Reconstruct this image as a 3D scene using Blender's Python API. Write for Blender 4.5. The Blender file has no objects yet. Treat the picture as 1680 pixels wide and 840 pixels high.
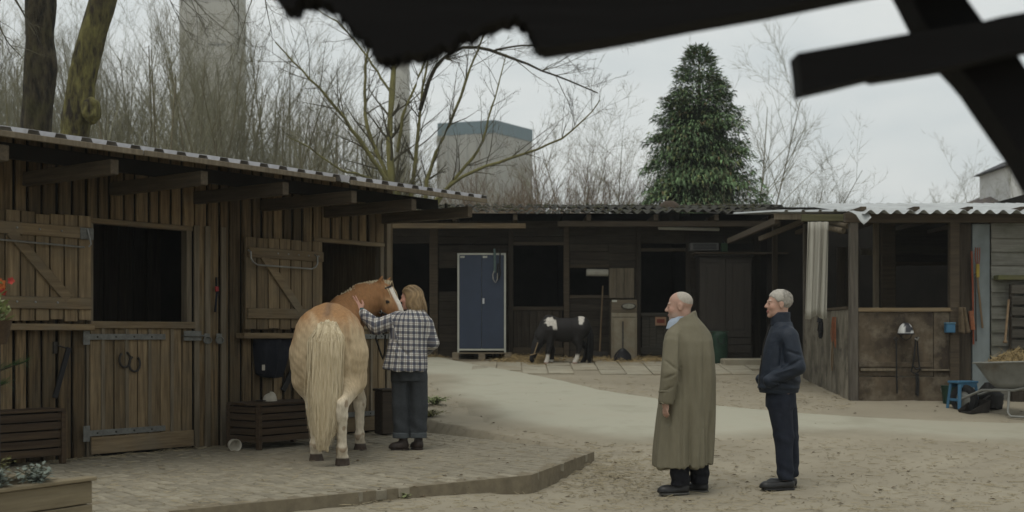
import bpy, math, random
import numpy as np
from mathutils import Vector, Matrix

random.seed(7)
rng = np.random.default_rng(7)
PI = math.pi
SC = bpy.context.scene
COL = SC.collection

# ------------------------------------------------------------------ camera
FPX = 2000.0            # focal length in pixels of the 1680 px wide picture
HOR = 550.0             # horizon row
HC = 1.39               # camera height above the yard in front
cam_d = bpy.data.cameras.new('camera')
cam = bpy.data.objects.new('camera', cam_d); COL.objects.link(cam)
cam.location = (0, 0, HC); cam.rotation_euler = (PI/2, 0, 0)
cam_d.sensor_width = 36.0; cam_d.lens = 36.0*FPX/1680.0
cam_d.shift_y = (HOR-420.0)/1680.0
cam_d.clip_start = 0.05; cam_d.clip_end = 3000
cam_d.dof.use_dof = True; cam_d.dof.focus_distance = 11.2; cam_d.dof.aperture_fstop = 2.4
SC.camera = cam

# ------------------------------------------------------------------ sky, sun, exposure
W = bpy.data.worlds.new('World'); SC.world = W; W.use_nodes = True
nt = W.node_tree; nt.nodes.clear()
def wn(t, **k):
    n = nt.nodes.new(t)
    for a, b in k.items(): setattr(n, a, b)
    return n
SUN_EL, SUN_AZ = math.radians(68), math.radians(205)   # azimuth from +Y, clockwise
sky = wn('ShaderNodeTexSky', sky_type='NISHITA', sun_disc=False)
sky.sun_elevation = SUN_EL; sky.sun_rotation = SUN_AZ; sky.dust_density = 4.0
tc = wn('ShaderNodeTexCoord')
mp = wn('ShaderNodeMapping'); mp.inputs['Scale'].default_value = (1.6, 1.6, 5.5)
nz = wn('ShaderNodeTexNoise'); nz.inputs['Scale'].default_value = 1.7
nz.inputs['Detail'].default_value = 7; nz.inputs['Roughness'].default_value = 0.52; nz.inputs['Distortion'].default_value = 0.35
cr = wn('ShaderNodeValToRGB')
cr.color_ramp.elements[0].position = 0.34; cr.color_ramp.elements[0].color = (5.75, 6.2, 6.25, 1)
cr.color_ramp.elements[1].position = 0.66; cr.color_ramp.elements[1].color = (7.45, 7.6, 7.35, 1)
mx = wn('ShaderNodeMix', data_type='RGBA'); mx.inputs['Factor'].default_value = 0.93
bg = wn('ShaderNodeBackground'); bg.inputs['Strength'].default_value = 0.1
wo = wn('ShaderNodeOutputWorld')
L = nt.links.new
L(tc.outputs['Generated'], mp.inputs['Vector']); L(mp.outputs['Vector'], nz.inputs['Vector'])
L(nz.outputs['Fac'], cr.inputs['Fac'])
L(sky.outputs['Color'], mx.inputs['A']); L(cr.outputs['Color'], mx.inputs['B'])
L(mx.outputs['Result'], bg.inputs['Color']); L(bg.outputs['Background'], wo.inputs['Surface'])
sun_d = bpy.data.lights.new('sun', 'SUN'); sun_d.energy = 0.9; sun_d.angle = math.radians(28); sun_d.color = (1.0, 0.97, 0.9)
sun = bpy.data.objects.new('sun', sun_d); COL.objects.link(sun)
sd = Vector((math.sin(SUN_AZ)*math.cos(SUN_EL), math.cos(SUN_AZ)*math.cos(SUN_EL), math.sin(SUN_EL)))
sun.rotation_euler = sd.to_track_quat('Z', 'Y').to_euler(); sun.location = sd*60
SC.view_settings.view_transform = 'Standard'; SC.view_settings.look = 'None'
SC.view_settings.exposure = 0.2; SC.view_settings.gamma = 1.0; SC.view_settings.use_curve_mapping = False
SC.cycles.use_denoising = True
SC.cycles.max_bounces = 6; SC.cycles.diffuse_bounces = 4; SC.cycles.glossy_bounces = 2

# ------------------------------------------------------------------ place helpers
def P(u, v, Y): return Vector(((u-840.0)/FPX*Y, Y, HC-(v-HOR)/FPX*Y))
def sstep(a, b, x):
    t = np.clip((x-a)/(b-a), 0, 1); return t*t*(3-2*t)
def gz(x, y):
    """height of the sloping yard"""
    x = np.asarray(x, float); y = np.asarray(y, float)
    t = y-10.55
    ramp = 0.5*(t+np.sqrt(t*t+0.5))
    ramp = np.minimum(ramp, 11.9 + 0.0*ramp)
    z = 0.0825*ramp-0.012
    z = z + 0.13*sstep(1.0, -0.6, x)*sstep(14.5, 11.0, y)
    z = z + 0.012*np.sin(x*1.3+y*0.7)*np.sin(y*1.1-x*0.4)*sstep(24, 20, y)
    return z
def gzf(x, y):
    t = y-10.55; r = min(0.5*(t+math.sqrt(t*t+0.5)), 11.9); ss = lambda a, b, q: (lambda k: k*k*(3-2*k))(min(1.0, max(0.0, (q-a)/(b-a))))
    return 0.0825*r-0.012+0.13*ss(1.0, -0.6, x)*ss(14.5, 11.0, y)+0.012*math.sin(x*1.3+y*0.7)*math.sin(y*1.1-x*0.4)*ss(24, 20, y)
def G(u, v):
    """where the ray of a picture point meets the yard"""
    lo, hi = 4.0, 26.0; ax = (u-840.0)/FPX; az = (v-HOR)/FPX
    for _ in range(26):
        m = 0.5*(lo+hi)
        if HC-az*m > gzf(ax*m, m): lo = m
        else: hi = m
    return Vector((ax*hi, hi, gzf(ax*hi, hi)))

# ------------------------------------------------------------------ object helpers
def tag(o, label=None, cat=None, group=None, kind=None):
    if label: o['label'] = label
    if cat: o['category'] = cat
    if group: o['group'] = group
    if kind: o['kind'] = kind
    return o
def empty(name, loc=(0, 0, 0), rz=0.0, label=None, cat=None, group=None, parent=None):
    o = bpy.data.objects.new(name, None); COL.objects.link(o)
    o.location = loc; o.rotation_euler = (0, 0, rz); o.empty_display_size = 0.1
    if parent: o.parent = parent
    return tag(o, label, cat, group)
def mesh(name, v, f, mat=None, smooth=False, col=None):
    me = bpy.data.meshes.new(name)
    v = np.asarray(v, np.float32)
    if isinstance(f, np.ndarray):
        n, k = f.shape
        me.vertices.add(len(v)); me.vertices.foreach_set('co', v.ravel())
        me.loops.add(n*k); me.loops.foreach_set('vertex_index', f.ravel().astype(np.int32))
        me.polygons.add(n); me.polygons.foreach_set('loop_start', np.arange(0, n*k, k, dtype=np.int32))
        me.update(calc_edges=True); me.validate()
    else:
        me.from_pydata([tuple(map(float, p)) for p in v], [], f)
    if smooth: me.polygons.foreach_set('use_smooth', np.ones(len(me.polygons), bool))
    if col is not None:
        a = me.color_attributes.new('Col', 'FLOAT_COLOR', 'POINT')
        c = np.ones((len(v), 4), np.float32); c[:, :3] = col
        a.data.foreach_set('color', c.ravel())
    if mat: me.materials.append(mat)
    return me
def link(name, me, parent=None, loc=None, rot=None):
    o = bpy.data.objects.new(name, me); COL.objects.link(o)
    if parent: o.parent = parent
    if loc is not None: o.location = loc
    if rot is not None: o.rotation_euler = rot
    return o

# chamfered box topology
_cb_idx = {}
_cb = []
for sx in (-1, 1):
    for sy in (-1, 1):
        for sz in (-1, 1):
            for a in range(3):
                _cb_idx[(sx, sy, sz, a)] = len(_cb); _cb.append((sx, sy, sz, a))
def _cbpos(h, c):
    out = np.empty((24, 3))
    for i, (sx, sy, sz, a) in enumerate(_cb):
        s = (sx, sy, sz)
        out[i] = [s[k]*(h[k]-(0 if k == a else c)) for k in range(3)]
    return out
def _cbfaces():
    F = []
    S = (-1, 1)
    for a in range(3):
        b, c = (a+1) % 3, (a+2) % 3
        for s in S:
            q = []
            for (t, w) in ((-1, -1), (1, -1), (1, 1), (-1, 1)):
                k = [0, 0, 0]; k[a] = s; k[b] = t; k[c] = w
                q.append(_cb_idx[(*k, a)])
            F.append(q if s > 0 else q[::-1])
        for t in S:
            for w in S:     # edge along a
                k0 = [0, 0, 0]; k0[a] = -1; k0[b] = t; k0[c] = w
                k1 = list(k0); k1[a] = 1
                F.append([_cb_idx[(*k0, b)], _cb_idx[(*k1, b)], _cb_idx[(*k1, c)], _cb_idx[(*k0, c)]])
    for sx in S:
        for sy in S:
            for sz in S:
                F.append([_cb_idx[(sx, sy, sz, a)] for a in range(3)])
    pos = _cbpos((1, 1, 1), 0.2)
    G_ = []
    for q in F:
        p = pos[q]; n = np.cross(p[1]-p[0], p[2]-p[0])
        G_.append(q if np.dot(n, p.mean(0)) > 0 else q[::-1])
    return G_
_CBF = _cbfaces()
_BXF = [(0, 1, 3, 2), (4, 6, 7, 5), (0, 4, 5, 1), (2, 3, 7, 6), (0, 2, 6, 4), (1, 5, 7, 3)]

class MB:
    """collects shapes for one mesh"""
    def __init__(s): s.v = []; s.f = []; s.n = 0
    def raw(s, v, f):
        v = np.asarray(v, float); s.v.append(v)
        s.f += [tuple(int(i)+s.n for i in q) for q in f]; s.n += len(v); return s
    def box(s, x0, x1, y0, y1, z0, z1, c=0.0, M=None):
        h = np.array([(x1-x0)/2, (y1-y0)/2, (z1-z0)/2]); m = np.array([(x0+x1)/2, (y0+y1)/2, (z0+z1)/2])
        h = np.abs(h)
        if c > 0:
            v = _cbpos(h, min(c, 0.45*h.min())); f = _CBF
        else:
            v = np.array([(a*h[0], b*h[1], d*h[2]) for a in (-1, 1) for b in (-1, 1) for d in (-1, 1)]); f = _BXF
        v = v+m
        if M is not None: v = (np.array(M.to_3x3()) @ v.T).T+np.array(M.translation)
        return s.raw(v, f)
    def bar(s, a, b, w, t, up=(0, 0, 1), c=0.004):
        """square bar from a to b; w across, t along 'up'"""
        a = Vector(a); b = Vector(b); d = b-a; L_ = d.length; z = d/L_
        up = Vector(up); x = up.cross(z)
        if x.length < 1e-5: x = Vector((1, 0, 0))
        x.normalize(); y = z.cross(x)
        M = Matrix(((x.x, y.x, z.x, a.x), (x.y, y.y, z.y, a.y), (x.z, y.z, z.z, a.z), (0, 0, 0, 1)))
        return s.box(-w/2, w/2, -t/2, t/2, 0, L_, c, M)
    def tube(s, pts, rad, n=8, cap=True):
        pts = np.asarray([tuple(p) for p in pts], float); m = len(pts)
        rad = np.full(m, rad) if np.isscalar(rad) else np.asarray(rad, float)
        T = np.gradient(pts, axis=0); T /= np.linalg.norm(T, axis=1)[:, None]+1e-9
        ref = np.array([0, 0, 1.0]) if abs(T[0][2]) < 0.9 else np.array([1.0, 0, 0])
        V = []
        nrm = np.cross(T[0], ref); nrm /= np.linalg.norm(nrm)
        for i in range(m):
            nrm = nrm-T[i]*np.dot(nrm, T[i]); nrm /= np.linalg.norm(nrm)+1e-9
            bn = np.cross(T[i], nrm)
            for k in range(n):
                a = 2*PI*k/n; V.append(pts[i]+rad[i]*(math.cos(a)*nrm+math.sin(a)*bn))
        F = [(i*n+k, i*n+(k+1) % n, (i+1)*n+(k+1) % n, (i+1)*n+k) for i in range(m-1) for k in range(n)]
        if cap: F += [tuple(range(n))[::-1], tuple((m-1)*n+k for k in range(n))]
        return s.raw(V, F)
    def lathe(s, prof, n=16, M=None, cap=True):
        V = [(r*math.cos(2*PI*k/n), r*math.sin(2*PI*k/n), z) for r, z in prof for k in range(n)]
        m = len(prof)
        F = [(i*n+k, i*n+(k+1) % n, (i+1)*n+(k+1) % n, (i+1)*n+k) for i in range(m-1) for k in range(n)]
        if cap: F += [tuple(range(n))[::-1], tuple((m-1)*n+k for k in range(n))]
        V = np.array(V)
        if M is not None: V = (np.array(M.to_3x3()) @ V.T).T+np.array(M.translation)
        return s.raw(V, F)
    def prism(s, poly, y0, y1):
        """outline in x,z pushed along y"""
        n = len(poly)
        V = [(x, y0, z) for x, z in poly]+[(x, y1, z) for x, z in poly]
        F = [tuple(range(n)), tuple(range(2*n-1, n-1, -1))]+[(k, n+k, n+(k+1) % n, (k+1) % n) for k in range(n)]
        return s.raw(V, F)
    def build(s, name, mat, parent=None, smooth=False, loc=None, rot=None):
        me = mesh(name, np.concatenate(s.v), s.f, mat, smooth)
        if smooth:
            try: me.set_sharp_from_angle(angle=math.radians(40))
            except Exception: pass
        return link(name, me, parent, loc, rot)

def plank(name, parent, mat, x0, x1, y0, y1, z0, z1, c=0.004, j=0.0, tilt=0.0):
    """one board with slightly uneven ends and edges"""
    h = np.array([(x1-x0)/2, (y1-y0)/2, (z1-z0)/2]); m = np.array([(x0+x1)/2, (y0+y1)/2, (z0+z1)/2])
    v = _cbpos(h, min(c, 0.4*h.min()))
    if j:
        a = int(np.argmax(h)); o = [k for k in range(3) if k != a]
        for sg in (-1, 1):
            sel = v[:, a]*sg > 0
            v[sel, a] += random.uniform(-j, j)*0.8
            for k in o: v[sel, k] += random.uniform(-j, j)*0.35
    if tilt:
        M = Matrix.Rotation(random.uniform(-tilt, tilt), 3, 'Y'); v = (np.array(M) @ v.T).T
    return link(name, mesh(name, v+m, _CBF, mat), parent)

# ------------------------------------------------------------------ materials
def mat(name, c1, c2=None, stretch=(4, 4, 4), scale=1.0, rough=0.85, bump=0.15, rnd=0.0, stain=None, stain_amt=0.5, stain_scale=1.2,
        spec=0.25, metal=0.0, detail=6, vcol=False, sss=0.0, bdist=0.01, ramp=(0.3, 0.72), coord='Object'):
    m = bpy.data.materials.new(name); m.use_nodes = True
    t = m.node_tree; N = t.nodes; K = t.links.new
    b = N['Principled BSDF']
    b.inputs['Roughness'].default_value = rough; b.inputs['Metallic'].default_value = metal
    b.inputs['Specular IOR Level'].default_value = spec
    if c2 is None: c2 = tuple(x*0.72 for x in c1)
    tc = N.new('ShaderNodeTexCoord'); mp = N.new('ShaderNodeMapping')
    mp.inputs['Scale'].default_value = tuple(x*scale for x in stretch)
    K(tc.outputs[coord], mp.inputs['Vector'])
    oi = N.new('ShaderNodeObjectInfo')
    if rnd:
        ml = N.new('ShaderNodeMath'); ml.operation = 'MULTIPLY'; ml.inputs[1].default_value = 61.0
        cx = N.new('ShaderNodeCombineXYZ')
        K(oi.outputs['Random'], ml.inputs[0])
        for i in range(3): K(ml.outputs[0], cx.inputs[i])
        K(cx.outputs[0], mp.inputs['Location'])
    nz = N.new('ShaderNodeTexNoise'); nz.inputs['Scale'].default_value = 1.0
    nz.inputs['Detail'].default_value = detail; nz.inputs['Roughness'].default_value = 0.62
    K(mp.outputs['Vector'], nz.inputs['Vector'])
    cr = N.new('ShaderNodeValToRGB')
    cr.color_ramp.elements[0].position = ramp[0]; cr.color_ramp.elements[0].color = (*c2, 1)
    cr.color_ramp.elements[1].position = ramp[1]; cr.color_ramp.elements[1].color = (*c1, 1)
    K(nz.outputs['Fac'], cr.inputs['Fac'])
    out = cr.outputs['Color']
    if vcol:
        at = N.new('ShaderNodeAttribute'); at.attribute_name = 'Col'
        mx = N.new('ShaderNodeMix'); mx.data_type = 'RGBA'; mx.blend_type = 'MULTIPLY'; mx.inputs['Factor'].default_value = 1
        K(at.outputs['Color'], mx.inputs['A']); K(out, mx.inputs['B']); out = mx.outputs['Result']
    if stain is not None:
        n2 = N.new('ShaderNodeTexNoise'); n2.inputs['Scale'].default_value = stain_scale
        n2.inputs['Detail'].default_value = 5; n2.inputs['Roughness'].default_value = 0.65
        K(tc.outputs[coord], n2.inputs['Vector'])
        mr = N.new('ShaderNodeMapRange'); mr.inputs['From Min'].default_value = 0.48; mr.inputs['From Max'].default_value = 0.68
        mr.inputs['To Max'].default_value = stain_amt
        K(n2.outputs['Fac'], mr.inputs['Value'])
        mx = N.new('ShaderNodeMix'); mx.data_type = 'RGBA'; mx.inputs['B'].default_value = (*stain, 1)
        K(mr.outputs['Result'], mx.inputs['Factor']); K(out, mx.inputs['A']); out = mx.outputs['Result']
    if rnd:
        mr = N.new('ShaderNodeMapRange'); mr.inputs['To Min'].default_value = 1-rnd; mr.inputs['To Max'].default_value = 1+rnd
        K(oi.outputs['Random'], mr.inputs['Value'])
        hs = N.new('ShaderNodeHueSaturation'); K(mr.outputs['Result'], hs.inputs['Value']); K(out, hs.inputs['Color']); out = hs.outputs['Color']
    K(out, b.inputs['Base Color'])
    if bump:
        bp = N.new('ShaderNodeBump'); bp.inputs['Strength'].default_value = bump; bp.inputs['Distance'].default_value = bdist
        K(nz.outputs['Fac'], bp.inputs['Height']); K(bp.outputs['Normal'], b.inputs['Normal'])
    if sss:
        b.inputs['Subsurface Weight'].default_value = sss; b.inputs['Subsurface Radius'].default_value = (0.02, 0.008, 0.005)
    return m
GV, GHX, GHY = (34, 34, 2.2), (2.2, 34, 34), (34, 2.2, 34)   # grain upright, along x, along y
MT = {}
MT['wood_v'] = mat('weathered_wood', (0.23, 0.162, 0.085), (0.05, 0.034, 0.018), GV, rnd=0.45, bump=0.35, stain=(0.15, 0.13, 0.085), stain_amt=0.5, stain_scale=2.0)
MT['wood_hx'] = mat('weathered_wood_rail', (0.235, 0.175, 0.10), (0.105, 0.074, 0.042), GHX, rnd=0.16, bump=0.35, stain=(0.15, 0.13, 0.095), stain_amt=0.5, stain_scale=2.3)
MT['wood_hy'] = mat('eave_shaded_beam', (0.105, 0.083, 0.056), (0.05, 0.039, 0.026), GHY, rnd=0.16, bump=0.35)  # joist wood, darkened: shade under the deep eave is in the colour
MT['grey_wood'] = mat('grey_wood', (0.20, 0.165, 0.115), (0.105, 0.085, 0.058), GV, rnd=0.15, bump=0.35, stain=(0.10, 0.08, 0.05))
MT['door_v'] = mat('stable_door_wood', (0.25, 0.185, 0.105), (0.085, 0.06, 0.033), GV, rnd=0.26, bump=0.35, stain=(0.11, 0.09, 0.06), stain_scale=3.0)
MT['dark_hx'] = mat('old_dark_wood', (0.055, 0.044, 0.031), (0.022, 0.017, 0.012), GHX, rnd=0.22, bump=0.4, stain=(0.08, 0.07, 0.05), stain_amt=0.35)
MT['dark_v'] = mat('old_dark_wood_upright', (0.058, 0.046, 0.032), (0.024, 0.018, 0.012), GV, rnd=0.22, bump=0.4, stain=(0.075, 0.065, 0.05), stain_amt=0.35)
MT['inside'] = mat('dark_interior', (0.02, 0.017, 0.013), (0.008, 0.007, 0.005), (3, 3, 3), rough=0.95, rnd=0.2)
MT['crate'] = mat('brown_stained_wood', (0.075, 0.05, 0.028), (0.034, 0.022, 0.013), GHX, rnd=0.15, bump=0.3)
MT['steel'] = mat('galvanised_steel', (0.34, 0.34, 0.32), (0.2, 0.2, 0.19), (14, 14, 14), rough=0.45, metal=0.7, bump=0.05)
MT['iron'] = mat('dark_iron', (0.06, 0.055, 0.05), (0.03, 0.026, 0.022), (20, 20, 20), rough=0.6, metal=0.5)
MT['hinge'] = mat('weathered_zinc', (0.2, 0.205, 0.19), (0.11, 0.11, 0.1), (20, 20, 20), rough=0.6, metal=0.35)
MT['black'] = mat('black_plastic', (0.012, 0.012, 0.014), (0.007, 0.007, 0.008), (10, 10, 10), rough=0.5)
MT['sheet_l'] = mat('zinc_roof_sheet', (0.36, 0.36, 0.37), (0.25, 0.25, 0.26), (1.5, 6, 6), rough=0.55, metal=0.0, bump=0.05, stain=(0.16, 0.15, 0.14), stain_amt=0.6)
MT['sheet_r'] = mat('pale_roof_sheet', (0.50, 0.52, 0.51), (0.36, 0.37, 0.37), (3, 1, 6), rough=0.5, bump=0.03, stain=(0.25, 0.25, 0.23), stain_amt=0.5)
MT['sheet_b'] = mat('mossy_fibre_sheet', (0.05, 0.046, 0.038), (0.02, 0.018, 0.015), (6, 6, 6), rough=0.95, bump=0.5, stain=(0.055, 0.06, 0.03), stain_amt=0.7, stain_scale=2.0)

# ================================================================== GROUND
PZ = 0.225                                   # level of the paved platform
def at_z(u, v, z):
    Y = FPX*(HC-z)/(v-HOR); return P(u, v, Y)
KA = at_z(975, 740, PZ); KB = at_z(872, 778, PZ); KC = at_z(320, 833, PZ)
KD = KC+(KC-KB).normalized()*2.6
KG = at_z(693, 708, PZ)
KH = KG+(KG-KA).normalized()*0.42
WDIR = Vector((0.61, 0.7924, 0)).normalized(); WNOR = Vector((WDIR.y, -WDIR.x, 0))   # along the stable wall, and out of it
W0 = Vector((-4.06, 11.6, PZ)); WROT = math.atan2(WDIR.y, WDIR.x)
PLAT = [KA, KB, KC, KD, Vector((-7.0, 7.5, 0)), Vector((-4.6, 14.6, 0)), W0+WDIR*4.25-WNOR*0.6, KH]
def inpoly(x, y, poly):
    x = np.asarray(x); y = np.asarray(y); r = np.zeros(x.shape, bool); n = len(poly)
    for i in range(n):
        a, b = poly[i], poly[(i+1) % n]
        c = ((a[1] > y) != (b[1] > y)) & (x < (b[0]-a[0])*(y-a[1])/((b[1]-a[1]) if abs(b[1]-a[1]) > 1e-9 else 1e-9)+a[0])
        r ^= c
    return r
def polydist(x, y, poly, closed=True):
    d = np.full(np.shape(x), 1e9); n = len(poly)
    for i in range(n if closed else n-1):
        a, b = poly[i], poly[(i+1) % n]; ex, ey = b[0]-a[0], b[1]-a[1]
        t = np.clip(((x-a[0])*ex+(y-a[1])*ey)/(ex*ex+ey*ey), 0, 1)
        d = np.minimum(d, np.hypot(x-a[0]-t*ex, y-a[1]-t*ey))
    return d
xs = np.concatenate([[-320, -250, -120, -60, -30, -18, -12], np.arange(-9, 12.01, 0.09), [13, 16, 22, 35, 60, 120, 250, 320]])
ys = np.concatenate([[-60, -20, -8, -3, 0, 2, 4, 5.5], np.arange(6.5, 24, 0.09), [25, 28, 34, 45, 70, 120, 250, 700]])
X, Y = np.meshgrid(xs, ys, indexing='ij')
Z = gz(X, Y)
rough = 0.006*np.sin(X*5.1+np.sin(Y*3.7)*1.7)*np.sin(Y*6.3+X*1.9)+rng.normal(0, 0.0022, X.shape)
near = (np.abs(X-1.5) < 9) & (Y > 6.5) & (Y < 23)
Z = Z+rough*near
inside = inpoly(X, Y, PLAT) | (polydist(X, Y, [KA+(KH-KA)*.12, KH], False) < 0.11)
Z = np.where(inside, np.minimum(Z, 0.06), Z)
nx_, ny_ = X.shape
idx = np.arange(nx_*ny_).reshape(nx_, ny_)
F = np.stack([idx[:-1, :-1], idx[1:, :-1], idx[1:, 1:], idx[:-1, 1:]], -1).reshape(-1, 4)
MT['dirt'] = mat('yard_dirt', (0.33, 0.292, 0.215), (0.235, 0.205, 0.15), (2.2, 2.2, 2.2), rough=0.95, bump=0.5, bdist=0.02, detail=10,
                 stain=(0.20, 0.172, 0.122), stain_amt=0.6, stain_scale=1.1)
tag(link('ground', mesh('ground', np.stack([X, Y, Z], -1).reshape(-1, 3), F, MT['dirt'], True)), kind='structure')

# worn concrete path
pu = [(480, 585), (600, 585), (700, 586), (760, 592), (850, 608), (1000, 640), (1150, 662), (1300, 676), (1420, 684), (1560, 690), (1720, 694)]
pl = [(1720, 734), (1560, 728), (1440, 722), (1330, 722), (1200, 723), (1060, 733), (985, 731), (900, 719), (845, 709), (795, 700), (757, 684), (730, 662), (705, 638), (680, 622), (600, 614), (480, 602)]
pp = [G(u, v) for u, v in pu+pl]
pp = [Vector((p.x, p.y, 0)) for p in pp]
gx = np.arange(-6, 8, 0.06); gy = np.arange(11.4, 22.4, 0.06)
X, Y = np.meshgrid(gx, gy, indexing='ij')
wob = 0.10*np.sin(X*4.3+Y*2.1)+0.07*np.sin(Y*7.7-X*5.3)+0.04*np.sin(X*13+Y*11)
ins = inpoly(X, Y, pp); D = polydist(X, Y, pp)*np.where(ins, 1, -1); Dl = polydist(X, Y, pp[len(pu):], False); upper = polydist(X, Y, pp[:len(pu)], False) < 0.5; D = D+wob*np.where(upper, 0.12, 0.5)
keep = D > 0.0
idx = np.full(X.shape, -1); 
cellk = keep[:-1, :-1] & keep[1:, :-1] & keep[1:, 1:] & keep[:-1, 1:]
used = np.zeros(X.shape, bool)
for a, b in ((slice(None, -1), slice(None, -1)), (slice(1, None), slice(None, -1)), (slice(1, None), slice(1, None)), (slice(None, -1), slice(1, None))):
    used[a, b] |= cellk
idx[used] = np.arange(used.sum())
F = np.stack([idx[:-1, :-1], idx[1:, :-1], idx[1:, 1:], idx[:-1, 1:]], -1)[cellk]
pz = gz(X, Y)-0.03+0.055*sstep(0.0, 0.22, D)
edge = sstep(0.10, 0.8, Dl+wob*.5+0.18*np.sin(X*2.1)*np.sin(Y*1.7))*(1-.5*sstep(2.5, 6.5, X))
c0 = np.array((0.30, 0.268, 0.20)); c1 = np.array((0.435, 0.42, 0.335))
pc = c0+(c1-c0)*edge[..., None]
MT['path'] = mat('dusty_concrete', (1.0, 1.0, 1.0), (0.74, 0.73, 0.70), (1.6, 1.6, 1.6), rough=0.9, bump=0.25, detail=10, vcol=True, stain=(0.27, 0.235, 0.17), stain_amt=0.4, stain_scale=1.6)
V = np.stack([X, Y, pz], -1)[used]
tag(link('path', mesh('path', V, F, MT['path'], True, pc[used])), kind='structure')

# paved platform in front of the stable
MT['sett'] = mat('paving_sett', (0.30, 0.268, 0.20), (0.18, 0.158, 0.115), (9, 9, 9), rough=0.92, bump=0.3, rnd=0.14, stain=(0.29, 0.26, 0.195), stain_amt=0.7, stain_scale=1.6)
MT['bed'] = mat('sand_bed', (0.22, 0.185, 0.125), (0.14, 0.117, 0.08), (12, 12, 12), rough=1.0)
MT['kerb'] = mat('mossy_kerb_concrete', (0.23, 0.205, 0.14), (0.14, 0.125, 0.085), (7, 7, 7), rough=0.95, bump=0.4, rnd=0.1, stain=(0.075, 0.085, 0.03), stain_amt=0.75, stain_scale=1.5)
pv = [(p.x, p.y, PZ-0.006) for p in PLAT]+[(p.x, p.y, -0.5) for p in PLAT]
n = len(PLAT)
pf = [tuple(range(n-1, -1, -1))]+[(k, (k+1) % n, n+(k+1) % n, n+k) for k in range(n)]
plat = tag(link('pavement', mesh('pavement', pv, pf, MT['bed'])), kind='structure')
cdir = (KG-KA); cdir.z = 0; cdir.normalize(); cper = Vector((-cdir.y, cdir.x, 0))
crot = math.atan2(cdir.y, cdir.x)
sett_me = mesh('sett', _cbpos((0.098, 0.048, 0.04), 0.007), _CBF, MT['sett'])
spots = []
for i in range(-45, 70):
    for k in range(-60, 60):
        p = KA+cdir*(k*0.202+(0.101 if i % 2 else 0))+cper*(i*0.103)
        q = p-W0
        if q.dot(WNOR) < 0.03 and q.dot(WDIR) < 4.2: continue
        if not inpoly(p.x, p.y, PLAT) or polydist(np.array(p.x), np.array(p.y), PLAT) < 0.075: continue
        u = 840+FPX*p.x/p.y; v = HOR+FPX*(HC-PZ)/p.y
        if u < -30 or v > 850: continue
        spots.append((p.y, p.x))
spots.sort()
rest = MB()
for i, (y, x) in enumerate(spots):
    rot = (random.gauss(0, 0.012), random.gauss(0, 0.012), crot+random.gauss(0, 0.012)); loc = (x, y, PZ-0.04+random.gauss(0, 0.0025))
    if i < 300: link('sett', sett_me, plat, loc, rot)
    else:
        M = Matrix.Translation(loc) @ Vector((0, 0, 0)).to_track_quat('Z', 'Y').to_matrix().to_4x4() @ Matrix.Rotation(rot[2], 4, 'Z') @ Matrix.Rotation(rot[0], 4, 'X')
        rest.box(-0.098, 0.098, -0.048, 0.048, -0.04, 0.04, 0.007, M)
tag(rest.build('sett', MT['sett'], plat), kind='stuff')
# kerb stones along the front edge, a timber edge at the back
def kerb_run(a, b, name, m, w, top, depth, piece, ztop=PZ):
    a = Vector((a.x, a.y, 0)); b = Vector((b.x, b.y, 0)); d = b-a; n = max(1, round(d.length/piece)); rz = math.atan2(d.y, d.x)
    for k in range(n):
        l = d.length/n
        h = MB().box(0.004, l-0.004, -w/2, w/2, -depth, top, 0.012)
        o = h.build(name, m, plat, tuple(a+d*(k/n)+Vector((0, 0, ztop+random.uniform(-0.006, 0.006)))), (0, 0, rz+random.gauss(0, 0.004)))
kerb_run(KA, KB, 'kerb_stone', MT['kerb'], 0.09, 0.012, 0.5, 1.0)
kerb_run(KB, KD, 'kerb_stone', MT['kerb'], 0.09, 0.012, 0.5, 1.0)
MT['edge_wood'] = mat('dark_edging_timber', (0.05, 0.038, 0.026), (0.024, 0.018, 0.012), GHX, rnd=0.15, bump=0.4)
kerb_run(KA+cdir*0.05, KH, 'edging_board', MT['edge_wood'], 0.06, 0.095, 0.3, 1.5)

# worn slab strip in front of the back row
MT['slab'] = mat('old_concrete_slab', (0.36, 0.33, 0.25), (0.25, 0.225, 0.17), (4, 4, 4), rough=0.93, bump=0.25, rnd=0.10, stain=(0.24, 0.20, 0.135), stain_amt=0.6, stain_scale=1.7)
strip_root = tag(link('paved_strip', mesh('paved_strip', [(x, y, float(gz(x, y))-0.02) for y in (19.4, 21.9) for x in (-1.6, 6.1)], [(0, 1, 3, 2)], MT['bed'])), kind='structure')
for i in range(17):
    for k in range(3):
        x = -0.9+i*0.425; y = 20.05+k*0.60
        if k == 0 and (i < 3 or i in (5, 9, 12, 16)): continue
        if k == 1 and i < 1: continue
        z0 = float(gz(x, y)); sl = float(gz(x, y+0.3)-gz(x, y-0.3))/0.6
        M = Matrix.Translation((x, y, z0+0.012+random.gauss(0, 0.004))) @ Matrix.Rotation(math.atan(sl)+random.gauss(0, 0.008), 4, 'X') @ Matrix.Rotation(random.gauss(0, 0.012), 4, 'Y')
        MB().box(-0.204, 0.204, -0.29, 0.29, -0.03, 0.012, 0.006, M).build('slab', MT['slab'], strip_root)

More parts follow.
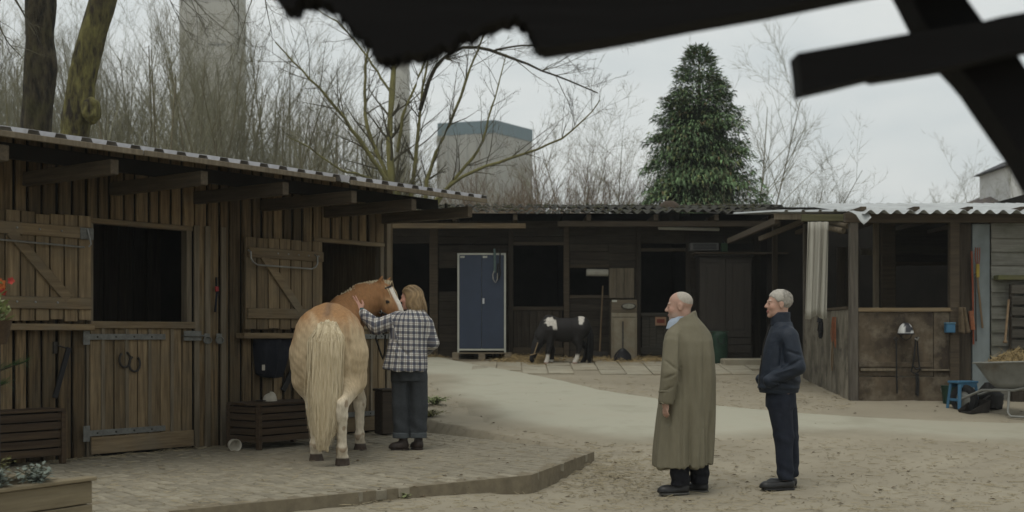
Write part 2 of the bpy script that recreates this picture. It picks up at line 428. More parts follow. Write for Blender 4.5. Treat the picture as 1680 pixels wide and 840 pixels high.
# ================================================================== LEFT STABLE
def WL(u, v, off=0.0):
    """picture point -> (x, z) on the stable wall plane, off metres in front of it (local frame)"""
    d = Vector(((u-840)/FPX, 1.0, -(v-HOR)/FPX)); o = Vector((0, 0, HC))
    q = W0+WNOR*off
    t = (q-o).dot(WNOR)/d.dot(WNOR); p = o+d*t
    return (p-W0).dot(WDIR), p.z-PZ
stable = empty('wooden_stable', W0, WROT, 'long weathered plank stable with two half doors on the left', 'stable')
OP1 = (WL(150, 400)[0], WL(303, 400)[0]); OP2 = (WL(519, 430)[0], WL(621, 430)[0])
LZ, SZ, TOPZ = 2.235, 1.30, 2.96
X0, X1 = -1.9, 4.12
# wall planks: board, narrow recessed strip between
x = X0
bw = 0.125
while x < X1-0.02:
    w = random.uniform(0.105, 0.15); x2 = min(x+w, X1)
    yo = random.uniform(-0.006, 0.006)
    segs = [(0.0+random.uniform(0, 0.015), TOPZ)]
    for (a, b) in ((OP1[0]-0.05, OP1[1]+0.03), (OP2[0]-0.06, OP2[1]+0.02)):
        if x2 > a+0.01 and x < b-0.01: segs = [(LZ+0.05, TOPZ)]
    for (z0, z1) in segs:
        plank('plank', stable, MT['wood_v'], x+0.004, x2-0.008, -0.028+yo, 0.0+yo, z0, z1, 0.004, 0.004)
    x = x2+random.uniform(0.010, 0.026)
# backing boards seen in the gaps, frame posts, lintels
def sbox(name, m, x0, x1, y0, y1, z0, z1, c=0.005, par=None): return plank(name, par or stable, m, x0, x1, y0, y1, z0, z1, c, 0.002)
for (a, b) in ((X0, OP1[0]-0.08), (OP1[1]+0.08, OP2[0]-0.08)):
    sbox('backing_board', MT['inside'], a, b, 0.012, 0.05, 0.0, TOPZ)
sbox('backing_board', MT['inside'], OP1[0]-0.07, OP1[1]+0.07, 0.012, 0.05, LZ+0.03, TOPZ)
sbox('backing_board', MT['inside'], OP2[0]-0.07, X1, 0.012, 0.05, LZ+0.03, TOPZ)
for (a, b) in (OP1, OP2):
    sbox('door_post', MT['grey_wood'], a-0.07, a, -0.036, 0.06, 0.0, LZ+0.03)
    sbox('door_post', MT['grey_wood'], b, b+0.065, -0.036, 0.06, 0.0, LZ+0.03)
    sbox('lintel', MT['wood_hx'], a-0.07, b+0.07, -0.042, 0.05, LZ, LZ+0.05)
sbox('corner_post', MT['grey_wood'], 4.10, 4.17, -0.05, 0.10, 0, TOPZ)
sbox('corner_board', MT['wood_v'], 4.175, 4.235, -0.02, 0.12, 0, TOPZ)
# light vertical cover strip between shutter and door (photo: pale board right of the first opening)
for u in (318, 336, 362):
    x, _ = WL(u, 500); sbox('cover_strip', MT['grey_wood'], x-0.03, x+0.035, -0.052, -0.030, 0.0, 2.3)
# end wall, back wall, inside
link('end_wall', mesh('end_wall', [(x_, y_, z_) for x_ in (4.08, 4.16) for y_, z_ in ((0.13, 0), (3.3, 0), (3.3, 3.53), (0.13, 2.97))], [(0, 1, 2, 3), (7, 6, 5, 4), (0, 4, 5, 1), (1, 5, 6, 2), (2, 6, 7, 3), (3, 7, 4, 0)], MT['wood_v']), stable)
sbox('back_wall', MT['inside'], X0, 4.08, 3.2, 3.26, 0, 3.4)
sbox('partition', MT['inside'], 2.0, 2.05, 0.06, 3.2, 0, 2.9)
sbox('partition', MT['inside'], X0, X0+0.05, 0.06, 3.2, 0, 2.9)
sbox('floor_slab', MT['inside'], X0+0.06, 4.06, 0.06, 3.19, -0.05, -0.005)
for k in range(12):     # boards of the far side seen dimly through the first opening
    sbox('inner_plank', MT['dark_v'], -0.3+k*0.19, -0.3+k*0.19+0.17, 1.5, 1.53, 0, 2.4)

def shutter(x0, x1, z0, z1, nplank, rail_z, brace, y=-0.13, bar=None, label=None):
    s = empty('shutter', (0, 0, 0), 0, parent=stable)
    if label: s['label'] = label
    w = (x1-x0)/nplank
    for k in range(nplank):
        plank('plank', s, MT['door_v'], x0+k*w+0.006, x0+(k+1)*w-0.008, y-0.012, y+0.012, z0+random.uniform(-.01, .01), z1+random.uniform(-.012, .012), 0.004, 0.003)
    for z in rail_z:
        plank('rail', s, MT['wood_hx'], x0+0.02, x1-0.02, y-0.044, y-0.014, z-0.055, z+0.055, 0.006, 0.005)
    (ax, az), (bx, bz) = brace
    MB().bar((ax, y-0.03, az), (bx, y-0.03, bz), 0.03, 0.095, up=(0, 0, 1)).build('brace', MT['wood_hx'], s)
    return s
s1x0 = -1.18; zA, zB = 1.30, 2.275
sh1 = shutter(s1x0, -0.02, zA, zB, 8, (1.46, 2.12), ((-0.86, 2.09), (-0.28, 1.50)))
sh2 = shutter(WL(388, 450)[0], OP2[0]-0.03, 1.235, 2.215, 7, (1.40, 2.05), ((WL(432, 430, .16)[0], 2.02), (WL(492, 500, .16)[0], 1.44)))
sbox('sill_board', MT['wood_hx'], -1.9, 0.0, -0.16, -0.03, 1.21, 1.27)
sbox('sill_board', MT['wood_hx'], WL(386, 540)[0]-0.02, OP2[0]-0.03, -0.17, -0.03, 1.13, 1.19)
# metal bars on the shutters (U bar on the second, straight on the first)
ua, _ = WL(410, 420, 0.2); ub, _ = WL(519, 420, 0.2)
m = MB().tube([(ua, -0.175, 2.07), (ua, -0.215, 2.05), (ua, -0.22, 1.98), (ua+0.03, -0.22, 1.94), (ua+0.09, -0.22, 1.915), (ub-0.09, -0.22, 1.905), (ub-0.03, -0.22, 1.93), (ub, -0.22, 1.97), (ub, -0.215, 2.05), (ub, -0.175, 2.07)], 0.0095, 8)
m.build('metal_bar', MT['steel'], sh2, True)
MB().tube([(-1.2, -0.2, 2.01), (-0.14, -0.2, 1.985)], 0.009, 8).build('metal_bar', MT['steel'], sh1, True)
for (s, xs_, z, y) in ((sh1, (-0.8, -0.58, -0.36), 2.125, -0.176), (sh1, (-0.8, -0.62, -0.4), 1.465, -0.176), (sh2, (2.25, 2.4, 2.55, 2.7, 2.85), 2.055, -0.176)):
    for xx in xs_:
        MB().lathe([(0.011, 0), (0.011, 0.003), (0.006, 0.007)], 8, Matrix.Translation((xx, y, z)) @ Matrix.Rotation(PI/2, 4, 'X')).build('bolt', MT['steel'], s)
# hook plate at the end of shutter one
MB().box(-0.17, -0.03, -0.183, -0.176, 2.06, 2.17, 0.002).build('hook_plate', MT['hinge'], sh1)
MB().tube([(-0.1, -0.19, 2.16), (-0.09, -0.21, 2.08), (-0.08, -0.215, 2.02), (-0.1, -0.21, 1.99)], 0.008, 6).build('hook', MT['steel'], sh1, True)

def half_door(x0, x1, z0, z1, hinge_left, y=-0.05):
    s = empty('half_door', (0, 0, 0), 0, parent=stable)
    n_ = 9; w = (x1-x0)/n_
    for k in range(n_):
        plank('plank', s, MT['door_v'], x0+k*w+0.004, x0+(k+1)*w-0.008, y-0.012+random.uniform(-.003, .003), y+0.012, z0+0.13, z1-0.05, 0.004, 0.003)
    for k in range(1, n_):     # thin cover battens over the joints
        if k % 2: plank('batten', s, MT['grey_wood'], x0+k*w-0.02, x0+k*w+0.018, y-0.032, y-0.0135, z0+0.13, z1-0.06, 0.004, 0.003)
    plank('bottom_board', s, MT['wood_hx'], x0, x1, y-0.035, y-0.0145, z0, z0+0.165, 0.006, 0.006)
    plank('top_rail', s, MT['wood_hx'], x0-0.01, x1+0.01, y-0.045, y+0.02, z1-0.07, z1, 0.006, 0.004)
    hx0, hx1 = (x0-0.06, x0+0.70*(x1-x0)) if hinge_left else (x0+0.3*(x1-x0), x1+0.06)
    for hz in (0.235, z1-0.15):
        h = MB().box(hx0, hx1, y-0.043, y-0.0365, hz-0.028, hz+0.028, 0.002)
        hp = h.build('strap_hinge', MT['hinge'], s)
        e = hx0 if hinge_left else hx1
        MB().box(e-0.035, e+0.035, y-0.05, y-0.0435, hz-0.075, hz+0.075, 0.002).build('hinge_plate', MT['hinge'], s)
        for k in range(4):
            xx = hx0+0.12+k*(hx1-hx0-0.18)/3.5
            MB().lathe([(0.010, 0), (0.009, 0.004), (0.004, 0.007)], 8, Matrix.Translation((xx, y-0.043, hz)) @ Matrix.Rotation(PI/2, 4, 'X')).build('bolt', MT['iron'], s)
    lx = x1-0.02 if hinge_left else x0+0.02
    b = MB().box(lx-0.12, lx+0.10, y-0.05, y-0.046, z1-0.19, z1-0.09, 0.002); b.tube([(lx-0.14, y-0.062, z1-0.14), (lx+0.12, y-0.062, z1-0.14)], 0.010, 6)
    b.build('bolt_latch', MT['hinge'], s)
    return s
d1 = half_door(OP1[0]-0.055, OP1[1]+0.055, 0.03, SZ, True)
d2 = half_door(OP2[0]-0.055, OP2[1]+0.055, 0.03, SZ, False)
def shoe(parent, cx, cz, y, r, ang):
    pts = []
    for k in range(15):
        a = math.radians(120+k*300/14)+ang
        pts.append((cx+r*0.82*math.cos(a), y, cz+r*math.sin(a)))
    MB().tube(pts, 0.011, 6).build('horseshoe', MT['iron'], parent, True)
for u, v, ang in ((206, 590, PI/2), (222, 597, PI/2)):
    x, z = WL(u, v, 0.1); shoe(d1, x, z, -0.09, 0.075, 0.15 if u < 210 else -0.1)
# latches on the wall (two small rings)
for u in (340, 360):
    x, z = WL(u, 555, 0.06)
    b = MB().box(x-0.035, x+0.035, -0.058, -0.053, z-0.05, z+0.05, 0.002); b.tube([(x+0.05*math.cos(a), -0.066, z-0.02+0.035*math.sin(a)) for a in np.linspace(0, 2*PI, 11)], 0.007, 6)
    b.build('ring_latch', MT['hinge'], stable)

# roof: level joists, purlin, fascia, ribbed sheets
EY = -1.42
def EL(u, v, y):     # picture point on the plane local y = y
    return WL(u, v, -y)
for u in (5, 186, 333, 466, 579, 677, 769):
    x, z = EL(u, 310, EY+0.06)
    plank('joist', stable, MT['wood_hy'], x-0.045, x+0.035, EY+0.03, 3.1, 2.52, 2.645, 0.006, 0.006)
sbox('wall_plate', MT['inside'], X0, 4.2, 0.055, 0.15, 2.40, 2.515)
sbox('purlin', MT['inside'], -2.2, 4.28, -0.72, -0.65, 2.65, 2.78)  # near-black colour carries the shade under the eave
# fascia boards
for (a, b, dz) in ((-2.4, -0.42, .0), (-0.40, 1.84, .0), (2.06, 4.25, -0.005)):
    plank('fascia_board', stable, MT['grey_wood'], a, b, EY-0.075, EY-0.045, 2.692+dz, 2.740+dz, 0.004, 0.004)
def rib_sheet(x0, x1, y0, y1, z0, slope, prof, th=0.004):
    """prof: list of (dx, dz) for one period; sheet runs along y"""
    pts = []; x = x0; per = prof[-1][0]
    while x < x1-1e-6:
        for dx, dz in prof[:-1]:
            if x+dx <= x1: pts.append((x+dx, dz))
        x += per
    pts.append((x1, prof[0][1]))
    n = len(pts); V = []
    for t in (0, 1):
        for yy in (y0, (y0*2+y1)/3, y1):
            V += [(px, yy, z0+pz_+(yy-y0)*slope-t*th) for px, pz_ in pts]
    F = []
    for r in range(2):
        for k in range(n-1):
            a = r*n+k; F.append((a, a+1, a+n+1, a+n)); b = 3*n+a; F.append((b, b+n, b+n+1, b+1))
    for k in range(n-1): F.append((k, 3*n+k, 3*n+k+1, k+1)); a = 2*n+k; F.append((a, a+1, 3*n+a+1, 3*n+a))
    return V, F
TRAP = [(0, 0), (0.085, 0), (0.105, 0.062), (0.19, 0.062), (0.22, 0), (0.235, 0)]
k = 0; x = -2.5
while x < 4.2:
    x2 = min(x+0.94, 4.31)
    V, F = rib_sheet(x, x2+0.0, EY-0.04-random.uniform(0, 0.004), 3.4, 2.716+(0.004 if k % 2 else 0.0), 0.178, TRAP)
    link('roof_sheet', mesh('roof_sheet', V, F, MT['sheet_l']), stable); x += 0.94; k += 1

# ================================================================== BACK ROW OF STALLS
YB, ZB = 22.7, 0.97
KB_ = YB/FPX
def bx(u): return (u-840)*KB_
def bz(v): return HC+(HOR-v)*KB_-ZB
row = empty('stall_row', (0, YB, ZB), 0, 'low dark timber stall row with wavy mossy roof at the back', 'stable')
def hboards(par, m, x0, x1, z0, z1, y=0.0, h=0.15, th=0.025, name='plank'):
    z = z0
    while z < z1-0.02:
        z2 = min(z+h*random.uniform(0.9, 1.1), z1)
        if z1-z2 < 0.04: z2 = z1
        plank(name, par, m, x0, x1, y-th+random.uniform(-.005, .005), y, z+0.002, z2-0.004, 0.003, 0.003); z = z2
def vboards(par, m, x0, x1, z0, z1, y=0.0, w=0.14, th=0.025, name='plank'):
    x = x0
    while x < x1-0.02:
        x2 = min(x+w*random.uniform(0.9, 1.1), x1)
        if x1-x2 < 0.04: x2 = x1
        plank(name, par, m, x+0.003, x2-0.003, y-th+random.uniform(-.004, .004), y, z0+random.uniform(0, .01), z1-random.uniform(0, .01), 0.003, 0.003); x = x2
T0 = 2.55
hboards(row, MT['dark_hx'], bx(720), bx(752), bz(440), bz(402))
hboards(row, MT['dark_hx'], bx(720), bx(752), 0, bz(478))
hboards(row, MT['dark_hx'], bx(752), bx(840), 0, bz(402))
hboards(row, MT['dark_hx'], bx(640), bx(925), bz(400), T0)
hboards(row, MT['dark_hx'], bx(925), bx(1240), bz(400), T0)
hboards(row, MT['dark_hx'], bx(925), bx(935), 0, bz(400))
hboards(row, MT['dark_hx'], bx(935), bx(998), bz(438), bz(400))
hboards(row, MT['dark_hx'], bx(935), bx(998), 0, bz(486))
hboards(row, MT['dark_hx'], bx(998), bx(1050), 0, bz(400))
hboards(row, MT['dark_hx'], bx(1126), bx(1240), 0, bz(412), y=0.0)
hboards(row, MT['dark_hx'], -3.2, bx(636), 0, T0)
vboards(row, MT['grey_wood'], bx(999), bx(1040), bz(490), bz(440), y=-0.03)
def panel_door(x0, x1, z0, z1, y, m, frame_m, nm='half_door'):
    s = empty(nm, (0, 0, 0), 0, parent=row)
    vboards(s, m, x0+0.02, x1-0.02, z0, z1-0.03, y=y)
    plank('top_rail', s, frame_m, x0, x1, y-0.06, y-0.027, z1-0.07, z1, 0.004, 0.004)
    plank('rail', s, frame_m, x0, x1, y-0.05, y-0.032, z0+0.04, z0+0.16, 0.004, 0.004)
    return s
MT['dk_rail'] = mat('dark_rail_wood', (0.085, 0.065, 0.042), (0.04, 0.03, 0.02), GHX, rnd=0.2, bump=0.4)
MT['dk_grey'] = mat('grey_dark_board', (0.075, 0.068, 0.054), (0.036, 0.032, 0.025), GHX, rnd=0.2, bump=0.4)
panel_door(bx(841), bx(924), 0.03, bz(503), -0.01, MT['dark_v'], MT['dk_rail'])
panel_door(bx(1051), bx(1125), 0.03, bz(513), -0.01, MT['dk_grey'], MT['dk_grey'])
for u, w, m_ in ((712, 0.16, 'dk_rail'), (838, 0.09, 'dark_v'), (929, 0.10, 'dk_rail'), (1047, 0.09, 'dark_v'), (1128, 0.09, 'dark_v'), (1241, 0.12, 'dark_v')):
    plank('post', row, MT[m_], bx(u)-w/2, bx(u)+w/2, -0.075, -0.03, 0, T0, 0.005, 0.004)
for (a, b, v) in ((840, 926, 400), (934, 999, 437), (934, 999, 487), (1050, 1127, 410)):
    plank('frame_rail', row, MT['dk_rail'], bx(a), bx(b), -0.068, -0.031, bz(v)-0.03, bz(v)+0.03, 0.004, 0.003)
# interior shell
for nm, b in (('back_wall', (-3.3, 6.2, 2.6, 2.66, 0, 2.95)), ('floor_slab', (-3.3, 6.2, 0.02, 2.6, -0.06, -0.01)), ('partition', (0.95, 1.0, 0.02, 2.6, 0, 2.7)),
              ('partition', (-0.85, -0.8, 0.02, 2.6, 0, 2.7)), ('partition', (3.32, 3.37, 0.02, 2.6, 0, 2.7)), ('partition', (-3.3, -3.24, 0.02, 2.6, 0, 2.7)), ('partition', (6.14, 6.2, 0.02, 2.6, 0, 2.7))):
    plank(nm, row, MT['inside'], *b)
# eave timbers
plank('eave_beam', row, MT['wood_hx'], bx(635), bx(862), -0.97, -0.88, 2.33, 2.42, 0.005, 0.006)
plank('eave_beam', row, MT['dk_rail'], bx(912), bx(1262), -0.97, -0.88, 2.36, 2.46, 0.005, 0.006)
for u in (645, 750, 845, 960, 1065, 1160, 1250):
    plank('rafter', row, MT['dk_rail'], bx(u)-0.04, bx(u)+0.04, -1.06, 2.6, 2.46, 2.565, 0.005, 0.005)
# wavy roof sheets, lower and upper course
def wave_prof(p, a, n=10): return [(p*i/n, a*0.5*(1-math.cos(2*PI*i/n))) for i in range(n)]+[(p, 0)]
WAVE = wave_prof(0.177, 0.056)
EYB = -1.16
for (y0, y1, zz) in ((EYB, 0.45, 2.575), (0.30, 1.6, 2.575+1.46*0.118+0.03), (1.45, 2.9, 2.575+2.61*0.118+0.06)):
    x = -3.45; k = 0
    while x < 4.9:
        V, F = rib_sheet(x, x+0.885, y0-random.uniform(0, 0.05), y1, zz+random.uniform(-0.012, 0.02), 0.118, WAVE, 0.008)
        link('roof_sheet', mesh('roof_sheet', V, F, MT['sheet_b']), row); x += 0.885; k += 1
# clumps of moss and old needles on the roof edge
mb = MB()
for i in range(260):
    x = random.uniform(-2.4, 4.9); y = random.choice((random.uniform(-1.12, -0.7), random.uniform(0.2, 0.5), random.uniform(1.3, 2.2)))
    z = 2.62+(y-EYB)*0.118+(0.035 if y > 0.2 else 0)+(0.03 if y > 1.2 else 0)
    r = random.uniform(0.02, 0.06)
    V = [(x+r*random.uniform(.7, 1.3)*math.cos(a), y+r*math.sin(a), z) for a in np.linspace(0, 2*PI, 6)[:-1]]+[(x, y, z+r*random.uniform(.5, 1.0))]
    mb.raw(V, [(k_, (k_+1) % 5, 5) for k_ in range(5)])
MT['moss'] = mat('dry_moss', (0.06, 0.058, 0.028), (0.025, 0.024, 0.014), (30, 30, 30), rough=1.0)
tag(mb.build('moss', MT['moss'], row), kind='stuff')
# brown domed vent on the roof
dm = tag(MB().lathe([(0.0, 0.33), (0.09, 0.32), (0.17, 0.27), (0.21, 0.2), (0.22, 0.1), (0.20, 0.09), (0.19, 0.0), (0.185, -0.45)][::-1], 18).build('roof_vent', mat('rusty_vent', (0.085, 0.06, 0.04), (0.035, 0.026, 0.018), (9, 9, 9), bump=0.4), None, True, tuple(P(1098, 352, 23.6)+Vector((0, 0, -0.06)))),
         'rusty brown domed vent on the wavy roof below the conifer', 'vent')

# ================================================================== RIGHT STALL
YR = 16.67; KR = YR/FPX
def rx(u): return (u-840)*KR
def rz(v): return HC+(HOR-v)*KR
ZR = float(gz(4.7, YR))
stall = empty('open_stall', (0, 0, 0), 0, 'open fronted stall with dirty half walls and pale corrugated roof', 'stable')
MT['dirty'] = mat('dirty_stall_panel', (0.105, 0.08, 0.052), (0.035, 0.026, 0.018), (3.5, 3.5, 2.2), rough=0.9, bump=0.35, rnd=0.08, detail=10, stain=(0.19, 0.16, 0.115), stain_amt=0.55, stain_scale=5.0, ramp=(0.36, 0.64))
MT['dirty_l'] = mat('scuffed_grey_panel', (0.23, 0.205, 0.16), (0.10, 0.088, 0.066), (4, 4, 1.6), rough=0.9, bump=0.3, rnd=0.05, detail=10, stain=(0.06, 0.052, 0.04), stain_amt=0.9, stain_scale=3.6, ramp=(0.38, 0.62))
zt = rz(505)
xL, xR = 4.735, rx(1562)
# front half wall: big panels, kick board, top rail, little ledge
plank('wall_panel', stall, MT['dirty'], xL, xR-0.26, YR, YR+0.03, ZR+0.33, zt-0.06, 0.003, 0.004)
plank('wall_panel', stall, MT['dirty'], xR-0.25, xR, YR, YR+0.03, ZR+0.3, zt-0.06, 0.003, 0.004)
plank('kick_board', stall, MT['dirty'], xL, xR-0.02, YR-0.025, YR+0.02, ZR-0.02, ZR+0.32, 0.004, 0.008)
plank('top_rail', stall, MT['wood_hx'], xL-0.01, xR+0.02, YR-0.03, YR+0.05, zt-0.055, zt, 0.006, 0.004)
plank('ledge', stall, MT['grey_wood'], xL+0.02, xL+0.5, YR-0.05, YR-0.002, ZR+0.40, ZR+0.435, 0.004, 0.004)
plank('ledge', stall, MT['grey_wood'], xR-0.42, xR-0.05, YR-0.04, YR-0.002, ZR+0.40, ZR+0.425, 0.004, 0.004)
plank('rail', stall, MT['dirty'], xL, xR-0.27, YR-0.02, YR-0.002, ZR+0.455, ZR+0.52, 0.004, 0.004)
# side half wall of three panels running back
for k in range(3):
    y0 = YR+0.05+k*0.82; zg = float(gz(4.6, y0+0.4))
    plank('wall_panel', stall, MT['dirty_l'], 4.60, 4.63, y0+0.004, y0+0.815, zg-0.12, zt-0.02-0.01*k, 0.004, 0.006)
plank('top_rail', stall, MT['dk_rail'], 4.585, 4.645, YR+0.05, YR+2.5, zt-0.02, zt+0.02, 0.004)
# posts
MT['post_l'] = mat('stall_post', (0.12, 0.105, 0.085), (0.055, 0.047, 0.037), GV, rnd=0.2, bump=0.4)
plank('post', stall, MT['post_l'], 4.61, 4.725, YR-0.05, YR+0.045, ZR-0.05, 3.05, 0.008, 0.006)
plank('post', stall, MT['post_l'], 4.60, 4.69, YR+2.52, YR+2.62, ZR+0.05, 3.15, 0.006, 0.006)
plank('post', stall, MT['grey_wood'], (1437-840)*18.2/FPX-0.035, (1437-840)*18.2/FPX+0.035, 18.15, 18.25, ZR+0.1, 3.2, 0.006, 0.006)
plank('post', stall, MT['dk_rail'], rx(1566)-0.07, rx(1566)+0.06, YR-0.03, YR+0.07, ZR-0.05, 3.05, 0.006, 0.006)
plank('post', stall, MT['dk_rail'], (1462-840)*18.2/FPX-0.1, (1462-840)*18.2/FPX+0.1, 18.3, 18.4, ZR+0.1, 3.2, 0.006, 0.006)
# inner rear wall with a framed lower opening
yb = 20.2; kb = yb/FPX
hboards(stall, MT['dark_hx'], (1440-840)*kb, 8.4, 1.39+(550-432)*kb, 3.5, y=yb)
hboards(stall, MT['dark_hx'], (1440-840)*kb, (1462-840)*kb, 0.7, 1.39+(550-432)*kb, y=yb)
hboards(stall, MT['dark_hx'], (1556-840)*kb, 8.4, 0.7, 1.39+(550-432)*kb, y=yb)
plank('frame_rail', stall, MT['dk_rail'], (1458-840)*kb, (1556-840)*kb, yb-0.07, yb-0.03, 1.39+(550-436)*kb, 1.39+(550-430)*kb, 0.004)
plank('frame_rail', stall, MT['dk_rail'], (1458-840)*kb, (1463-840)*kb, yb-0.07, yb-0.031, 0.8, 1.39+(550-437)*kb, 0.004)
plank('back_wall', stall, MT['inside'], 4.6, 8.4, 22.0, 22.06, 0.5, 3.7)
plank('side_wall', stall, MT['inside'], 8.4, 8.46, 16.9, 22.0, 0.2, 3.7)
vboards(stall, MT['dark_v'], (1372-840)*0.00955, (1410-840)*0.00955, 1.0, 1.39+(550-405)*0.00955, y=19.1)
hboards(stall, MT['dirty_l'], (1412-840)*0.01, (1437-840)*0.01, 1.39+(550-419)*0.01, 1.39+(550-408)*0.01, y=20.0, h=0.12)  # pale boards stand in for sky light through a wall gap
# front head beam, mossy lower beam, rafters
plank('head_beam', stall, MT['dk_rail'], 4.55, 8.4, YR-0.06, YR+0.06, 2.93, 3.06, 0.006, 0.006)
MT['mossbeam'] = mat('mossy_beam', (0.115, 0.105, 0.055), (0.055, 0.055, 0.025), GHX, bump=0.4, stain=(0.09, 0.10, 0.03), stain_amt=0.7)
yq = 16.95; kq = yq/FPX
plank('head_beam', stall, MT['mossbeam'], (1316-840)*kq, (1398-840)*kq, yq-0.03, yq+0.06, 1.39+(550-363)*kq, 1.39+(550-352)*kq, 0.005, 0.004)
for i in range(6):
    xx = 4.75+i*0.72
    plank('rafter', stall, MT['dk_rail'], xx-0.04, xx+0.04, YR-0.2, 20.3, 3.07, 3.13, 0.004).rotation_euler = (0, 0, 0)
# corrugated roof: front edge low, rising to the back
zf = HC+(HOR-351)*16.28/FPX; slr = (HC+(HOR-334)*20.1/FPX-zf-0.045)/(20.1-16.28)
x = 4.70
while x < 9.0:
    V, F = rib_sheet(x, x+0.885, 16.28-random.uniform(0, 0.02), 20.1, zf+random.uniform(0, 0.004), slr, WAVE, 0.005)
    V = [(px+(py-16.28)*0.045, py, pz_) for px, py, pz_ in V]
    link('roof_sheet', mesh('roof_sheet', V, F, MT['sheet_r']), stall); x += 0.885
# torn end of sheet hanging at the front corner
V = []; n1, n2 = 8, 4
for j in range(n2):
    for i in range(n1):
        s = i/(n1-1); t = j/(n2-1)
        V.append((4.44+s*0.36, 16.42-t*0.14-0.1*(1-s)*0, zf+0.035+0.03*(1-s)-t*(0.025+0.16*math.exp(-((s-.72)/.26)**2))+0.006*math.sin(s*17)))
F = [(j*n1+i, j*n1+i+1, (j+1)*n1+i+1, (j+1)*n1+i) for j in range(n2-1) for i in range(n1-1)]
o = link('bent_sheet', mesh('bent_sheet', V, F, MT['sheet_r'], True), stall); md = o.modifiers.new('s', 'SOLIDIFY'); md.thickness = 0.005
# lower lean-to roof joining the back row
lean = empty('lean_to_roof', (0, 0, 0), 0, 'small pale lean-to roof joining the stall row and open stall', 'roof')
x = 3.72
for k in range(2):
    V, F = rib_sheet(x, x+0.72, 17.2-0.05*k, 21.2, 3.135, 0.09, [(0, 0), (0.12, 0), (0.135, 0.03), (0.165, 0.03), (0.18, 0), (0.24, 0)], 0.004)
    link('roof_sheet', mesh('roof_sheet', V, F, MT['sheet_r']), lean); x += 0.68
plank('edge_board', lean, MT['grey_wood'], 3.72, 4.18, 17.28, 17.31, 3.03, 3.115, 0.004)
plank('rafter', lean, MT['dk_rail'], 3.74, 3.80, 17.35, 21.2, 2.98, 3.07, 0.004)
MB().bar((3.78, 18.6, 2.86), (4.16, 17.45, 3.02), 0.05, 0.07).build('strut', MT['dk_rail'], lean)
plank('post', lean, MT['dark_v'], 4.28, 4.36, 20.0, 20.08, 0.6, 3.35, 0.004)
for (a, b) in (((1352, 372, 17.5), (1384, 379, 17.1)), ((1362, 366, 17.5), (1392, 371, 17.05))):
    MB().tube([P(*a), P(*b)], 0.04, 10).build('pole_end', MT['grey_wood'], lean, True)

# striped plastic curtain hanging from the mossy beam
V = []; n1, n2 = 41, 12
yc = 16.88
for j in range(n2):
    for i in range(n1):
        s = i/(n1-1); t = j/(n2-1)
        p0 = P(1325.5+36*s, 364, yc); p1 = P(1321+37*s-2*s*t, 521+3*math.sin(s*9), yc)
        p = p0.lerp(p1, t); p.y += 0.028*math.sin(s*21+0.5*t)+0.02*math.sin(s*8+1.5*t); p.x += 0.006*math.sin(s*30+t*2); V.append(tuple(p))
F = [(j*n1+i, j*n1+i+1, (j+1)*n1+i+1, (j+1)*n1+i) for j in range(n2-1) for i in range(n1-1)]
MT['curtain'] = mat('dusty_plastic_sheet', (0.40, 0.385, 0.33), (0.25, 0.235, 0.195), (26, 26, 0.7), rough=0.7, bump=0.1)
o = tag(link('plastic_curtain', mesh('plastic_curtain', V, F, MT['curtain'], True)), 'pale grey plastic strip curtain hanging at the open stall corner', 'curtain')
md = o.modifiers.new('s', 'SOLIDIFY'); md.thickness = 0.006

# ================================================================== SHED WITH BOARD SIDING, FAR RIGHT
shed = empty('sided_shed', (0, 0, 0), 0, 'shed with grey horizontal siding and light blue door panel, far right', 'shed')
MT['blue_panel'] = mat('pale_blue_paint', (0.235, 0.265, 0.265), (0.15, 0.175, 0.178), (5, 5, 1.5), rough=0.7, bump=0.1, stain=(0.12, 0.13, 0.12), stain_amt=0.6)
MT['siding'] = mat('grey_painted_siding', (0.22, 0.215, 0.185), (0.12, 0.115, 0.095), GHX, rough=0.85, bump=0.25, rnd=0.15, stain=(0.09, 0.095, 0.06), stain_amt=0.7, stain_scale=2.0)
plank('door_panel', shed, MT['blue_panel'], rx(1600), rx(1629), YR+0.10, YR+0.14, ZR, rz(366), 0.006)
plank('door_panel', shed, MT['dark_v'], rx(1573), rx(1599), YR+0.12, YR+0.15, ZR, rz(366), 0.006)
zz = ZR
while zz < 2.95:
    h = 0.185
    MB().raw([(rx(1630), YR+0.10+0.0, zz), (8.6, YR+0.10, zz), (8.6, YR+0.06, zz), (rx(1630), YR+0.06, zz), (rx(1630), YR+0.10, zz+h), (8.6, YR+0.10, zz+h), (8.6, YR+0.088, zz+h), (rx(1630), YR+0.088, zz+h)],
             [(0, 1, 2, 3), (3, 2, 6, 7), (7, 6, 5, 4), (0, 3, 7, 4), (1, 5, 6, 2), (0, 4, 5, 1)]).build('siding_board', MT['siding'], shed); zz += h
plank('mossy_ledge', shed, MT['mossbeam'], rx(1632), rx(1705), YR-0.12, YR+0.05, rz(460), rz(452), 0.006, 0.01)
# slatted rack under the ledge
rack = tag(empty('slatted_pallet', (0, 0, 0)), 'dark slatted pallet leaning upright against the grey siding', 'pallet')
for k in range(6):
    v = 468+k*18
    plank('slat', rack, MT['dk_grey'], rx(1655), rx(1712), YR-0.10, YR-0.075, rz(v+14), rz(v), 0.003, 0.004)
for u in (1658, 1684, 1708):
    plank('bearer', rack, MT['dark_v'], rx(u)-0.03, rx(u)+0.03, YR-0.073, YR-0.01, rz(575), rz(466), 0.004)
plank('foot_board', rack, MT['dark_v'], rx(1656), rx(1711), YR-0.1, YR-0.02, ZR-0.02, rz(575)-0.002, 0.004)

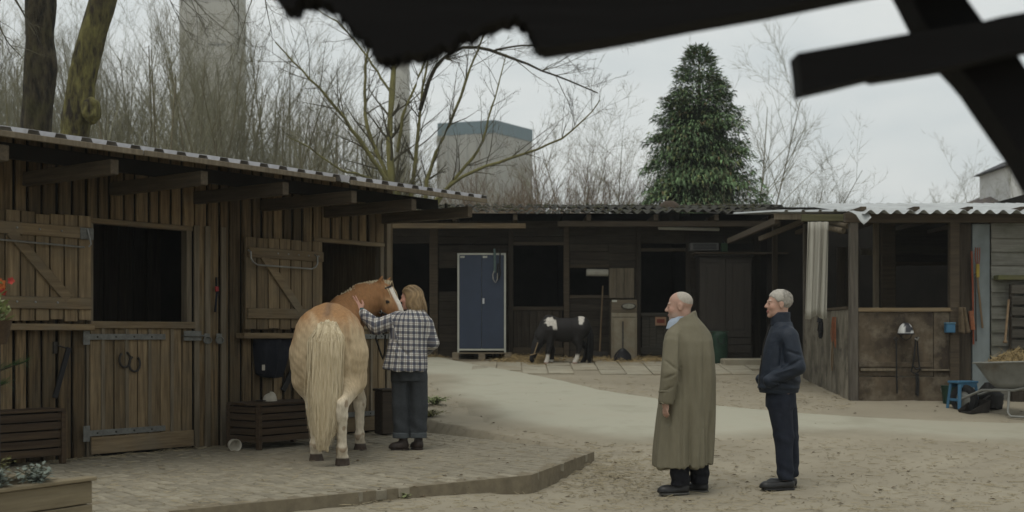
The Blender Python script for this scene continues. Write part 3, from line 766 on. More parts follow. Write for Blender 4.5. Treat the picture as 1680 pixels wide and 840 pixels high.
# ================================================================== FAR HOUSE, TOWER, BLOCK, CHIMNEY
Yh = 62.0
house = empty('far_house', (0, 0, 0), 0, 'distant house with reddish tiled roof and white dormer, right edge', 'house')
MT['tile'] = mat('old_roof_tile', (0.105, 0.08, 0.072), (0.065, 0.052, 0.048), (1, 1, 3), rough=0.9)
MT['render_w'] = mat('white_render', (0.62, 0.62, 0.60), (0.5, 0.5, 0.49), (1, 1, 1), rough=0.9)
MT['slate'] = mat('dark_slate', (0.055, 0.055, 0.06), (0.03, 0.03, 0.033), (2, 2, 2))
a = P(1612, 338, Yh); b = P(1662, 300, Yh)
zr0 = a.z; zr1 = b.z-0.3
xh0, xh1 = a.x-0.5, a.x+16
MB().box(xh0+0.8, xh1, Yh+0.5, Yh+9, 0.5, zr0+0.1).build('wall', MT['render_w'], house)
rfv = [(xh0, Yh-0.2, zr0-0.1), (xh1, Yh-0.2, zr0-0.1), (xh1, Yh+4.7, zr1+0.6), (xh0+3.4, Yh+4.7, zr1+0.6), (xh0, Yh+9.6, zr0-0.1), (xh1, Yh+9.6, zr0-0.1)]
rfv += [(x_, y_, z_-0.18) for x_, y_, z_ in rfv]
link('roof', mesh('roof', rfv, [(0, 1, 2, 3), (4, 3, 2, 5), (0, 3, 4), (6, 9, 8, 7), (10, 11, 8, 9), (6, 10, 9), (0, 6, 7, 1), (4, 5, 11, 10), (0, 4, 10, 6), (1, 7, 8, 2), (2, 8, 11, 5)], MT['tile']), house)
d0 = P(1658, 322, Yh-0.1); d1_ = P(1740, 272, Yh-0.1)
dor = MB().box(d0.x, d1_.x, Yh-0.1, Yh+4, d0.z-0.5, d1_.z).build('dormer', MT['render_w'], house)
MB().prism([(d0.x-0.35, d1_.z), (d1_.x+0.4, d1_.z), ((d0.x+d1_.x)/2, d1_.z+0.75)], Yh-0.35, Yh+4.2).build('dormer_roof', MT['slate'], dor)
MB().box(d0.x+0.75, d0.x+1.75, Yh-0.16, Yh-0.101, d0.z+0.1, d1_.z-0.15).build('window', MT['slate'], dor)

Yt = 170.0
MT['conc'] = mat('tower_concrete', (0.37, 0.36, 0.315), (0.31, 0.30, 0.265), (0.15, 0.15, 0.05), rough=0.9, bump=0, stain=(0.30, 0.29, 0.25), stain_amt=0.4, stain_scale=0.12)
MT['conc2'] = mat('tower_concrete_band', (0.19, 0.19, 0.17), (0.14, 0.14, 0.13), (0.3, 0.3, 0.3), rough=0.9, bump=0)
tw = empty('concrete_tower', (0, 0, 0), 0, 'tall plain concrete tower above the bare trees, upper left', 'tower')
a = P(294, 400, Yt); b = P(384, -120, Yt)
MB().box(a.x, b.x, Yt, Yt+(b.x-a.x), -1, 53, 0.05).build('shaft', MT['conc'], tw)
p = P(341, 73, Yt); MB().box(p.x, p.x+2.6, Yt-0.08, Yt-0.002, p.z-0.15, p.z+0.15).build('slot', MT['conc2'], tw)
for z in range(4, 53, 4):   # casting joints
    MB().box(a.x-0.01, b.x+0.01, Yt-0.03, Yt-0.004, z, z+0.06).build('joint', MT['conc2'], tw) if z % 8 == 0 else None
Yk = 210.0
a = P(647, 400, Yk); b = P(672, 60, Yk)
ch = empty('far_chimney', ((a.x+b.x)/2, Yk, 0), 0, 'slender pale concrete chimney behind the multi-stemmed tree', 'chimney')
MB().lathe([(1.75, -1), (1.5, 20), (1.3, 48), (1.25, 53)], 24).build('shaft', MT['conc'], ch, True)
MB().lathe([(1.42, 53), (1.42, 54)], 24).build('rim', MT['conc2'], ch)
Yo = 190.0
blk = empty('factory_block', (0, 0, 0), 0, 'distant factory block with teal cladding band at the top', 'building')
MT['block'] = mat('block_concrete', (0.33, 0.325, 0.29), (0.27, 0.265, 0.235), (0.2, 0.2, 0.2), rough=0.9, bump=0)
MT['teal'] = mat('teal_cladding', (0.10, 0.155, 0.175), (0.085, 0.13, 0.148), (3, 3, 0.2), rough=0.6, bump=0)
c0 = P(718, 205, Yo+3.0); c1 = P(812, 197, Yo); c2 = P(873, 214, Yo+9)
zt_ = c1.z
def wallquad(p, q, z0, z1, name, m, out=0.0, th=0.3):
    p = Vector((p.x, p.y, 0)); q = Vector((q.x, q.y, 0)); d = (q-p).normalized(); nrm = Vector((d.y, -d.x, 0))
    V = [p+nrm*out, q+nrm*out, q-nrm*th, p-nrm*th]; V = [(v.x, v.y, z0) for v in V]+[(v.x, v.y, z1) for v in V]
    return link(name, mesh(name, V, [(3, 2, 1, 0), (4, 5, 6, 7), (0, 1, 5, 4), (1, 2, 6, 5), (2, 3, 7, 6), (3, 0, 4, 7)], m), blk)
band = 2.0
wallquad(c0, c1, 0, zt_-band, 'wall', MT['block']); wallquad(c1, c2, 0, zt_-band, 'wall', MT['block'])
wallquad(c0, c1, zt_-band+0.01, zt_, 'cladding_band', MT['teal'], 0.1); wallquad(c1, c2, zt_-band+0.01, zt_, 'cladding_band', MT['teal'], 0.1)
for f in np.arange(0.0, 1.001, 0.16667):
    q = c0.lerp(c1, f); MB().box(q.x-0.12, q.x+0.12, q.y-0.35, q.y-0.11, 0, zt_-band).build('pilaster', MT['teal'] if f in (0.5,) else MT['block'], blk)
c3 = c0+Vector((2, 16, 0)); c4 = c2+Vector((-1, 16, 0))
link('roof', mesh('roof', [(q.x, q.y, zt_-0.4) for q in (c0, c1, c2, c4, c3)], [(0, 1, 2, 3, 4)], MT['conc2']), blk)

# ================================================================== THINGS AT THE BACK ROW
def on_g(u, Y): 
    x = (u-840)/FPX*Y; return x, float(gz(x, Y))
MT['navy'] = mat('blue_locker_paint', (0.024, 0.036, 0.062), (0.017, 0.026, 0.047), (3, 3, 3), rough=0.5, bump=0.02, spec=0.4)
MT['cream'] = mat('cream_frame_paint', (0.42, 0.42, 0.36), (0.33, 0.33, 0.28), (5, 5, 5), rough=0.6, bump=0.05)
MT['pallet'] = mat('pallet_wood', (0.20, 0.165, 0.115), (0.11, 0.088, 0.06), GHX, rnd=0.15, bump=0.3)
YLk = 22.0; kl = YLk/FPX
x0, x1 = (742-840)*kl, (839-840)*kl; zg = float(gz(-0.5, YLk))
pal = tag(empty('pallet', (0, 0, 0)), 'flat wooden pallet under the blue metal cabinet', 'pallet')
for k in range(5): plank('deck_board', pal, MT['pallet'], x0, x1, YLk-0.05+k*0.13, YLk+0.055+k*0.13, zg+0.125, zg+0.147, 0.003, 0.003)
for xx in (x0+0.06, (x0+x1)/2, x1-0.06):
    for yy in (YLk, YLk+0.5): plank('block', pal, MT['pallet'], xx-0.06, xx+0.06, yy-0.05, yy+0.05, zg+0.022, zg+0.124, 0.003)
for yy in (YLk, YLk+0.5): plank('bottom_board', pal, MT['pallet'], x0, x1, yy-0.05, yy+0.05, zg-0.01, zg+0.021, 0.003, 0.003)
cab = tag(empty('metal_cabinet', (0, YLk+0.0, zg+0.148)), 'tall blue two-door metal cabinet with cream frame standing on a pallet', 'cabinet')
cx0, cx1 = (750.5-840)*kl, (830-840)*kl; ch_ = (576-413)*kl
def cb(name, m, a, b, c, d, e, f, par=cab, ch=0.003): return MB().box(a, b, c, d, e, f, ch).build(name, m, par)
cb('carcass', MT['cream'], cx0+0.004, cx1-0.004, 0.03, 0.46, 0.03, ch_-0.004)
cb('frame_side', MT['cream'], cx0, cx0+0.032, -0.006, 0.029, 0, ch_); cb('frame_side', MT['cream'], cx1-0.032, cx1, -0.006, 0.029, 0, ch_)
cb('frame_top', MT['cream'], cx0+0.033, cx1-0.033, -0.006, 0.029, ch_-0.03, ch_); cb('frame_base', MT['cream'], cx0+0.033, cx1-0.033, -0.006, 0.029, 0.035, 0.065)
xm = cx0+0.5*(cx1-cx0)
dl = cb('door', MT['navy'], cx0+0.036, xm-0.003, -0.004, 0.028, 0.069, ch_-0.034)
dr = cb('door', MT['navy'], xm+0.003, cx1-0.036, -0.004, 0.028, 0.069, ch_-0.034)
MT['chrome'] = mat('handle_metal', (0.6, 0.6, 0.6), (0.5, 0.5, 0.5), (9, 9, 9), rough=0.3, metal=0.8, bump=0)
cb('handle', MT['chrome'], xm+0.015, xm+0.05, -0.02, -0.0045, ch_*0.49, ch_*0.49+0.10, dr)
for q in (cx0+0.05, xm+0.02): cb('paper_label', MT['cream'], q, q+0.08, -0.0065, -0.0045, ch_-0.085, ch_-0.05, dl if q < xm else dr, 0.0)
# halter and ropes hanging over the cabinet
MT['strap_g'] = mat('grey_green_webbing', (0.10, 0.14, 0.13), (0.06, 0.085, 0.08), (20, 20, 20))
MT['strap_k'] = mat('dark_strap', (0.02, 0.019, 0.018), (0.012, 0.011, 0.010), (20, 20, 20), rough=0.6)
MT['rope_w'] = mat('pale_rope', (0.33, 0.32, 0.28), (0.2, 0.19, 0.16), (30, 30, 30))
hl = tag(empty('halter', (0, 0, 0)), 'halter with grey green webbing hung over the blue cabinet', 'halter')
Yf = YLk-0.03
MB().tube([P(811, 409, Yf+0.04), P(811.5, 413, Yf), P(812, 430, Yf), P(811.5, 447, Yf)], 0.022, 6).build('webbing', MT['strap_g'], hl, True)
MB().tube([P(811, 444, Yf-0.01), P(808.5, 450, Yf-0.02), P(809, 458, Yf-0.02), P(813, 464, Yf-0.02), P(816, 458, Yf-0.02), P(816, 448, Yf-0.02)], 0.009, 6).build('cord', MT['rope_w'], hl, True)
MB().tube([P(820, 409, Yf+0.04), P(820.5, 414, Yf), P(820, 435, Yf), P(821, 450, Yf), P(818, 458, Yf), P(816, 452, Yf), P(817, 432, Yf)], 0.013, 6).build('strap', MT['strap_k'], hl, True)

# old painted feed cabinet with an oval plate
MT['feed'] = mat('faded_beige_paint', (0.25, 0.225, 0.165), (0.16, 0.14, 0.098), (3, 3, 2), rough=0.85, bump=0.2, stain=(0.14, 0.10, 0.06), stain_amt=0.6, stain_scale=3.5)
MT['feed_d'] = mat('brown_header_board', (0.13, 0.105, 0.07), (0.075, 0.06, 0.04), GHX, bump=0.3)
Yc = 21.95; kc = Yc/FPX; fx0, fx1 = (1003-840)*kc, (1045-840)*kc; zg = float(gz(2, Yc)); fz = lambda v: HC+(HOR-v)*kc
fc = tag(empty('feed_cabinet', (0, 0, 0)), 'narrow beige cabinet with an oval plate on its header', 'cabinet')
cb('carcass', MT['feed_d'], fx0+0.004, fx1-0.004, Yc+0.02, Yc+0.4, zg, fz(494), fc)
cb('header', MT['feed_d'], fx0, fx1, Yc-0.015, Yc+0.019, fz(512), fz(492), fc)
cb('drawer_front', MT['feed'], fx0, fx1, Yc-0.005, Yc+0.019, fz(520), fz(512.5), fc)
cb('door', MT['feed'], fx0+0.03, fx1-0.03, Yc-0.002, Yc+0.019, zg+0.03, fz(521), fc)
for a, b in ((fx0, fx0+0.026), (fx1-0.026, fx1)): cb('stile', MT['feed'], a, b, Yc-0.012, Yc+0.019, zg, fz(520.5), fc)
MB().lathe([(0.135, 0), (0.135, 0.012), (0.11, 0.018)], 24, Matrix.Translation((fx0+0.31, Yc-0.0155, fz(502.5))) @ Matrix.Rotation(PI/2, 4, 'X') @ Matrix.Diagonal((1, 0.42, 1, 1))).build('oval_plate', MT['iron'], fc, True)
MB().lathe([(0.11, 0), (0.105, 0.006)], 24, Matrix.Translation((fx0+0.31, Yc-0.034, fz(502.5))) @ Matrix.Rotation(PI/2, 4, 'X') @ Matrix.Diagonal((1, 0.42, 1, 1))).build('oval_face', mat('aged_enamel', (0.24, 0.235, 0.19), (0.12, 0.115, 0.09), (12, 12, 12)), fc, True)
cb('paper_label', MT['cream'], fx0+0.01, fx0+0.10, Yc-0.019, Yc-0.0155, fz(495.5), fz(492.5), fc, 0)
# shovel leaning in front of it
MT['handle'] = mat('tool_handle_wood', (0.2, 0.14, 0.08), (0.12, 0.08, 0.045), (20, 20, 3))
zs = float(gz(2.0, Yc-0.25))
sv = tag(empty('shovel', ((1020-840)*kc, Yc-0.2, zs)), 'round black shovel leaning against the beige cabinet', 'shovel')
V = []; n1 = 13
for j in range(6):
    t = j/5
    for i in range(n1):
        s = -1+2*i/(n1-1); w = 0.155*(1-0.55*max(0, t-0.45)**1.3*2.2)
        V.append((s*w, -0.02+0.05*s*s-0.10*(1-t)*0.4+0.0, 0.015+t*0.20+0.03*(1-s*s)*(1 if t > .9 else 0)))
F = [(j*n1+i, j*n1+i+1, (j+1)*n1+i+1, (j+1)*n1+i) for j in range(5) for i in range(n1-1)]
o = link('blade', mesh('blade', V, F, MT['black'], True), sv); md = o.modifiers.new('s', 'SOLIDIFY'); md.thickness = 0.006
MB().tube([(0, -0.01, 0.18), (0.015, 0.13, 0.72)], 0.014, 8).build('shaft', MT['iron'], sv, True)
# broom leaning by the window
br = tag(empty('broom', (0, 0, 0)), 'broom with pale stick leaning by the small stall window', 'broom')
b0 = P(984, 585, YB-0.35); b0.z = float(gz(b0.x, b0.y)); MB().tube([b0+Vector((0, 0, 0.13)), P(989, 469, YB-0.09)], 0.014, 8).build('stick', MT['handle'], br, True)
MB().box(b0.x-0.16, b0.x+0.16, b0.y-0.03, b0.y+0.03, b0.z+0.005, b0.z+0.12, 0.01).build('bristles', MT['iron'], br)
# rolled pale mat on the sill
a = P(962, 447, YB-0.12); b = P(998, 447.5, YB-0.12)
tag(MB().tube([a, a.lerp(b, .02), a.lerp(b, .98), b], [0.06, 0.067, 0.067, 0.06], 16).build('rolled_blind', mat('pale_blind', (0.42, 0.40, 0.33), (0.32, 0.30, 0.25), (8, 8, 8)), None, True), 'short pale rolled blind hanging in the small stall window', 'blind')
# small sign on the half door
sg = tag(empty('small_sign', (0, 0, 0)), 'small reddish sign on the grey half door behind the beige coat', 'sign')
q0, q1 = P(1075, 534, YB-0.085), P(1093, 520, YB-0.085)
MB().box(q0.x, q1.x, q0.y-0.004, q0.y+0.004, q0.z, q1.z, 0.001).build('board', mat('orange_sign', (0.36, 0.22, 0.13), (0.28, 0.16, 0.1), (9, 9, 9), rough=0.6), sg)
MB().box(q0.x+0.03, q1.x-0.03, q0.y-0.0065, q0.y-0.0045, q0.z+0.045, q1.z-0.04).build('print_block', mat('red_print', (0.22, 0.06, 0.045), None, (60, 60, 60)), sg)
# wardrobe
MT['ward'] = mat('dark_wardrobe_wood', (0.042, 0.036, 0.029), (0.022, 0.018, 0.014), GV, rough=0.6, bump=0.15)
Yw = 21.95; kw = Yw/FPX; wx0, wx1 = (1147-840)*kw, (1234-840)*kw; zg = float(gz(4, Yw)); wz = lambda v: HC+(HOR-v)*kw
wd = tag(empty('wardrobe', (0, 0, 0)), 'old dark wooden two-door wardrobe with drawers under the eave', 'wardrobe')
cb('carcass', MT['ward'], wx0+0.01, wx1-0.01, Yw+0.02, Yw+0.5, zg+0.06, wz(421), wd)
wm = (1190.5-840)*kw
for a, b in ((wx0+0.02, wm-0.004), (wm+0.004, wx1-0.02)):
    d = cb('door', MT['ward'], a, b, Yw-0.004, Yw+0.019, wz(553), wz(424), wd)
    cb('door_panel', MT['ward'], a+0.12, b-0.12, Yw-0.016, Yw-0.0045, wz(540), wz(436), d, 0.008)
    for (z0_, z1_) in ((553, 545), (431, 424)): cb('door_rail', MT['ward'], a+0.002, b-0.002, Yw-0.013, Yw-0.0045, wz(z0_), wz(z1_), d, 0.004)
for v0, v1 in ((565, 554.5), (579, 566.5)):
    d = cb('drawer', MT['ward'], wm+0.004, wx1-0.02, Yw-0.006, Yw+0.019, wz(v1+(v0-v1)), wz(v1), wd, 0.004)
cb('drawer', MT['ward'], wx0+0.02, wm-0.004, Yw-0.006, Yw+0.019, wz(579), wz(554.5), wd, 0.004)
cb('plinth', MT['ward'], wx0, wx1, Yw-0.01, Yw+0.5, zg-0.02, wz(594), wd)
cb('cornice', MT['ward'], wx0-0.03, wx1+0.03, Yw-0.05, Yw+0.5, wz(420.5), wz(417.5), wd)
tag(cb('shelf_board', MT['dk_rail'], (1138-840)*kw, (1292-840)*kw, Yw-0.10, Yw+0.42, wz(416.5), wz(414.6), None), 'long thin shelf board lying across the dark wardrobe', 'shelf')
vb = tag(empty('vent_box', (0, 0, 0)), 'grey louvred vent box on the shelf above the wardrobe', 'vent box')
va, vb_ = P(1133, 413.5, Yw), P(1179, 404, Yw)
cb('housing', mat('grey_vent_paint', (0.12, 0.12, 0.11), (0.08, 0.08, 0.075), (6, 6, 6)), va.x, vb_.x, Yw, Yw+0.25, va.z+0.03, vb_.z+0.06, vb)
for k in range(4): cb('louvre', MT['black'], va.x+0.04, vb_.x-0.04, Yw-0.01, Yw-0.0005, va.z+0.055+k*0.026, va.z+0.067+k*0.026, vb, 0)
gf = tag(empty('green_canister', (0, 0, 0)), 'small tilted green canister on the shelf beside the vent box', 'canister')
ga = P(1187, 414.4, Yw+0.1)
MB().box(ga.x-0.05, ga.x+0.07, ga.y-0.04, ga.y+0.04, ga.z+0.015, ga.z+0.17, 0.01).build('body', mat('dark_green_plastic', (0.03, 0.06, 0.03), (0.02, 0.04, 0.02), (5, 5, 5)), gf)
MB().lathe([(0.02, 0), (0.02, 0.035)], 10, Matrix.Translation((ga.x, ga.y, ga.z+0.17))).build('cap', MT['black'], gf)
# green refuse sack
def blob(name, m, c, r, h, seed, parent=None, n=22, rings=14, top=0.8):
    rr = np.random.default_rng(seed); V = []
    for j in range(rings):
        t = j/(rings-1); pr = r*(0.93+0.12*math.sin(t*PI*0.9)) if t < top else r*(1-(t-top)/(1-top)*0.75)
        for i in range(n):
            a = 2*PI*i/n; k_ = 1+0.05*math.sin(5*a+seed+3*t)+0.035*math.sin(9*a-4*t*seed)+rr.normal(0, 0.01)
            V.append((c[0]+pr*k_*math.cos(a), c[1]+pr*k_*math.sin(a), c[2]+t*h))
    F = [(j*n+i, j*n+(i+1) % n, (j+1)*n+(i+1) % n, (j+1)*n+i) for j in range(rings-1) for i in range(n)]+[tuple(range(n))[::-1], tuple((rings-1)*n+i for i in range(n))]
    return link(name, mesh(name, V, F, m, True), parent)
MT['green'] = mat('dark_green_tarp', (0.022, 0.052, 0.032), (0.012, 0.03, 0.019), (9, 9, 9), rough=0.5, bump=0.3)
gs = on_g(1180, 21.4)
sack = tag(empty('garden_sack', (gs[0], 21.4, gs[1])), 'round dark green garden sack standing in front of the wardrobe', 'sack')
blob('body', MT['green'], (0, 0, 0), 0.145, 0.58, 4, sack, top=0.96)
MB().tube([(0.155*math.cos(a), 0.155*math.sin(a), 0.57) for a in np.linspace(0, 2*PI, 25)], 0.010, 6).build('rim', MT['green'], sack, True)
for sx in (-1, 1): MB().tube([(sx*0.06, -0.15, 0.46), (sx*0.05, -0.175, 0.38), (sx*0.0, -0.18, 0.35)], 0.007, 6).build('strap', MT['black'], sack, True)
# stone step by the wardrobe
st = on_g(1238, 21.0); tag(MB().box(st[0]-0.55, st[0]+0.22, 20.9, 21.3, st[1]-0.05, st[1]+0.13, 0.02).build('stone_step', MT['slab']), 'low stone step beside the dark wardrobe', 'step')
# fluorescent tube lamp under the eave
ll = tag(empty('tube_lamp', (0, 0, 0)), 'unlit tube lamp fixed under the eave above the wardrobe', 'lamp')
la, lb = P(1080, 374, 22.1), P(1180, 376.5, 22.1)
MB().tube([la, la.lerp(lb, .01), la.lerp(lb, .99), lb], [0.026, 0.031, 0.031, 0.026], 12).build('tube', mat('white_diffuser', (0.48, 0.48, 0.43), (0.42, 0.42, 0.38), (5, 5, 5), rough=0.4), ll, True)
MB().bar(la+Vector((0, .0, .058)), lb+Vector((0, 0, .058)), 0.06, 0.05).build('housing', MT['dk_grey'], ll)
for f in (0.2, 0.8): q = la.lerp(lb, f); MB().box(q.x-0.02, q.x+0.02, 22.08, 22.12, q.z+0.084, 3.52).build('bracket', MT['dk_grey'], ll)

# ================================================================== THINGS AT THE RIGHT STALL
YS = YR-0.03
# riding helmet hanging on the half wall
hp = P(1486, 548, YS-0.11)
hm = tag(empty('riding_helmet', hp), 'white and black riding helmet hung on the stall half wall', 'helmet')
V = []; n1, n2 = 24, 9
for j in range(n2):
    t = j/(n2-1)*PI/2
    for i in range(n1):
        a = 2*PI*i/n1; V.append((0.105*math.cos(t)*math.cos(a), 0.105*math.cos(t)*math.sin(a), 0.155*math.sin(t)))
F = [(j*n1+i, j*n1+(i+1) % n1, (j+1)*n1+(i+1) % n1, (j+1)*n1+i) for j in range(n2-1) for i in range(n1)]
col = np.array([[0.55, 0.55, 0.53] if (abs(v[0]) > 0.038 or v[2] < 0.03) else [0.03, 0.03, 0.035] for v in V])
col = np.array([[0.03, 0.03, 0.035] if (0.05 < v[2] < 0.10 and v[0] > 0.02 and v[1] < 0) else c for v, c in zip(V, col)])
link('shell', mesh('shell', V, F, mat('helmet_shell', (1, 1, 1), (0.9, 0.9, 0.9), (4, 4, 4), rough=0.35, bump=0, vcol=True), True, col), hm)
MB().tube([(0.108*math.cos(a), 0.108*math.sin(a), 0.004) for a in np.linspace(0, 2*PI, 25)], 0.008, 6).build('rim', MT['black'], hm, True)
MB().lathe([(0.10, 0), (0.10, 0.006)], 16, Matrix.Translation((0, -0.07, -0.006)) @ Matrix.Diagonal((1, 0.75, 1, 1))).build('peak', MT['black'], hm)
MB().tube([(-0.09, 0, 0), (-0.05, -0.02, -0.06), (0, -0.02, -0.085), (0.05, -0.02, -0.06), (0.09, 0, 0)], 0.006, 6).build('chin_strap', MT['black'], hm, True)
MB().tube([(0, 0.03, 0.15), (0, 0.10, 0.155)], 0.006, 6).build('hook', MT['iron'], hm)
# lead chain, bridle
lc = tag(empty('lead_rope', (0, 0, 0)), 'thin dark lead rope hanging straight on the stall half wall', 'rope')
MB().tube([P(1470, 556, YS), P(1470.5, 565, YS-0.02), P(1471, 610, YS-0.02), P(1472, 645, YS-0.02)], 0.010, 6).build('cord', MT['strap_k'], lc, True)
MB().tube([P(1466, 556, YS-.02), P(1470, 560, YS-.02), P(1474, 556, YS-.02), P(1470, 553, YS-.02), P(1466, 556, YS-.02)], 0.010, 6).build('snap_ring', MT['iron'], lc, True)
bd = tag(empty('bridle', (0, 0, 0)), 'black leather bridle with looped reins hanging below the helmet', 'bridle')
MB().tube([P(1503, 553, YS), P(1502, 560, YS-.03), P(1500, 585, YS-.03), P(1497, 602, YS-.03), P(1495, 609, YS-.03), P(1502, 614, YS-.03), P(1509, 608, YS-.03), P(1508, 596, YS-.03), P(1506, 580, YS-.03), P(1505, 560, YS-.03)], 0.011, 6).build('headpiece', MT['strap_k'], bd, True)
MB().tube([P(1498, 600, YS-.05), P(1503, 606, YS-.05), P(1510, 604, YS-.05)], 0.012, 6).build('noseband', MT['strap_k'], bd, True)
MB().tube([P(1503, 612, YS-.04), P(1504, 630, YS-.04), P(1503, 648, YS-.04), P(1506, 650, YS-.04), P(1507, 630, YS-.04), P(1506, 613, YS-.04)], 0.012, 6).build('reins', MT['strap_k'], bd, True)
MB().tube([P(1501, 555, YS-.05), P(1505, 558, YS-.05), P(1507, 553, YS-.05)], 0.012, 6).build('buckle', MT['steel'], bd, True)
# orange baling twine on the side wall
MT['orange'] = mat('faded_orange_twine', (0.33, 0.13, 0.065), (0.19, 0.075, 0.04), (30, 30, 30))
tw_ = tag(empty('baling_twine', (0, 0, 0)), 'bunch of faded orange baling twine hanging below the curtain', 'twine')
for i in range(9):
    r_ = random.Random(i); yy = 17.3+r_.uniform(-.11, .11); u0 = 1343+r_.uniform(-2, 2); l = r_.uniform(38, 52)
    MB().tube([Vector((4.575, yy, P(u0, 520, yy).z)), Vector((4.565+r_.uniform(-.01, .01), yy+r_.uniform(-.04, .04), P(u0, 535+l*.3, yy).z)), Vector((4.57, yy+r_.uniform(-.06, .06), P(u0, 522+l, yy).z))], 0.006, 5).build('strand', MT['orange'], tw_, True)
MB().tube([Vector((4.56, 17.35, P(1340, v, 17.3).z)) + Vector((0, dy, 0)) for v, dy in ((560, 0), (580, -.03), (600, -.02), (608, 0.02), (600, 0.05), (578, 0.04), (560, 0.0))], 0.008, 5).build('cord_loop', MT['handle'], tw_, True)
gl = tag(empty('black_glove', (0, 0, 0)), 'small dark glove hanging left of the orange twine', 'glove')
q = Vector((4.585, 18.1, P(1333, 520, 18.1).z)); mbx = MB().box(q.x-0.02, q.x+0.012, q.y-0.09, q.y+0.09, q.z-0.24, q.z-0.08, 0.014)
for k in range(4): mbx.tube([(q.x-0.004, q.y-0.065+k*0.043, q.z-0.22), (q.x-0.006, q.y-0.075+k*0.05, q.z-0.30-0.02*(k in (1, 2)))], [0.017, 0.013], 6)
mbx.tube([(q.x-0.004, q.y+0.08, q.z-0.12), (q.x-0.006, q.y+0.13, q.z-0.2)], [0.018, 0.014], 6); mbx.tube([(q.x, q.y, q.z-0.08), (q.x, q.y, q.z)], [0.06, 0.045], 8)
mbx.build('palm', MT['black'], gl, True)
# towel on the rail end, blue box
MT['towel'] = mat('brown_towel', (0.14, 0.105, 0.065), (0.075, 0.055, 0.034), (14, 14, 14), rough=1.0, bump=0.4)
V = []; n1, n2 = 15, 12
for j in range(n2):
    t = j/(n2-1)
    for i in range(n1):
        s = i/(n1-1); p = P(1574+16*s*(0.65+0.5*t)-1, 504+44*t-5*abs(s-.5)*t, YR-0.10); p.y += 0.02*math.sin(s*13)+0.012*math.sin(s*7+t*3); V.append(tuple(p))
F = [(j*n1+i, j*n1+i+1, (j+1)*n1+i+1, (j+1)*n1+i) for j in range(n2-1) for i in range(n1-1)]
o = tag(link('towel', mesh('towel', V, F, MT['towel'], True)), 'brown towel hanging from the post right of the half wall', 'towel'); md = o.modifiers.new('s', 'SOLIDIFY'); md.thickness = 0.012
MT['skyblue'] = mat('blue_plastic', (0.045, 0.135, 0.22), (0.035, 0.105, 0.18), (6, 6, 6), rough=0.5, bump=0.02)
bb = tag(empty('blue_box', (0, 0, 0)), 'small pale blue box hung beside the brown towel', 'box')
q0, q1 = P(1551, 546, YS-.06), P(1566, 529, YS-.06)
MB().box(q0.x, q1.x, YS-0.10, YS-0.005, q0.z, q1.z-0.02, 0.008).build('body', MT['skyblue'], bb); MB().box(q0.x-0.004, q1.x+0.004, YS-0.105, YS-0.002, q1.z-0.019, q1.z, 0.006).build('lid', mat('pale_blue_lid', (0.1, 0.2, 0.27), None, (5, 5, 5)), bb)
# green bucket
gb = P(1560, 655, 16.4); gb.z = float(gz(gb.x, gb.y))
bk = tag(empty('green_bucket', gb), 'small dark green bucket behind the blue stool', 'bucket')
MB().lathe([(0.10, 0), (0.125, 0.22), (0.132, 0.222), (0.132, 0.24), (0.118, 0.24), (0.095, 0.02)], 20, cap=False).build('body', MT['green'], bk, True)
MB().lathe([(0.0, 0.012), (0.096, 0.012)], 20, cap=False).build('bottom', MT['green'], bk)
MB().tube([(0.13*math.cos(a), 0.02, 0.2-0.11*math.sin(a)) for a in np.linspace(0, PI, 11)], 0.004, 5).build('bail', MT['steel'], bk)
cb('paper_label', MT['cream'], 0.02, 0.07, -0.132, -0.129, 0.11, 0.16, bk, 0)
# blue stool
sp = P(1580, 659, 15.9); sp.z = float(gz(sp.x, sp.y))
so = tag(empty('blue_stool', sp, 0.35), 'light blue plastic step stool beside the wheelbarrow', 'stool')
MB().box(-0.16, 0.16, -0.11, 0.11, 0.335, 0.365, 0.012).build('seat', MT['skyblue'], so)
for sx in (-1, 1):
    for sy in (-1, 1):
        MB().bar((sx*0.155, sy*0.115, 0.0), (sx*0.125, sy*0.085, 0.336), 0.045, 0.035).build('leg', MT['skyblue'], so)
for sx in (-1, 1): MB().bar((sx*0.148, -0.08, 0.12), (sx*0.148, 0.08, 0.12), 0.02, 0.035).build('stretcher', MT['skyblue'], so)
for sy in (-1, 1): MB().box(-0.12, 0.12, sy*0.1-0.008, sy*0.1+0.008, 0.28, 0.334, 0.003).build('apron', MT['skyblue'], so)

# wheelbarrow with dry bedding
wb = P(1677, 690, 15.2); wb.z = float(gz(wb.x, wb.y))
bar = tag(empty('wheelbarrow', wb, math.radians(-50)), 'grey metal wheelbarrow heaped with straw at the right edge', 'wheelbarrow')
# local frame: +x towards the handles (away, left), wheel towards -x (near right)
MT['tray'] = mat('grey_barrow_paint', (0.26, 0.265, 0.25), (0.17, 0.172, 0.16), (5, 5, 5), rough=0.55, metal=0.2, bump=0.1, stain=(0.12, 0.09, 0.06), stain_amt=0.6, stain_scale=3)
MT['wb_frame'] = mat('worn_tube_paint', (0.28, 0.28, 0.255), (0.18, 0.18, 0.16), (9, 9, 9), rough=0.5, metal=0.3)
def ringpts(x0, x1, w, z0, z1, n=40, k=5.0):
    out = []
    for i in range(n):
        a = 2*PI*i/n; c, s = math.cos(a), math.sin(a)
        d = (abs(c)**k+abs(s)**k)**(-1/k); X_ = c*d; out.append(((x0+x1)/2+X_*(x1-x0)/2, s*d*w*(1.0+0.08*X_), z0+(z1-z0)*(X_*0.5+0.5)))
    return out
rings = [ringpts(-0.55, 0.48, 0.345, 0.66, 0.70), ringpts(-0.53, 0.46, 0.33, 0.655, 0.695), ringpts(-0.36, 0.36, 0.25, 0.42, 0.44), ringpts(-0.30, 0.30, 0.20, 0.36, 0.37), ringpts(-0.1, 0.1, 0.08, 0.355, 0.36)]
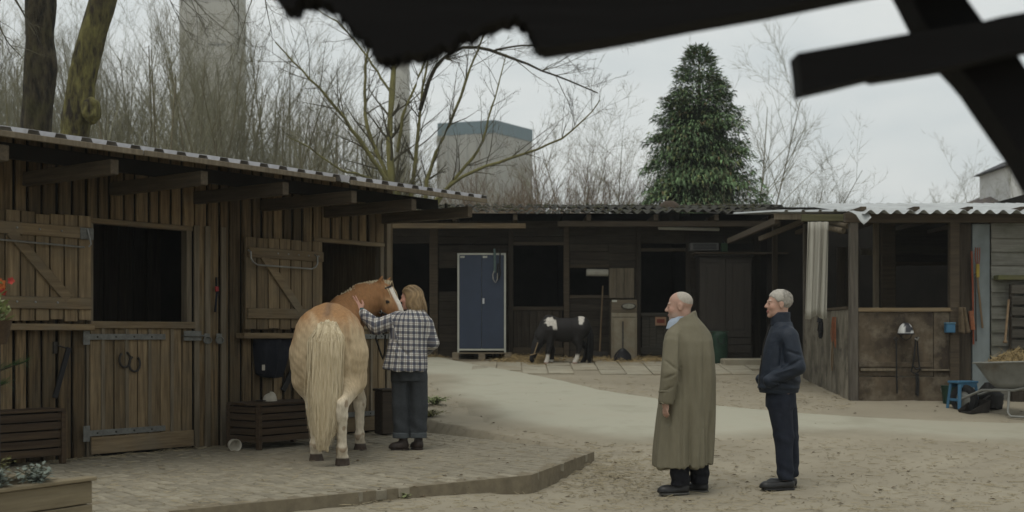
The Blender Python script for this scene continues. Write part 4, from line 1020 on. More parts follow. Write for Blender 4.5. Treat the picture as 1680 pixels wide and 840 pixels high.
V = [p for r_ in rings for p in r_]; n1 = 40
F = [(j*n1+i, (j+1)*n1+i, (j+1)*n1+(i+1) % n1, j*n1+(i+1) % n1) for j in range(len(rings)-1) for i in range(n1)]+[tuple(4*n1+i for i in range(n1))]
o = link('tray', mesh('tray', V, F, MT['tray'], True), bar); md = o.modifiers.new('s', 'SOLIDIFY'); md.thickness = 0.006
MB().tube(ringpts(-0.555, 0.485, 0.348, 0.663, 0.703)+ringpts(-0.555, 0.485, 0.348, 0.663, 0.703)[:1], 0.012, 8).build('tray_rim', MT['wb_frame'], bar, True)
for sy in (-1, 1):
    MB().tube([(-0.78, sy*0.07, 0.19), (-0.45, sy*0.16, 0.32), (0.0, sy*0.2, 0.335), (0.36, sy*0.235, 0.42), (0.62, sy*0.27, 0.74), (0.78, sy*0.29, 0.86), (1.02, sy*0.30, 0.88)], 0.017, 8).build('handle_tube', MT['wb_frame'], bar, True)
    MB().tube([(0.90, sy*0.296, 0.872), (1.04, sy*0.301, 0.882)], 0.022, 8).build('grip', MT['black'], bar, True)
    MB().tube([(0.36, sy*0.22, 0.62), (0.34, sy*0.26, 0.35), (0.26, sy*0.28, 0.05), (0.2, sy*0.28, 0.015), (0.0, sy*0.28, 0.015), (-0.05, sy*0.26, 0.06), (-0.06, sy*0.21, 0.32)], 0.016, 8).build('leg', MT['wb_frame'], bar, True)
MB().tube([(0.27, -0.28, 0.09), (0.27, 0.28, 0.09)], 0.014, 8).build('cross_tube', MT['wb_frame'], bar, True)
MT['tyre'] = mat('tyre_rubber', (0.02, 0.02, 0.02), (0.012, 0.012, 0.012), (9, 9, 9), rough=0.85)
MX = Matrix.Translation((-0.78, 0, 0.19)) @ Matrix.Rotation(PI/2, 4, 'X')
wh = MB().lathe([(0.105, -0.035), (0.15, -0.045), (0.18, -0.03), (0.19, 0), (0.18, 0.03), (0.15, 0.045), (0.105, 0.035)], 28, MX, False).build('wheel', MT['tyre'], bar, True)
MB().lathe([(0.03, -0.04), (0.11, -0.015), (0.11, 0.015), (0.03, 0.04)], 20, MX).build('rim', MT['wb_frame'], wh, True)
# straw load
MT['straw'] = mat('straw', (0.36, 0.27, 0.13), (0.2, 0.145, 0.07), (25, 25, 25), rough=0.95, rnd=0.0)
def straw_mb(mb_, pts, ln=(0.04, 0.14), w=0.004, flat=0.35):
    for (x_, y_, z_) in pts:
        a = random.uniform(0, 2*PI); e = random.gauss(0, flat); l_ = random.uniform(*ln)/2; ww = w*random.uniform(.7, 1.4)
        d = Vector((math.cos(a)*math.cos(e), math.sin(a)*math.cos(e), math.sin(e))); s_ = Vector((-math.sin(a), math.cos(a), random.uniform(-.5, .5)))*ww; c_ = Vector((x_, y_, z_+abs(d.z)*l_*0.8))
        up = Vector((0, 0, ww*0.9))
        mb_.raw([c_-d*l_-s_, c_-d*l_+s_, c_-d*l_+up, c_+d*l_-s_, c_+d*l_+s_, c_+d*l_+up], [(0, 1, 4, 3), (1, 2, 5, 4), (2, 0, 3, 5)])
    return mb_
pile = MB(); V = []; n1 = 30
for j in range(7):
    r_ = j/6
    for i in range(n1):
        a = 2*PI*i/n1; V.append((-0.04+0.42*r_*math.cos(a), 0.27*r_*math.sin(a), 0.58+0.17*(1-r_**2)*(1+0.3*math.sin(3*a+r_*4))+random.gauss(0, .008)))
F = [(j*n1+i, (j+1)*n1+i, (j+1)*n1+(i+1) % n1, j*n1+(i+1) % n1) for j in range(6) for i in range(n1)]
load = empty('straw_load', wb, math.radians(-50), 'heap of dry straw lying in the wheelbarrow tray', 'straw'); load['kind'] = 'stuff'
link('heap', mesh('heap', V, F, MT['straw'], True), load)
pts = []
for _ in range(900):
    a = random.uniform(0, 2*PI); r_ = math.sqrt(random.random()); pts.append((-0.04+0.44*r_*math.cos(a), 0.29*r_*math.sin(a), 0.60+0.17*(1-r_**2)*(1+0.3*math.sin(3*a+r_*4))))
straw_mb(MB(), pts, (0.05, 0.16), 0.003, 0.5).build('stalks', MT['straw'], load)
# dustpan-like scoop and tarp lump left of the wheelbarrow
sc_ = P(1600, 664, 15.6); sc_.z = float(gz(sc_.x, sc_.y))
scp = tag(empty('feed_scoop', sc_, 0.5), 'dark scoop lying on the ground beside the blue stool', 'scoop')
V = [(-.18, -.10, .0), (.12, -.12, .0), (.12, .12, .0), (-.18, .10, .0), (.12, -.14, .16), (.12, .14, .16), (-.2, -.11, .03), (-.2, .11, .03), (.16, -.13, .17), (.16, .13, .17)]
o = link('pan', mesh('pan', V, [(0, 3, 2, 1), (1, 2, 5, 4), (0, 1, 4, 6), (3, 7, 5, 2)], MT['iron']), scp); md = o.modifiers.new('s', 'SOLIDIFY'); md.thickness = 0.008
MB().tube([(.12, 0, .14), (.25, 0, .2), (.36, 0, .21)], 0.014, 8).build('grip', MT['iron'], scp, True)
q = P(1622, 662, 15.9); q.z = float(gz(q.x, q.y)); tag(blob('rubble_sack', MT['strap_k'], tuple(q), 0.17, 0.34, 9, top=0.55), 'crumpled black sack on the ground behind the wheelbarrow', 'sack')
# tools hanging on the blue panel
def tool(name, label, cat, pts, r, m, parts):
    t = tag(empty(name, (0, 0, 0)), label, cat)
    MB().tube(pts, r, 8).build('shaft', m, t, True)
    for nm, p_, rr, mm in parts: MB().tube(p_, rr, 7).build(nm, mm, t, True)
    return t
MT['redpaint'] = mat('red_brown_paint', (0.25, 0.07, 0.035), (0.15, 0.045, 0.025), (9, 9, 9))
MT['yellow'] = mat('yellow_paint', (0.35, 0.26, 0.05), (0.22, 0.16, 0.035), (9, 9, 9))
yt_ = YR+0.06
def PT(u, v, dy=0.0): return P(u, v, yt_+dy)
tool('hay_fork', 'garden fork with yellow socket hanging head up on the blue panel', 'fork', [PT(1603, 448), PT(1606, 480), PT(1612, 538)], 0.015, MT['handle'],
     [('socket', [PT(1604, 433, -.005), PT(1604, 455, -.005)], 0.026, MT['yellow'])]+[('tine', [PT(1604+k*2, 434, -.01), PT(1603.5+k*3.6, 424, -.012), PT(1604+k*3.4, 406, -.012)], 0.007, MT['redpaint']) for k in (-1, 0, 1)])
tool('red_rake', 'long handled tool with orange red blade hanging low on the panel', 'rake', [PT(1594, 412), PT(1596, 470), PT(1597, 565)], 0.014, MT['redpaint'],
     [('blade', [PT(1593, 510, -.01), PT(1594.5, 525, -.012), PT(1596, 541, -.01)], 0.034, MT['orange'])])
tool('iron_bar', 'thin dark iron bar hanging between the two hand tools', 'bar', [PT(1600, 455, -.004), PT(1601, 520, -.004), PT(1601.5, 560, -.004)], 0.009, MT['iron'], [('ring', [PT(1598, 452, -.005), PT(1600, 449, -.005), PT(1602, 452, -.005), PT(1600, 456, -.005)], 0.007, MT['iron'])])
tool('wooden_stick', 'pale wooden stick leaning against the grey siding', 'stick', [P(1649, 560, YR-0.35), P(1655, 492, YR-0.06)], 0.016, MT['handle'], [('crossbar', [P(1646, 561, YR-.35), P(1652, 561, YR-.35)], 0.018, MT['handle'])])

# ================================================================== THINGS AT THE LEFT STABLE
def SP(x, y, z): return W0+WDIR*x-WNOR*y+Vector((0, 0, z))       # stable frame -> world
def slat_crate(name, label, x0, x1, yf, depth, h, nslat, group=None, lid=True):
    """crate of horizontal slats; stable frame, front at local y = yf"""
    c = empty(name, SP((x0+x1)/2, yf+depth/2, 0), WROT, label, 'crate', group)
    w = (x1-x0)/2; d = depth/2; hh = (h-0.10)/nslat
    for sx in (-1, 1):
        for sy in (-1, 1): plank('corner_post', c, MT['crate'], sx*w-0.03 if sx > 0 else sx*w-0.01, sx*w+0.01 if sx > 0 else sx*w+0.03, sy*d-0.03, sy*d+0.03, 0, h-0.025, 0.004)
    for k in range(nslat):
        z0 = 0.075+k*hh; z1 = z0+hh-0.014
        for sy in (-1, 1): plank('slat', c, MT['crate'], -w+0.032, w-0.032, sy*d-0.012, sy*d+0.012, z0, z1, 0.003, 0.002)
        for sx in (-1, 1): plank('slat', c, MT['crate_y'], sx*w-0.012, sx*w+0.012, -d+0.032, d-0.032, z0, z1, 0.003, 0.002)
    nl = 5
    for k in range(nl): plank('lid_board', c, MT['crate'], -w-0.015, w+0.015, -d-0.02+k*(2*d+0.04)/nl+0.003, -d-0.02+(k+1)*(2*d+0.04)/nl-0.003, h-0.024, h, 0.003, 0.002)
    plank('liner', c, MT['inside'], -w+0.03, w-0.03, -d+0.03, d-0.03, 0.07, h-0.03, 0.003)
    return c
MT['crate_y'] = mat('brown_stained_wood_side', (0.07, 0.047, 0.027), (0.032, 0.021, 0.012), GHY, rnd=0.15, bump=0.3)
def PLZ(u, v, z=PZ): return at_z(u, v, z)
def to_stable(p): q = p-W0; return q.dot(WDIR), -q.dot(WNOR)
# crate beside the horse: front left foot at (420,740), right corner (505,728)
xa, ya = to_stable(PLZ(421, 739)); xb, yb_ = to_stable(PLZ(507, 727))
cr1 = slat_crate('storage_crate', 'dark slatted wooden storage crate with lid beside the horse', xa+0.02, xa+0.92, ya, 0.46, 0.47, 5)
xa2, ya2 = to_stable(PLZ(104, 760))
cr2 = slat_crate('storage_crate', 'brown slatted wooden crate at the left edge below the shutter', xa2-1.15, xa2, ya2, 0.5, 0.5, 5)
# white hat lying on the crate
hx = SP(xa+0.42, ya+0.28, 0.472)
hat = tag(empty('cream_hat', hx, 0.4), 'small cream hat lying on the lid of the storage crate', 'hat')
MT['offwhite'] = mat('dusty_white', (0.52, 0.49, 0.41), (0.36, 0.33, 0.27), (9, 9, 9), rough=0.8)
V = []; n1 = 18
for j in range(7):
    t = j/6*PI/2
    for i in range(n1): a = 2*PI*i/n1; V.append((0.075*math.cos(t)**0.7*math.cos(a), 0.07*math.cos(t)**0.7*math.sin(a), 0.09*math.sin(t)*(1+0.12*math.cos(a))))
link('crown', mesh('crown', V, [(j*n1+i, j*n1+(i+1) % n1, (j+1)*n1+(i+1) % n1, (j+1)*n1+i) for j in range(6) for i in range(n1)], MT['offwhite'], True), hat)
MB().lathe([(0.05, 0), (0.055, 0.008)], 14, Matrix.Translation((-0.085, 0, 0.004)) @ Matrix.Diagonal((1.3, 1.1, 1, 1))).build('brim', MT['iron'], hat)
# white bowl-like curled shell on the ground
bp = PLZ(383, 739)
bw_ = tag(empty('white_bowl', bp+Vector((0, 0, 0.058)), -0.9), 'chipped white bowl tipped on its side by the storage crate', 'bowl')
MXb = Matrix.Rotation(math.radians(98), 4, 'Y') @ Matrix.Scale(0.8, 4)
MB().lathe([(0.035, -0.07), (0.055, -0.05), (0.07, -0.02), (0.078, 0.05), (0.085, 0.055), (0.083, 0.062), (0.072, 0.055), (0.064, -0.015), (0.048, -0.042), (0.0, -0.05)], 24, MXb, True).build('shell', MT['offwhite'], bw_, True)
# dark jacket hanging below the second shutter
MT['darkcloth'] = mat('dark_navy_cloth', (0.014, 0.016, 0.023), (0.007, 0.008, 0.012), (12, 12, 12), rough=0.9, bump=0.3)
def drape(u0, u1, v0, v1, off, taper, thick=0.05, n1=19, n2=14, seed=1):
    V = []
    for side in (0, 1):
        for j in range(n2):
            t = j/(n2-1); prof = taper(t)
            for i in range(n1):
                s = i/(n1-1)*2-1; uu = (u0+u1)/2+prof[1]+s*(u1-u0)/2*prof[0]; vv = v0+(v1-v0)*t-prof[2]*abs(s)**2
                bul = math.sqrt(max(0, 1-s*s))*thick*(0.6+0.6*math.sin(t*2.4))
                x_, z_ = WL(uu, vv, off); f_ = 0.014*math.sin(s*9+seed+2*t)+0.008*math.sin(s*17+4*t)
                V.append((x_, (-off-bul-f_) if side == 0 else -off+0.015, z_))
    m_ = n1*n2; F = [(j*n1+i, j*n1+i+1, (j+1)*n1+i+1, (j+1)*n1+i) for j in range(n2-1) for i in range(n1-1)]
    F += [(m_+a, m_+d, m_+c, m_+b) for a, b, c, d in F[:]]
    bd_ = [i for i in range(n1)]+[j*n1+n1-1 for j in range(1, n2)]+[(n2-1)*n1+i for i in range(n1-2, -1, -1)]+[j*n1 for j in range(n2-2, 0, -1)]
    F += [(bd_[k], m_+bd_[k], m_+bd_[(k+1) % len(bd_)], bd_[(k+1) % len(bd_)]) for k in range(len(bd_))]
    return V, F
jk = tag(empty('horse_rug', W0, WROT), 'dark rug bundle hanging under the second shutter beside the horse', 'rug')
V, F = drape(418, 478, 546, 620, 0.06, lambda t: (1-0.45*max(0, t-.3)**1.2, -6*t, 6*t), 0.09)
link('cloth', mesh('cloth', V, F, MT['darkcloth'], True), jk)
x_, z_ = WL(431, 603, 0.16); MB().box(x_-0.02, x_+0.02, -0.175, -0.17, z_-0.03, z_+0.03, 0.001).build('tag', MT['offwhite'], jk)
x_, z_ = WL(448, 540, .06); MB().tube([(x_-0.18, -0.03, z_), (x_-0.1, -0.09, z_+0.02), (x_+0.1, -0.09, z_+0.02), (x_+0.18, -0.03, z_)], 0.012, 6).build('hanger', MT['iron'], jk, True)
stp = tag(empty('leather_girth', W0, WROT), 'dark leather strap slanting below the hanging rug', 'strap')
p0, p1 = WL(484, 598, 0.05), WL(464, 641, 0.05)
MB().bar((p0[0], -0.06, p0[1]), (p1[0], -0.05, p1[1]), 0.02, 0.07, up=(0, 0, 1)).build('band', MT['strap_k'], stp)
MB().bar((p0[0], -0.06, p0[1]), (p0[0]+0.03, -0.06, p0[1]+0.07), 0.025, 0.06).build('buckle', MT['iron'], stp)
# door hold-back: bracket with a hanging black bar
hb = tag(empty('black_whip_holder', W0, WROT), 'black bar hanging slanted from a bracket on the planks', 'bar')
p0, p1, p2 = WL(92, 566, .06), WL(113, 572, .10), WL(92, 653, .10)
MB().box(p0[0]-0.02, p0[0]+0.02, -0.055, -0.034, p0[1]-0.08, p0[1]+0.03, 0.003).build('bracket', MT['iron'], hb)
MB().tube([(p0[0], -0.06, p0[1]), (p1[0], -0.09, p1[1])], 0.008, 6).build('arm', MT['iron'], hb)
MB().bar((p1[0], -0.10, p1[1]+0.01), (p2[0], -0.08, p2[1]), 0.03, 0.045).build('bar', MT['black'], hb)
# red key fob / hoof pick hanging on the boards
kf = tag(empty('hanging_hoof_pick', W0, WROT), 'small red and black hoof pick hanging between door and shutter', 'hoof pick')
p0, p1, p2, p3 = WL(354, 455, .05), WL(354, 470, .05), WL(355, 478, .05), WL(352, 512, .05)
MB().bar((p0[0], -0.06, p0[1]), (p1[0], -0.06, p1[1]), 0.012, 0.028).build('handle', MT['black'], kf)
MB().bar((p1[0], -0.062, p1[1]), (p2[0], -0.062, p2[1]), 0.02, 0.04).build('grip', mat('red_plastic', (0.3, 0.025, 0.025), (0.22, 0.02, 0.02), (5, 5, 5), rough=0.5), kf)
MB().tube([(p2[0], -0.062, p2[1]), (p3[0]+0.01, -0.062, (p2[1]+p3[1])/2), (p3[0], -0.06, p3[1])], 0.012, 6).build('cord', MT['darkcloth'], kf, True)
# small box lamp under the last joist
x_, z_ = WL(732, 351, 1.0)
bxl = tag(empty('eave_lamp', SP(x_-0.0, -1.0, z_), WROT), 'small dark box lamp under the last joist of the left stable', 'lamp')
MB().box(-0.05, 0.05, -0.035, 0.035, -0.06, 0.05, 0.006).build('housing', MT['iron'], bxl); MB().box(-0.035, 0.035, -0.038, -0.0355, -0.045, 0.03, 0.001).build('lens', MT['dk_rail'], bxl); MB().box(-0.012, 0.012, -0.012, 0.012, 0.05, 0.12).build('stem', MT['iron'], bxl)
# squat timber bollard block beyond the stable corner
q = G(634, 706); tb = tag(empty('timber_block', (q.x-0.03, q.y+0.12, q.z-0.05), 0.6), 'squat dark timber post beyond the stable corner', 'post')
MB().box(-0.09, 0.09, -0.1, 0.1, 0, 0.50, 0.012).build('post', MT['edge_wood'], tb); MB().box(-0.105, 0.105, -0.115, 0.115, 0.502, 0.53, 0.008).build('cap_board', MT['edge_wood'], tb)

# planter box, bottom left
pa = at_z(152, 786, 0.60); 
MT['planter'] = mat('planter_wood', (0.23, 0.19, 0.12), (0.13, 0.105, 0.065), GHX, rnd=0.12, bump=0.3)
MT['soil'] = mat('dark_soil', (0.03, 0.023, 0.016), (0.015, 0.012, 0.008), (20, 20, 20), rough=1, bump=0.8)
PY = 7.1; pr_, pl_ = P(152, 788, PY), P(-60, 838, PY-0.9)
pdir = Vector((pr_.x-pl_.x, 0.62, 0)).normalized(); prot = math.atan2(pdir.y, pdir.x)
pz0 = float(gz(pr_.x, PY)); ptop = pr_.z-pz0
pln = tag(empty('planter_box', (pr_.x, PY, pz0), prot), 'pale wooden planter box with dark soil at the bottom left corner', 'planter')
hb_ = 0.135; z = ptop
while z > 0.03:
    z0 = max(z-hb_, 0.02)
    for (nm, b) in (('board', (-1.5, 0.0, 0, 0.028)), ('board', (-1.5, 0.0, 0.45, 0.478)), ('end_board', (-0.029, -0.001, 0.029, 0.449))): plank(nm, pln, MT['planter'], b[0], b[1], b[2], b[3], z0+0.004, z-0.004, 0.004, 0.003)
    z = z0
plank('rim_board', pln, MT['planter'], -1.5, 0.02, -0.02, 0.06, ptop, ptop+0.022, 0.004, 0.003); plank('rim_board', pln, MT['planter'], -1.5, 0.02, 0.42, 0.5, ptop, ptop+0.022, 0.004, 0.003)
V = [(-1.49+1.46*i/24, 0.03+0.42*j/8, ptop-0.05+0.02*math.sin(i*1.7+j)+random.uniform(-.012, .012)) for j in range(9) for i in range(25)]
link('soil', mesh('soil', V, [(j*25+i, j*25+i+1, (j+1)*25+i+1, (j+1)*25+i) for j in range(8) for i in range(24)], MT['soil'], True), pln)
# plants in the planter
def leaf_plant(name, label, base, n, h, spread, leaf, m, mstem, seed, cat='plant', nl=10, rz=0):
    r_ = random.Random(seed); t = tag(empty(name, base), label, cat); stems = MB(); lv = MB()
    for k in range(n):
        a = r_.uniform(0, 2*PI); sp_ = r_.uniform(0.1, 1)*spread; hh = h*r_.uniform(0.6, 1.0)
        top = Vector((sp_*math.cos(a), sp_*math.sin(a), hh)); mid = Vector((top.x*.35, top.y*.35, hh*.6))
        stems.tube([(r_.gauss(0, .01), r_.gauss(0, .01), -0.02), mid, top], [0.004, 0.003, 0.0015], 4)
        for q_ in range(nl):
            f = r_.uniform(0.25, 1.0); c = mid*(2*f*(1-f))+top*(f*f); c = Vector((top.x*f**1.5, top.y*f**1.5, hh*f))
            b_ = r_.uniform(0, 2*PI); l_ = leaf*r_.uniform(0.6, 1.2); d = Vector((math.cos(b_), math.sin(b_), r_.uniform(-.3, .8))).normalized(); s_ = d.cross(Vector((0, 0, 1))).normalized()*l_*0.22
            lv.raw([c, c+d*l_*.5+s_, c+d*l_+Vector((0, 0, -l_*.15)), c+d*l_*.5-s_, c+d*l_*.5+Vector((0, 0, l_*.06))], [(0, 1, 4), (1, 2, 4), (2, 3, 4), (3, 0, 4)])
    stems.build('stems', mstem, t); lv.build('leaves', m, t); return t
MT['leaf_g'] = mat('green_leaf', (0.30, 0.34, 0.15), (0.17, 0.20, 0.085), (20, 20, 20), rough=0.7)
MT['leaf_s'] = mat('silver_leaf', (0.21, 0.24, 0.20), (0.12, 0.14, 0.115), (20, 20, 20), rough=0.8)
MT['leaf_y'] = mat('yellow_green_leaf', (0.20, 0.195, 0.07), (0.11, 0.11, 0.04), (20, 20, 20), rough=0.8)
MT['stem'] = mat('plant_stem', (0.09, 0.08, 0.04), (0.05, 0.045, 0.025), (20, 20, 20))
def PB(x, y): 
    c, s = math.cos(prot), math.sin(prot); return Vector((pr_.x+x*c-y*s, PY+x*s+y*c, pz0+ptop-0.04))
leaf_plant('silver_plant', 'silvery leaved plant trailing over the planter front', PB(-0.32, 0.08), 26, 0.16, 0.17, 0.06, MT['leaf_s'], MT['stem'], 3)
leaf_plant('heather_plant', 'low yellow green bushy plant at the rear of the planter', PB(-0.42, 0.36), 30, 0.2, 0.14, 0.045, MT['leaf_y'], MT['stem'], 5)
leaf_plant('silver_plant', 'silvery plant at the bottom left corner of the picture', PB(-0.62, 0.08), 26, 0.18, 0.17, 0.06, MT['leaf_s'], MT['stem'], 8)
# flowering plant on a tall stand at the left edge, and pine sprig
fp = P(10, 468, 6.6)
fl = tag(empty('flower_pot', (fp.x-0.05, fp.y, float(gz(fp.x, fp.y)))), 'potted plant with red and orange flowers at the left edge', 'flower pot')
zf_ = fp.z-fl.location.z
MB().tube([(0.0, 0, 0), (0.0, 0, zf_-0.32)], 0.02, 8).build('stand', MT['iron'], fl)
MB().lathe([(0.05, zf_-0.32), (0.075, zf_-0.2), (0.08, zf_-0.19), (0.07, zf_-0.19), (0.0, zf_-0.21)], 18, cap=False).build('pot', MT['crate'], fl, True)
MB().lathe([(0.16, 0), (0.15, 0.02), (0.03, 0.03)], 20).build('foot', MT['iron'], fl)
MT['petal_r'] = mat('red_petal', (0.38, 0.05, 0.035), (0.28, 0.03, 0.03), (20, 20, 20)); MT['petal_o'] = mat('orange_petal', (0.45, 0.14, 0.04), (0.36, 0.09, 0.03), (20, 20, 20))
lv = MB(); r_ = random.Random(2)
for k in range(60):
    a = r_.uniform(0, 2*PI); c = Vector((r_.gauss(0, .03), r_.gauss(0, .03), zf_-0.2+abs(r_.gauss(0, .08)))); d = Vector((math.cos(a), math.sin(a), r_.uniform(0, 1.2))).normalized(); l_ = r_.uniform(.05, .09); s_ = d.cross(Vector((0, 0, 1))).normalized()*l_*.25
    lv.raw([c, c+d*l_*.5+s_, c+d*l_, c+d*l_*.5-s_], [(0, 1, 2, 3)])
lv.build('leaves', MT['leaf_g'], fl)
for k in range(16):
    c = Vector((r_.gauss(0.02, .05), r_.gauss(0, .03), zf_+r_.uniform(-.05, .045))); fb = MB()
    for q_ in range(5):
        a = 2*PI*q_/5+k; d = Vector((math.cos(a), r_.uniform(-.6, -.1), math.sin(a))).normalized(); s_ = Vector((-math.sin(a), 0, math.cos(a)))*0.009
        fb.raw([c, c+d*.014+s_, c+d*.024, c+d*.014-s_], [(0, 1, 2, 3)])
    fb.build('flower', MT['petal_r'] if k % 3 else MT['petal_o'], fl)
# small pine standing just left of the frame, one bough reaching in
pb_ = P(-70, 560, 6.9)
pine = tag(empty('young_pine', (pb_.x-0.15, pb_.y, float(gz(pb_.x, pb_.y)))), 'young pine with one soft green bough reaching in at the left edge', 'pine')
bz0 = P(0, 618, 6.9).z-pine.location.z
MB().tube([(0, 0, -0.02), (0.02, 0, 0.9), (0, 0, 1.7)], [0.05, 0.035, 0.01], 8).build('trunk', MT['edge_wood'], pine, True)
nd = MB(); bo = MB(); r_ = random.Random(4)
for (hz, ang, ln) in ((bz0, 0.05, 0.52), (bz0-0.12, 0.0, 0.42), (0.3, 2.2, .5), (0.5, 3.6, .5), (0.8, 1.3, .45), (0.85, 4.4, .45), (1.2, 2.9, .35), (1.25, 5.2, .35), (1.5, .9, .25)):
    d = Vector((math.cos(ang), math.sin(ang), 0.1)); st_ = Vector((0, 0, hz-0.06)); en = st_+d*ln+Vector((0, 0, 0.1 if hz != bz0 else 0.09))
    bo.tube([st_, st_.lerp(en, .5)+Vector((0, 0, -.02)), en], [0.01, .007, .003], 5)
    for k in range(int(600*ln)):
        f = r_.uniform(0.2, 1.02); c = st_.lerp(en, f); a = r_.uniform(0, 2*PI); dd = (d*1.1+Vector((0, math.cos(a), math.sin(a)*0.9))).normalized(); l_ = r_.uniform(.06, .1); s_ = dd.cross(Vector((.3, .2, 1))).normalized()*0.0022
        nd.raw([c-s_, c+s_, c+dd*l_], [(0, 1, 2)])
bo.build('boughs', MT['edge_wood'], pine); nd.build('needles', mat('pine_needle', (0.055, 0.12, 0.045), (0.035, 0.08, 0.03), (20, 20, 20), rough=0.7), pine)

# weeds beyond the platform edge and at the kerb foot
for i, (u, v, h, n, lb) in enumerate(((712, 664, 0.17, 34, 'leafy green weed clump beside the woman, nearest the path'), (706, 684, 0.12, 30, 'leafy green weed clump just behind the timber edging'), (628, 640, 0.22, 18, 'small weed clump between the horse and the woman'), (655, 818, 0.06, 16, 'low grass tuft at the foot of the front kerb'))):
    q = G(u, v); leaf_plant('weed_clump', lb, q, n, h*.7, h*1.7, 0.06, MT['leaf_g'] if i != 1 else MT['leaf_y'], MT['stem'], 20+i, 'weeds', 8)

# ================================================================== FOREGROUND TIMBERS (out of focus)
MT['silhouette'] = mat('silhouette_timber', (0.0045, 0.004, 0.004), (0.0025, 0.0022, 0.0022), GHX, rough=0.95, bump=0.4)  # backlit shade of the timbers is put into this near-black colour
YF = 2.6
def slab_poly(name, poly, y0, y1, m, parent):
    w = [(P(u, v, YF).x, P(u, v, YF).z) for u, v in poly]
    return MB().prism(w, y0, y1).build(name, m, parent)
fr = tag(empty('ragged_roof_beam', (0, 0, 0)), 'dark ragged out-of-focus roof beam across the top of the picture', 'beam')
rag = [(452, -60), (455, 0), (466, 16), (480, 24), (500, 8), (520, 6), (545, 14), (565, 30), (577, 52), (592, 62), (608, 72), (616, 92), (626, 103), (645, 101), (668, 96), (700, 94), (722, 84), (746, 78), (757, 66), (778, 62), (800, 50), (826, 40), (850, 36), (864, 46), (874, 64), (880, 80), (892, 89), (1000, 72), (1140, 45), (1260, 24), (1390, -2), (1700, -62), (1700, -250), (452, -250)]
rj = random.Random(31); rag2 = []
for i in range(len(rag)):
    rag2.append(rag[i]); a_, b_ = rag[i], rag[(i+1) % len(rag)]
    if a_[1] > -10 and b_[1] > -10 and a_[0] < 892:
        for f in (.25, .5, .75): rag2.append((a_[0]+(b_[0]-a_[0])*f+rj.uniform(-2, 2), a_[1]+(b_[1]-a_[1])*f+rj.uniform(-5, 7)))
slab_poly('beam', rag2, YF-0.05, YF+0.05, MT['silhouette'], fr)
wsp = MB()
for i in range(90):
    k_ = rj.randrange(2, 25); a_, b_ = rag[k_], rag[k_+1]; f = rj.random(); u_, v_ = a_[0]+(b_[0]-a_[0])*f, a_[1]+(b_[1]-a_[1])*f; yy = YF+rj.uniform(-.04, .04); l_ = rj.uniform(6, 22)
    wsp.tube([P(u_, v_-8, yy), P(u_+rj.uniform(-5, 5), v_+l_*.5, yy), P(u_+rj.uniform(-12, 12), v_+l_, yy)], [.003, .0022, .001], 4)
wsp.build('hanging_fibres', MT['silhouette'], fr)
for xx in (-2.6, 4.2):
    MB().box(xx-0.06, xx+0.06, YF-0.06, YF+0.06, -0.1, 2.6, 0.005).build('post', MT['silhouette'], fr)
MB().box(-2.66, 4.26, YF-0.055, YF+0.055, 2.48, 2.6, 0.005).build('head_beam', MT['silhouette'], fr)
br_ = tag(empty('leaning_timber', (0, 0, 0)), 'dark out-of-focus diagonal timber crossing the upper right corner', 'timber')
a0, a1 = P(1500, -40, YF+0.1), P(2560, 1640, YF+0.1)
dgl = [(1452, -60), (1528, -60), (1600, 40), (1650, 85), (1700, 165), (2560, 1560), (2560, 1680), (2450, 1660), (1668, 262), (1635, 215), (1612, 182), (1592, 152), (1575, 132), (1556, 112), (1505, 42), (1484, 0)]
w = [(P(u, v, YF+.1).x, P(u, v, YF+.1).z) for u, v in dgl]
MB().prism(w, YF+0.06, YF+0.16).build('diagonal', MT['silhouette'], br_)
arm = [(1305, 90), (1380, 77), (1500, 56), (1600, 40), (1640, 30), (1860, -10), (1860, 50), (1680, 84), (1560, 112), (1500, 122), (1440, 131), (1430, 128), (1370, 143), (1312, 156), (1309, 120)]
slab_poly('short_arm', arm, YF-0.02, YF+0.055, MT['silhouette'], br_)

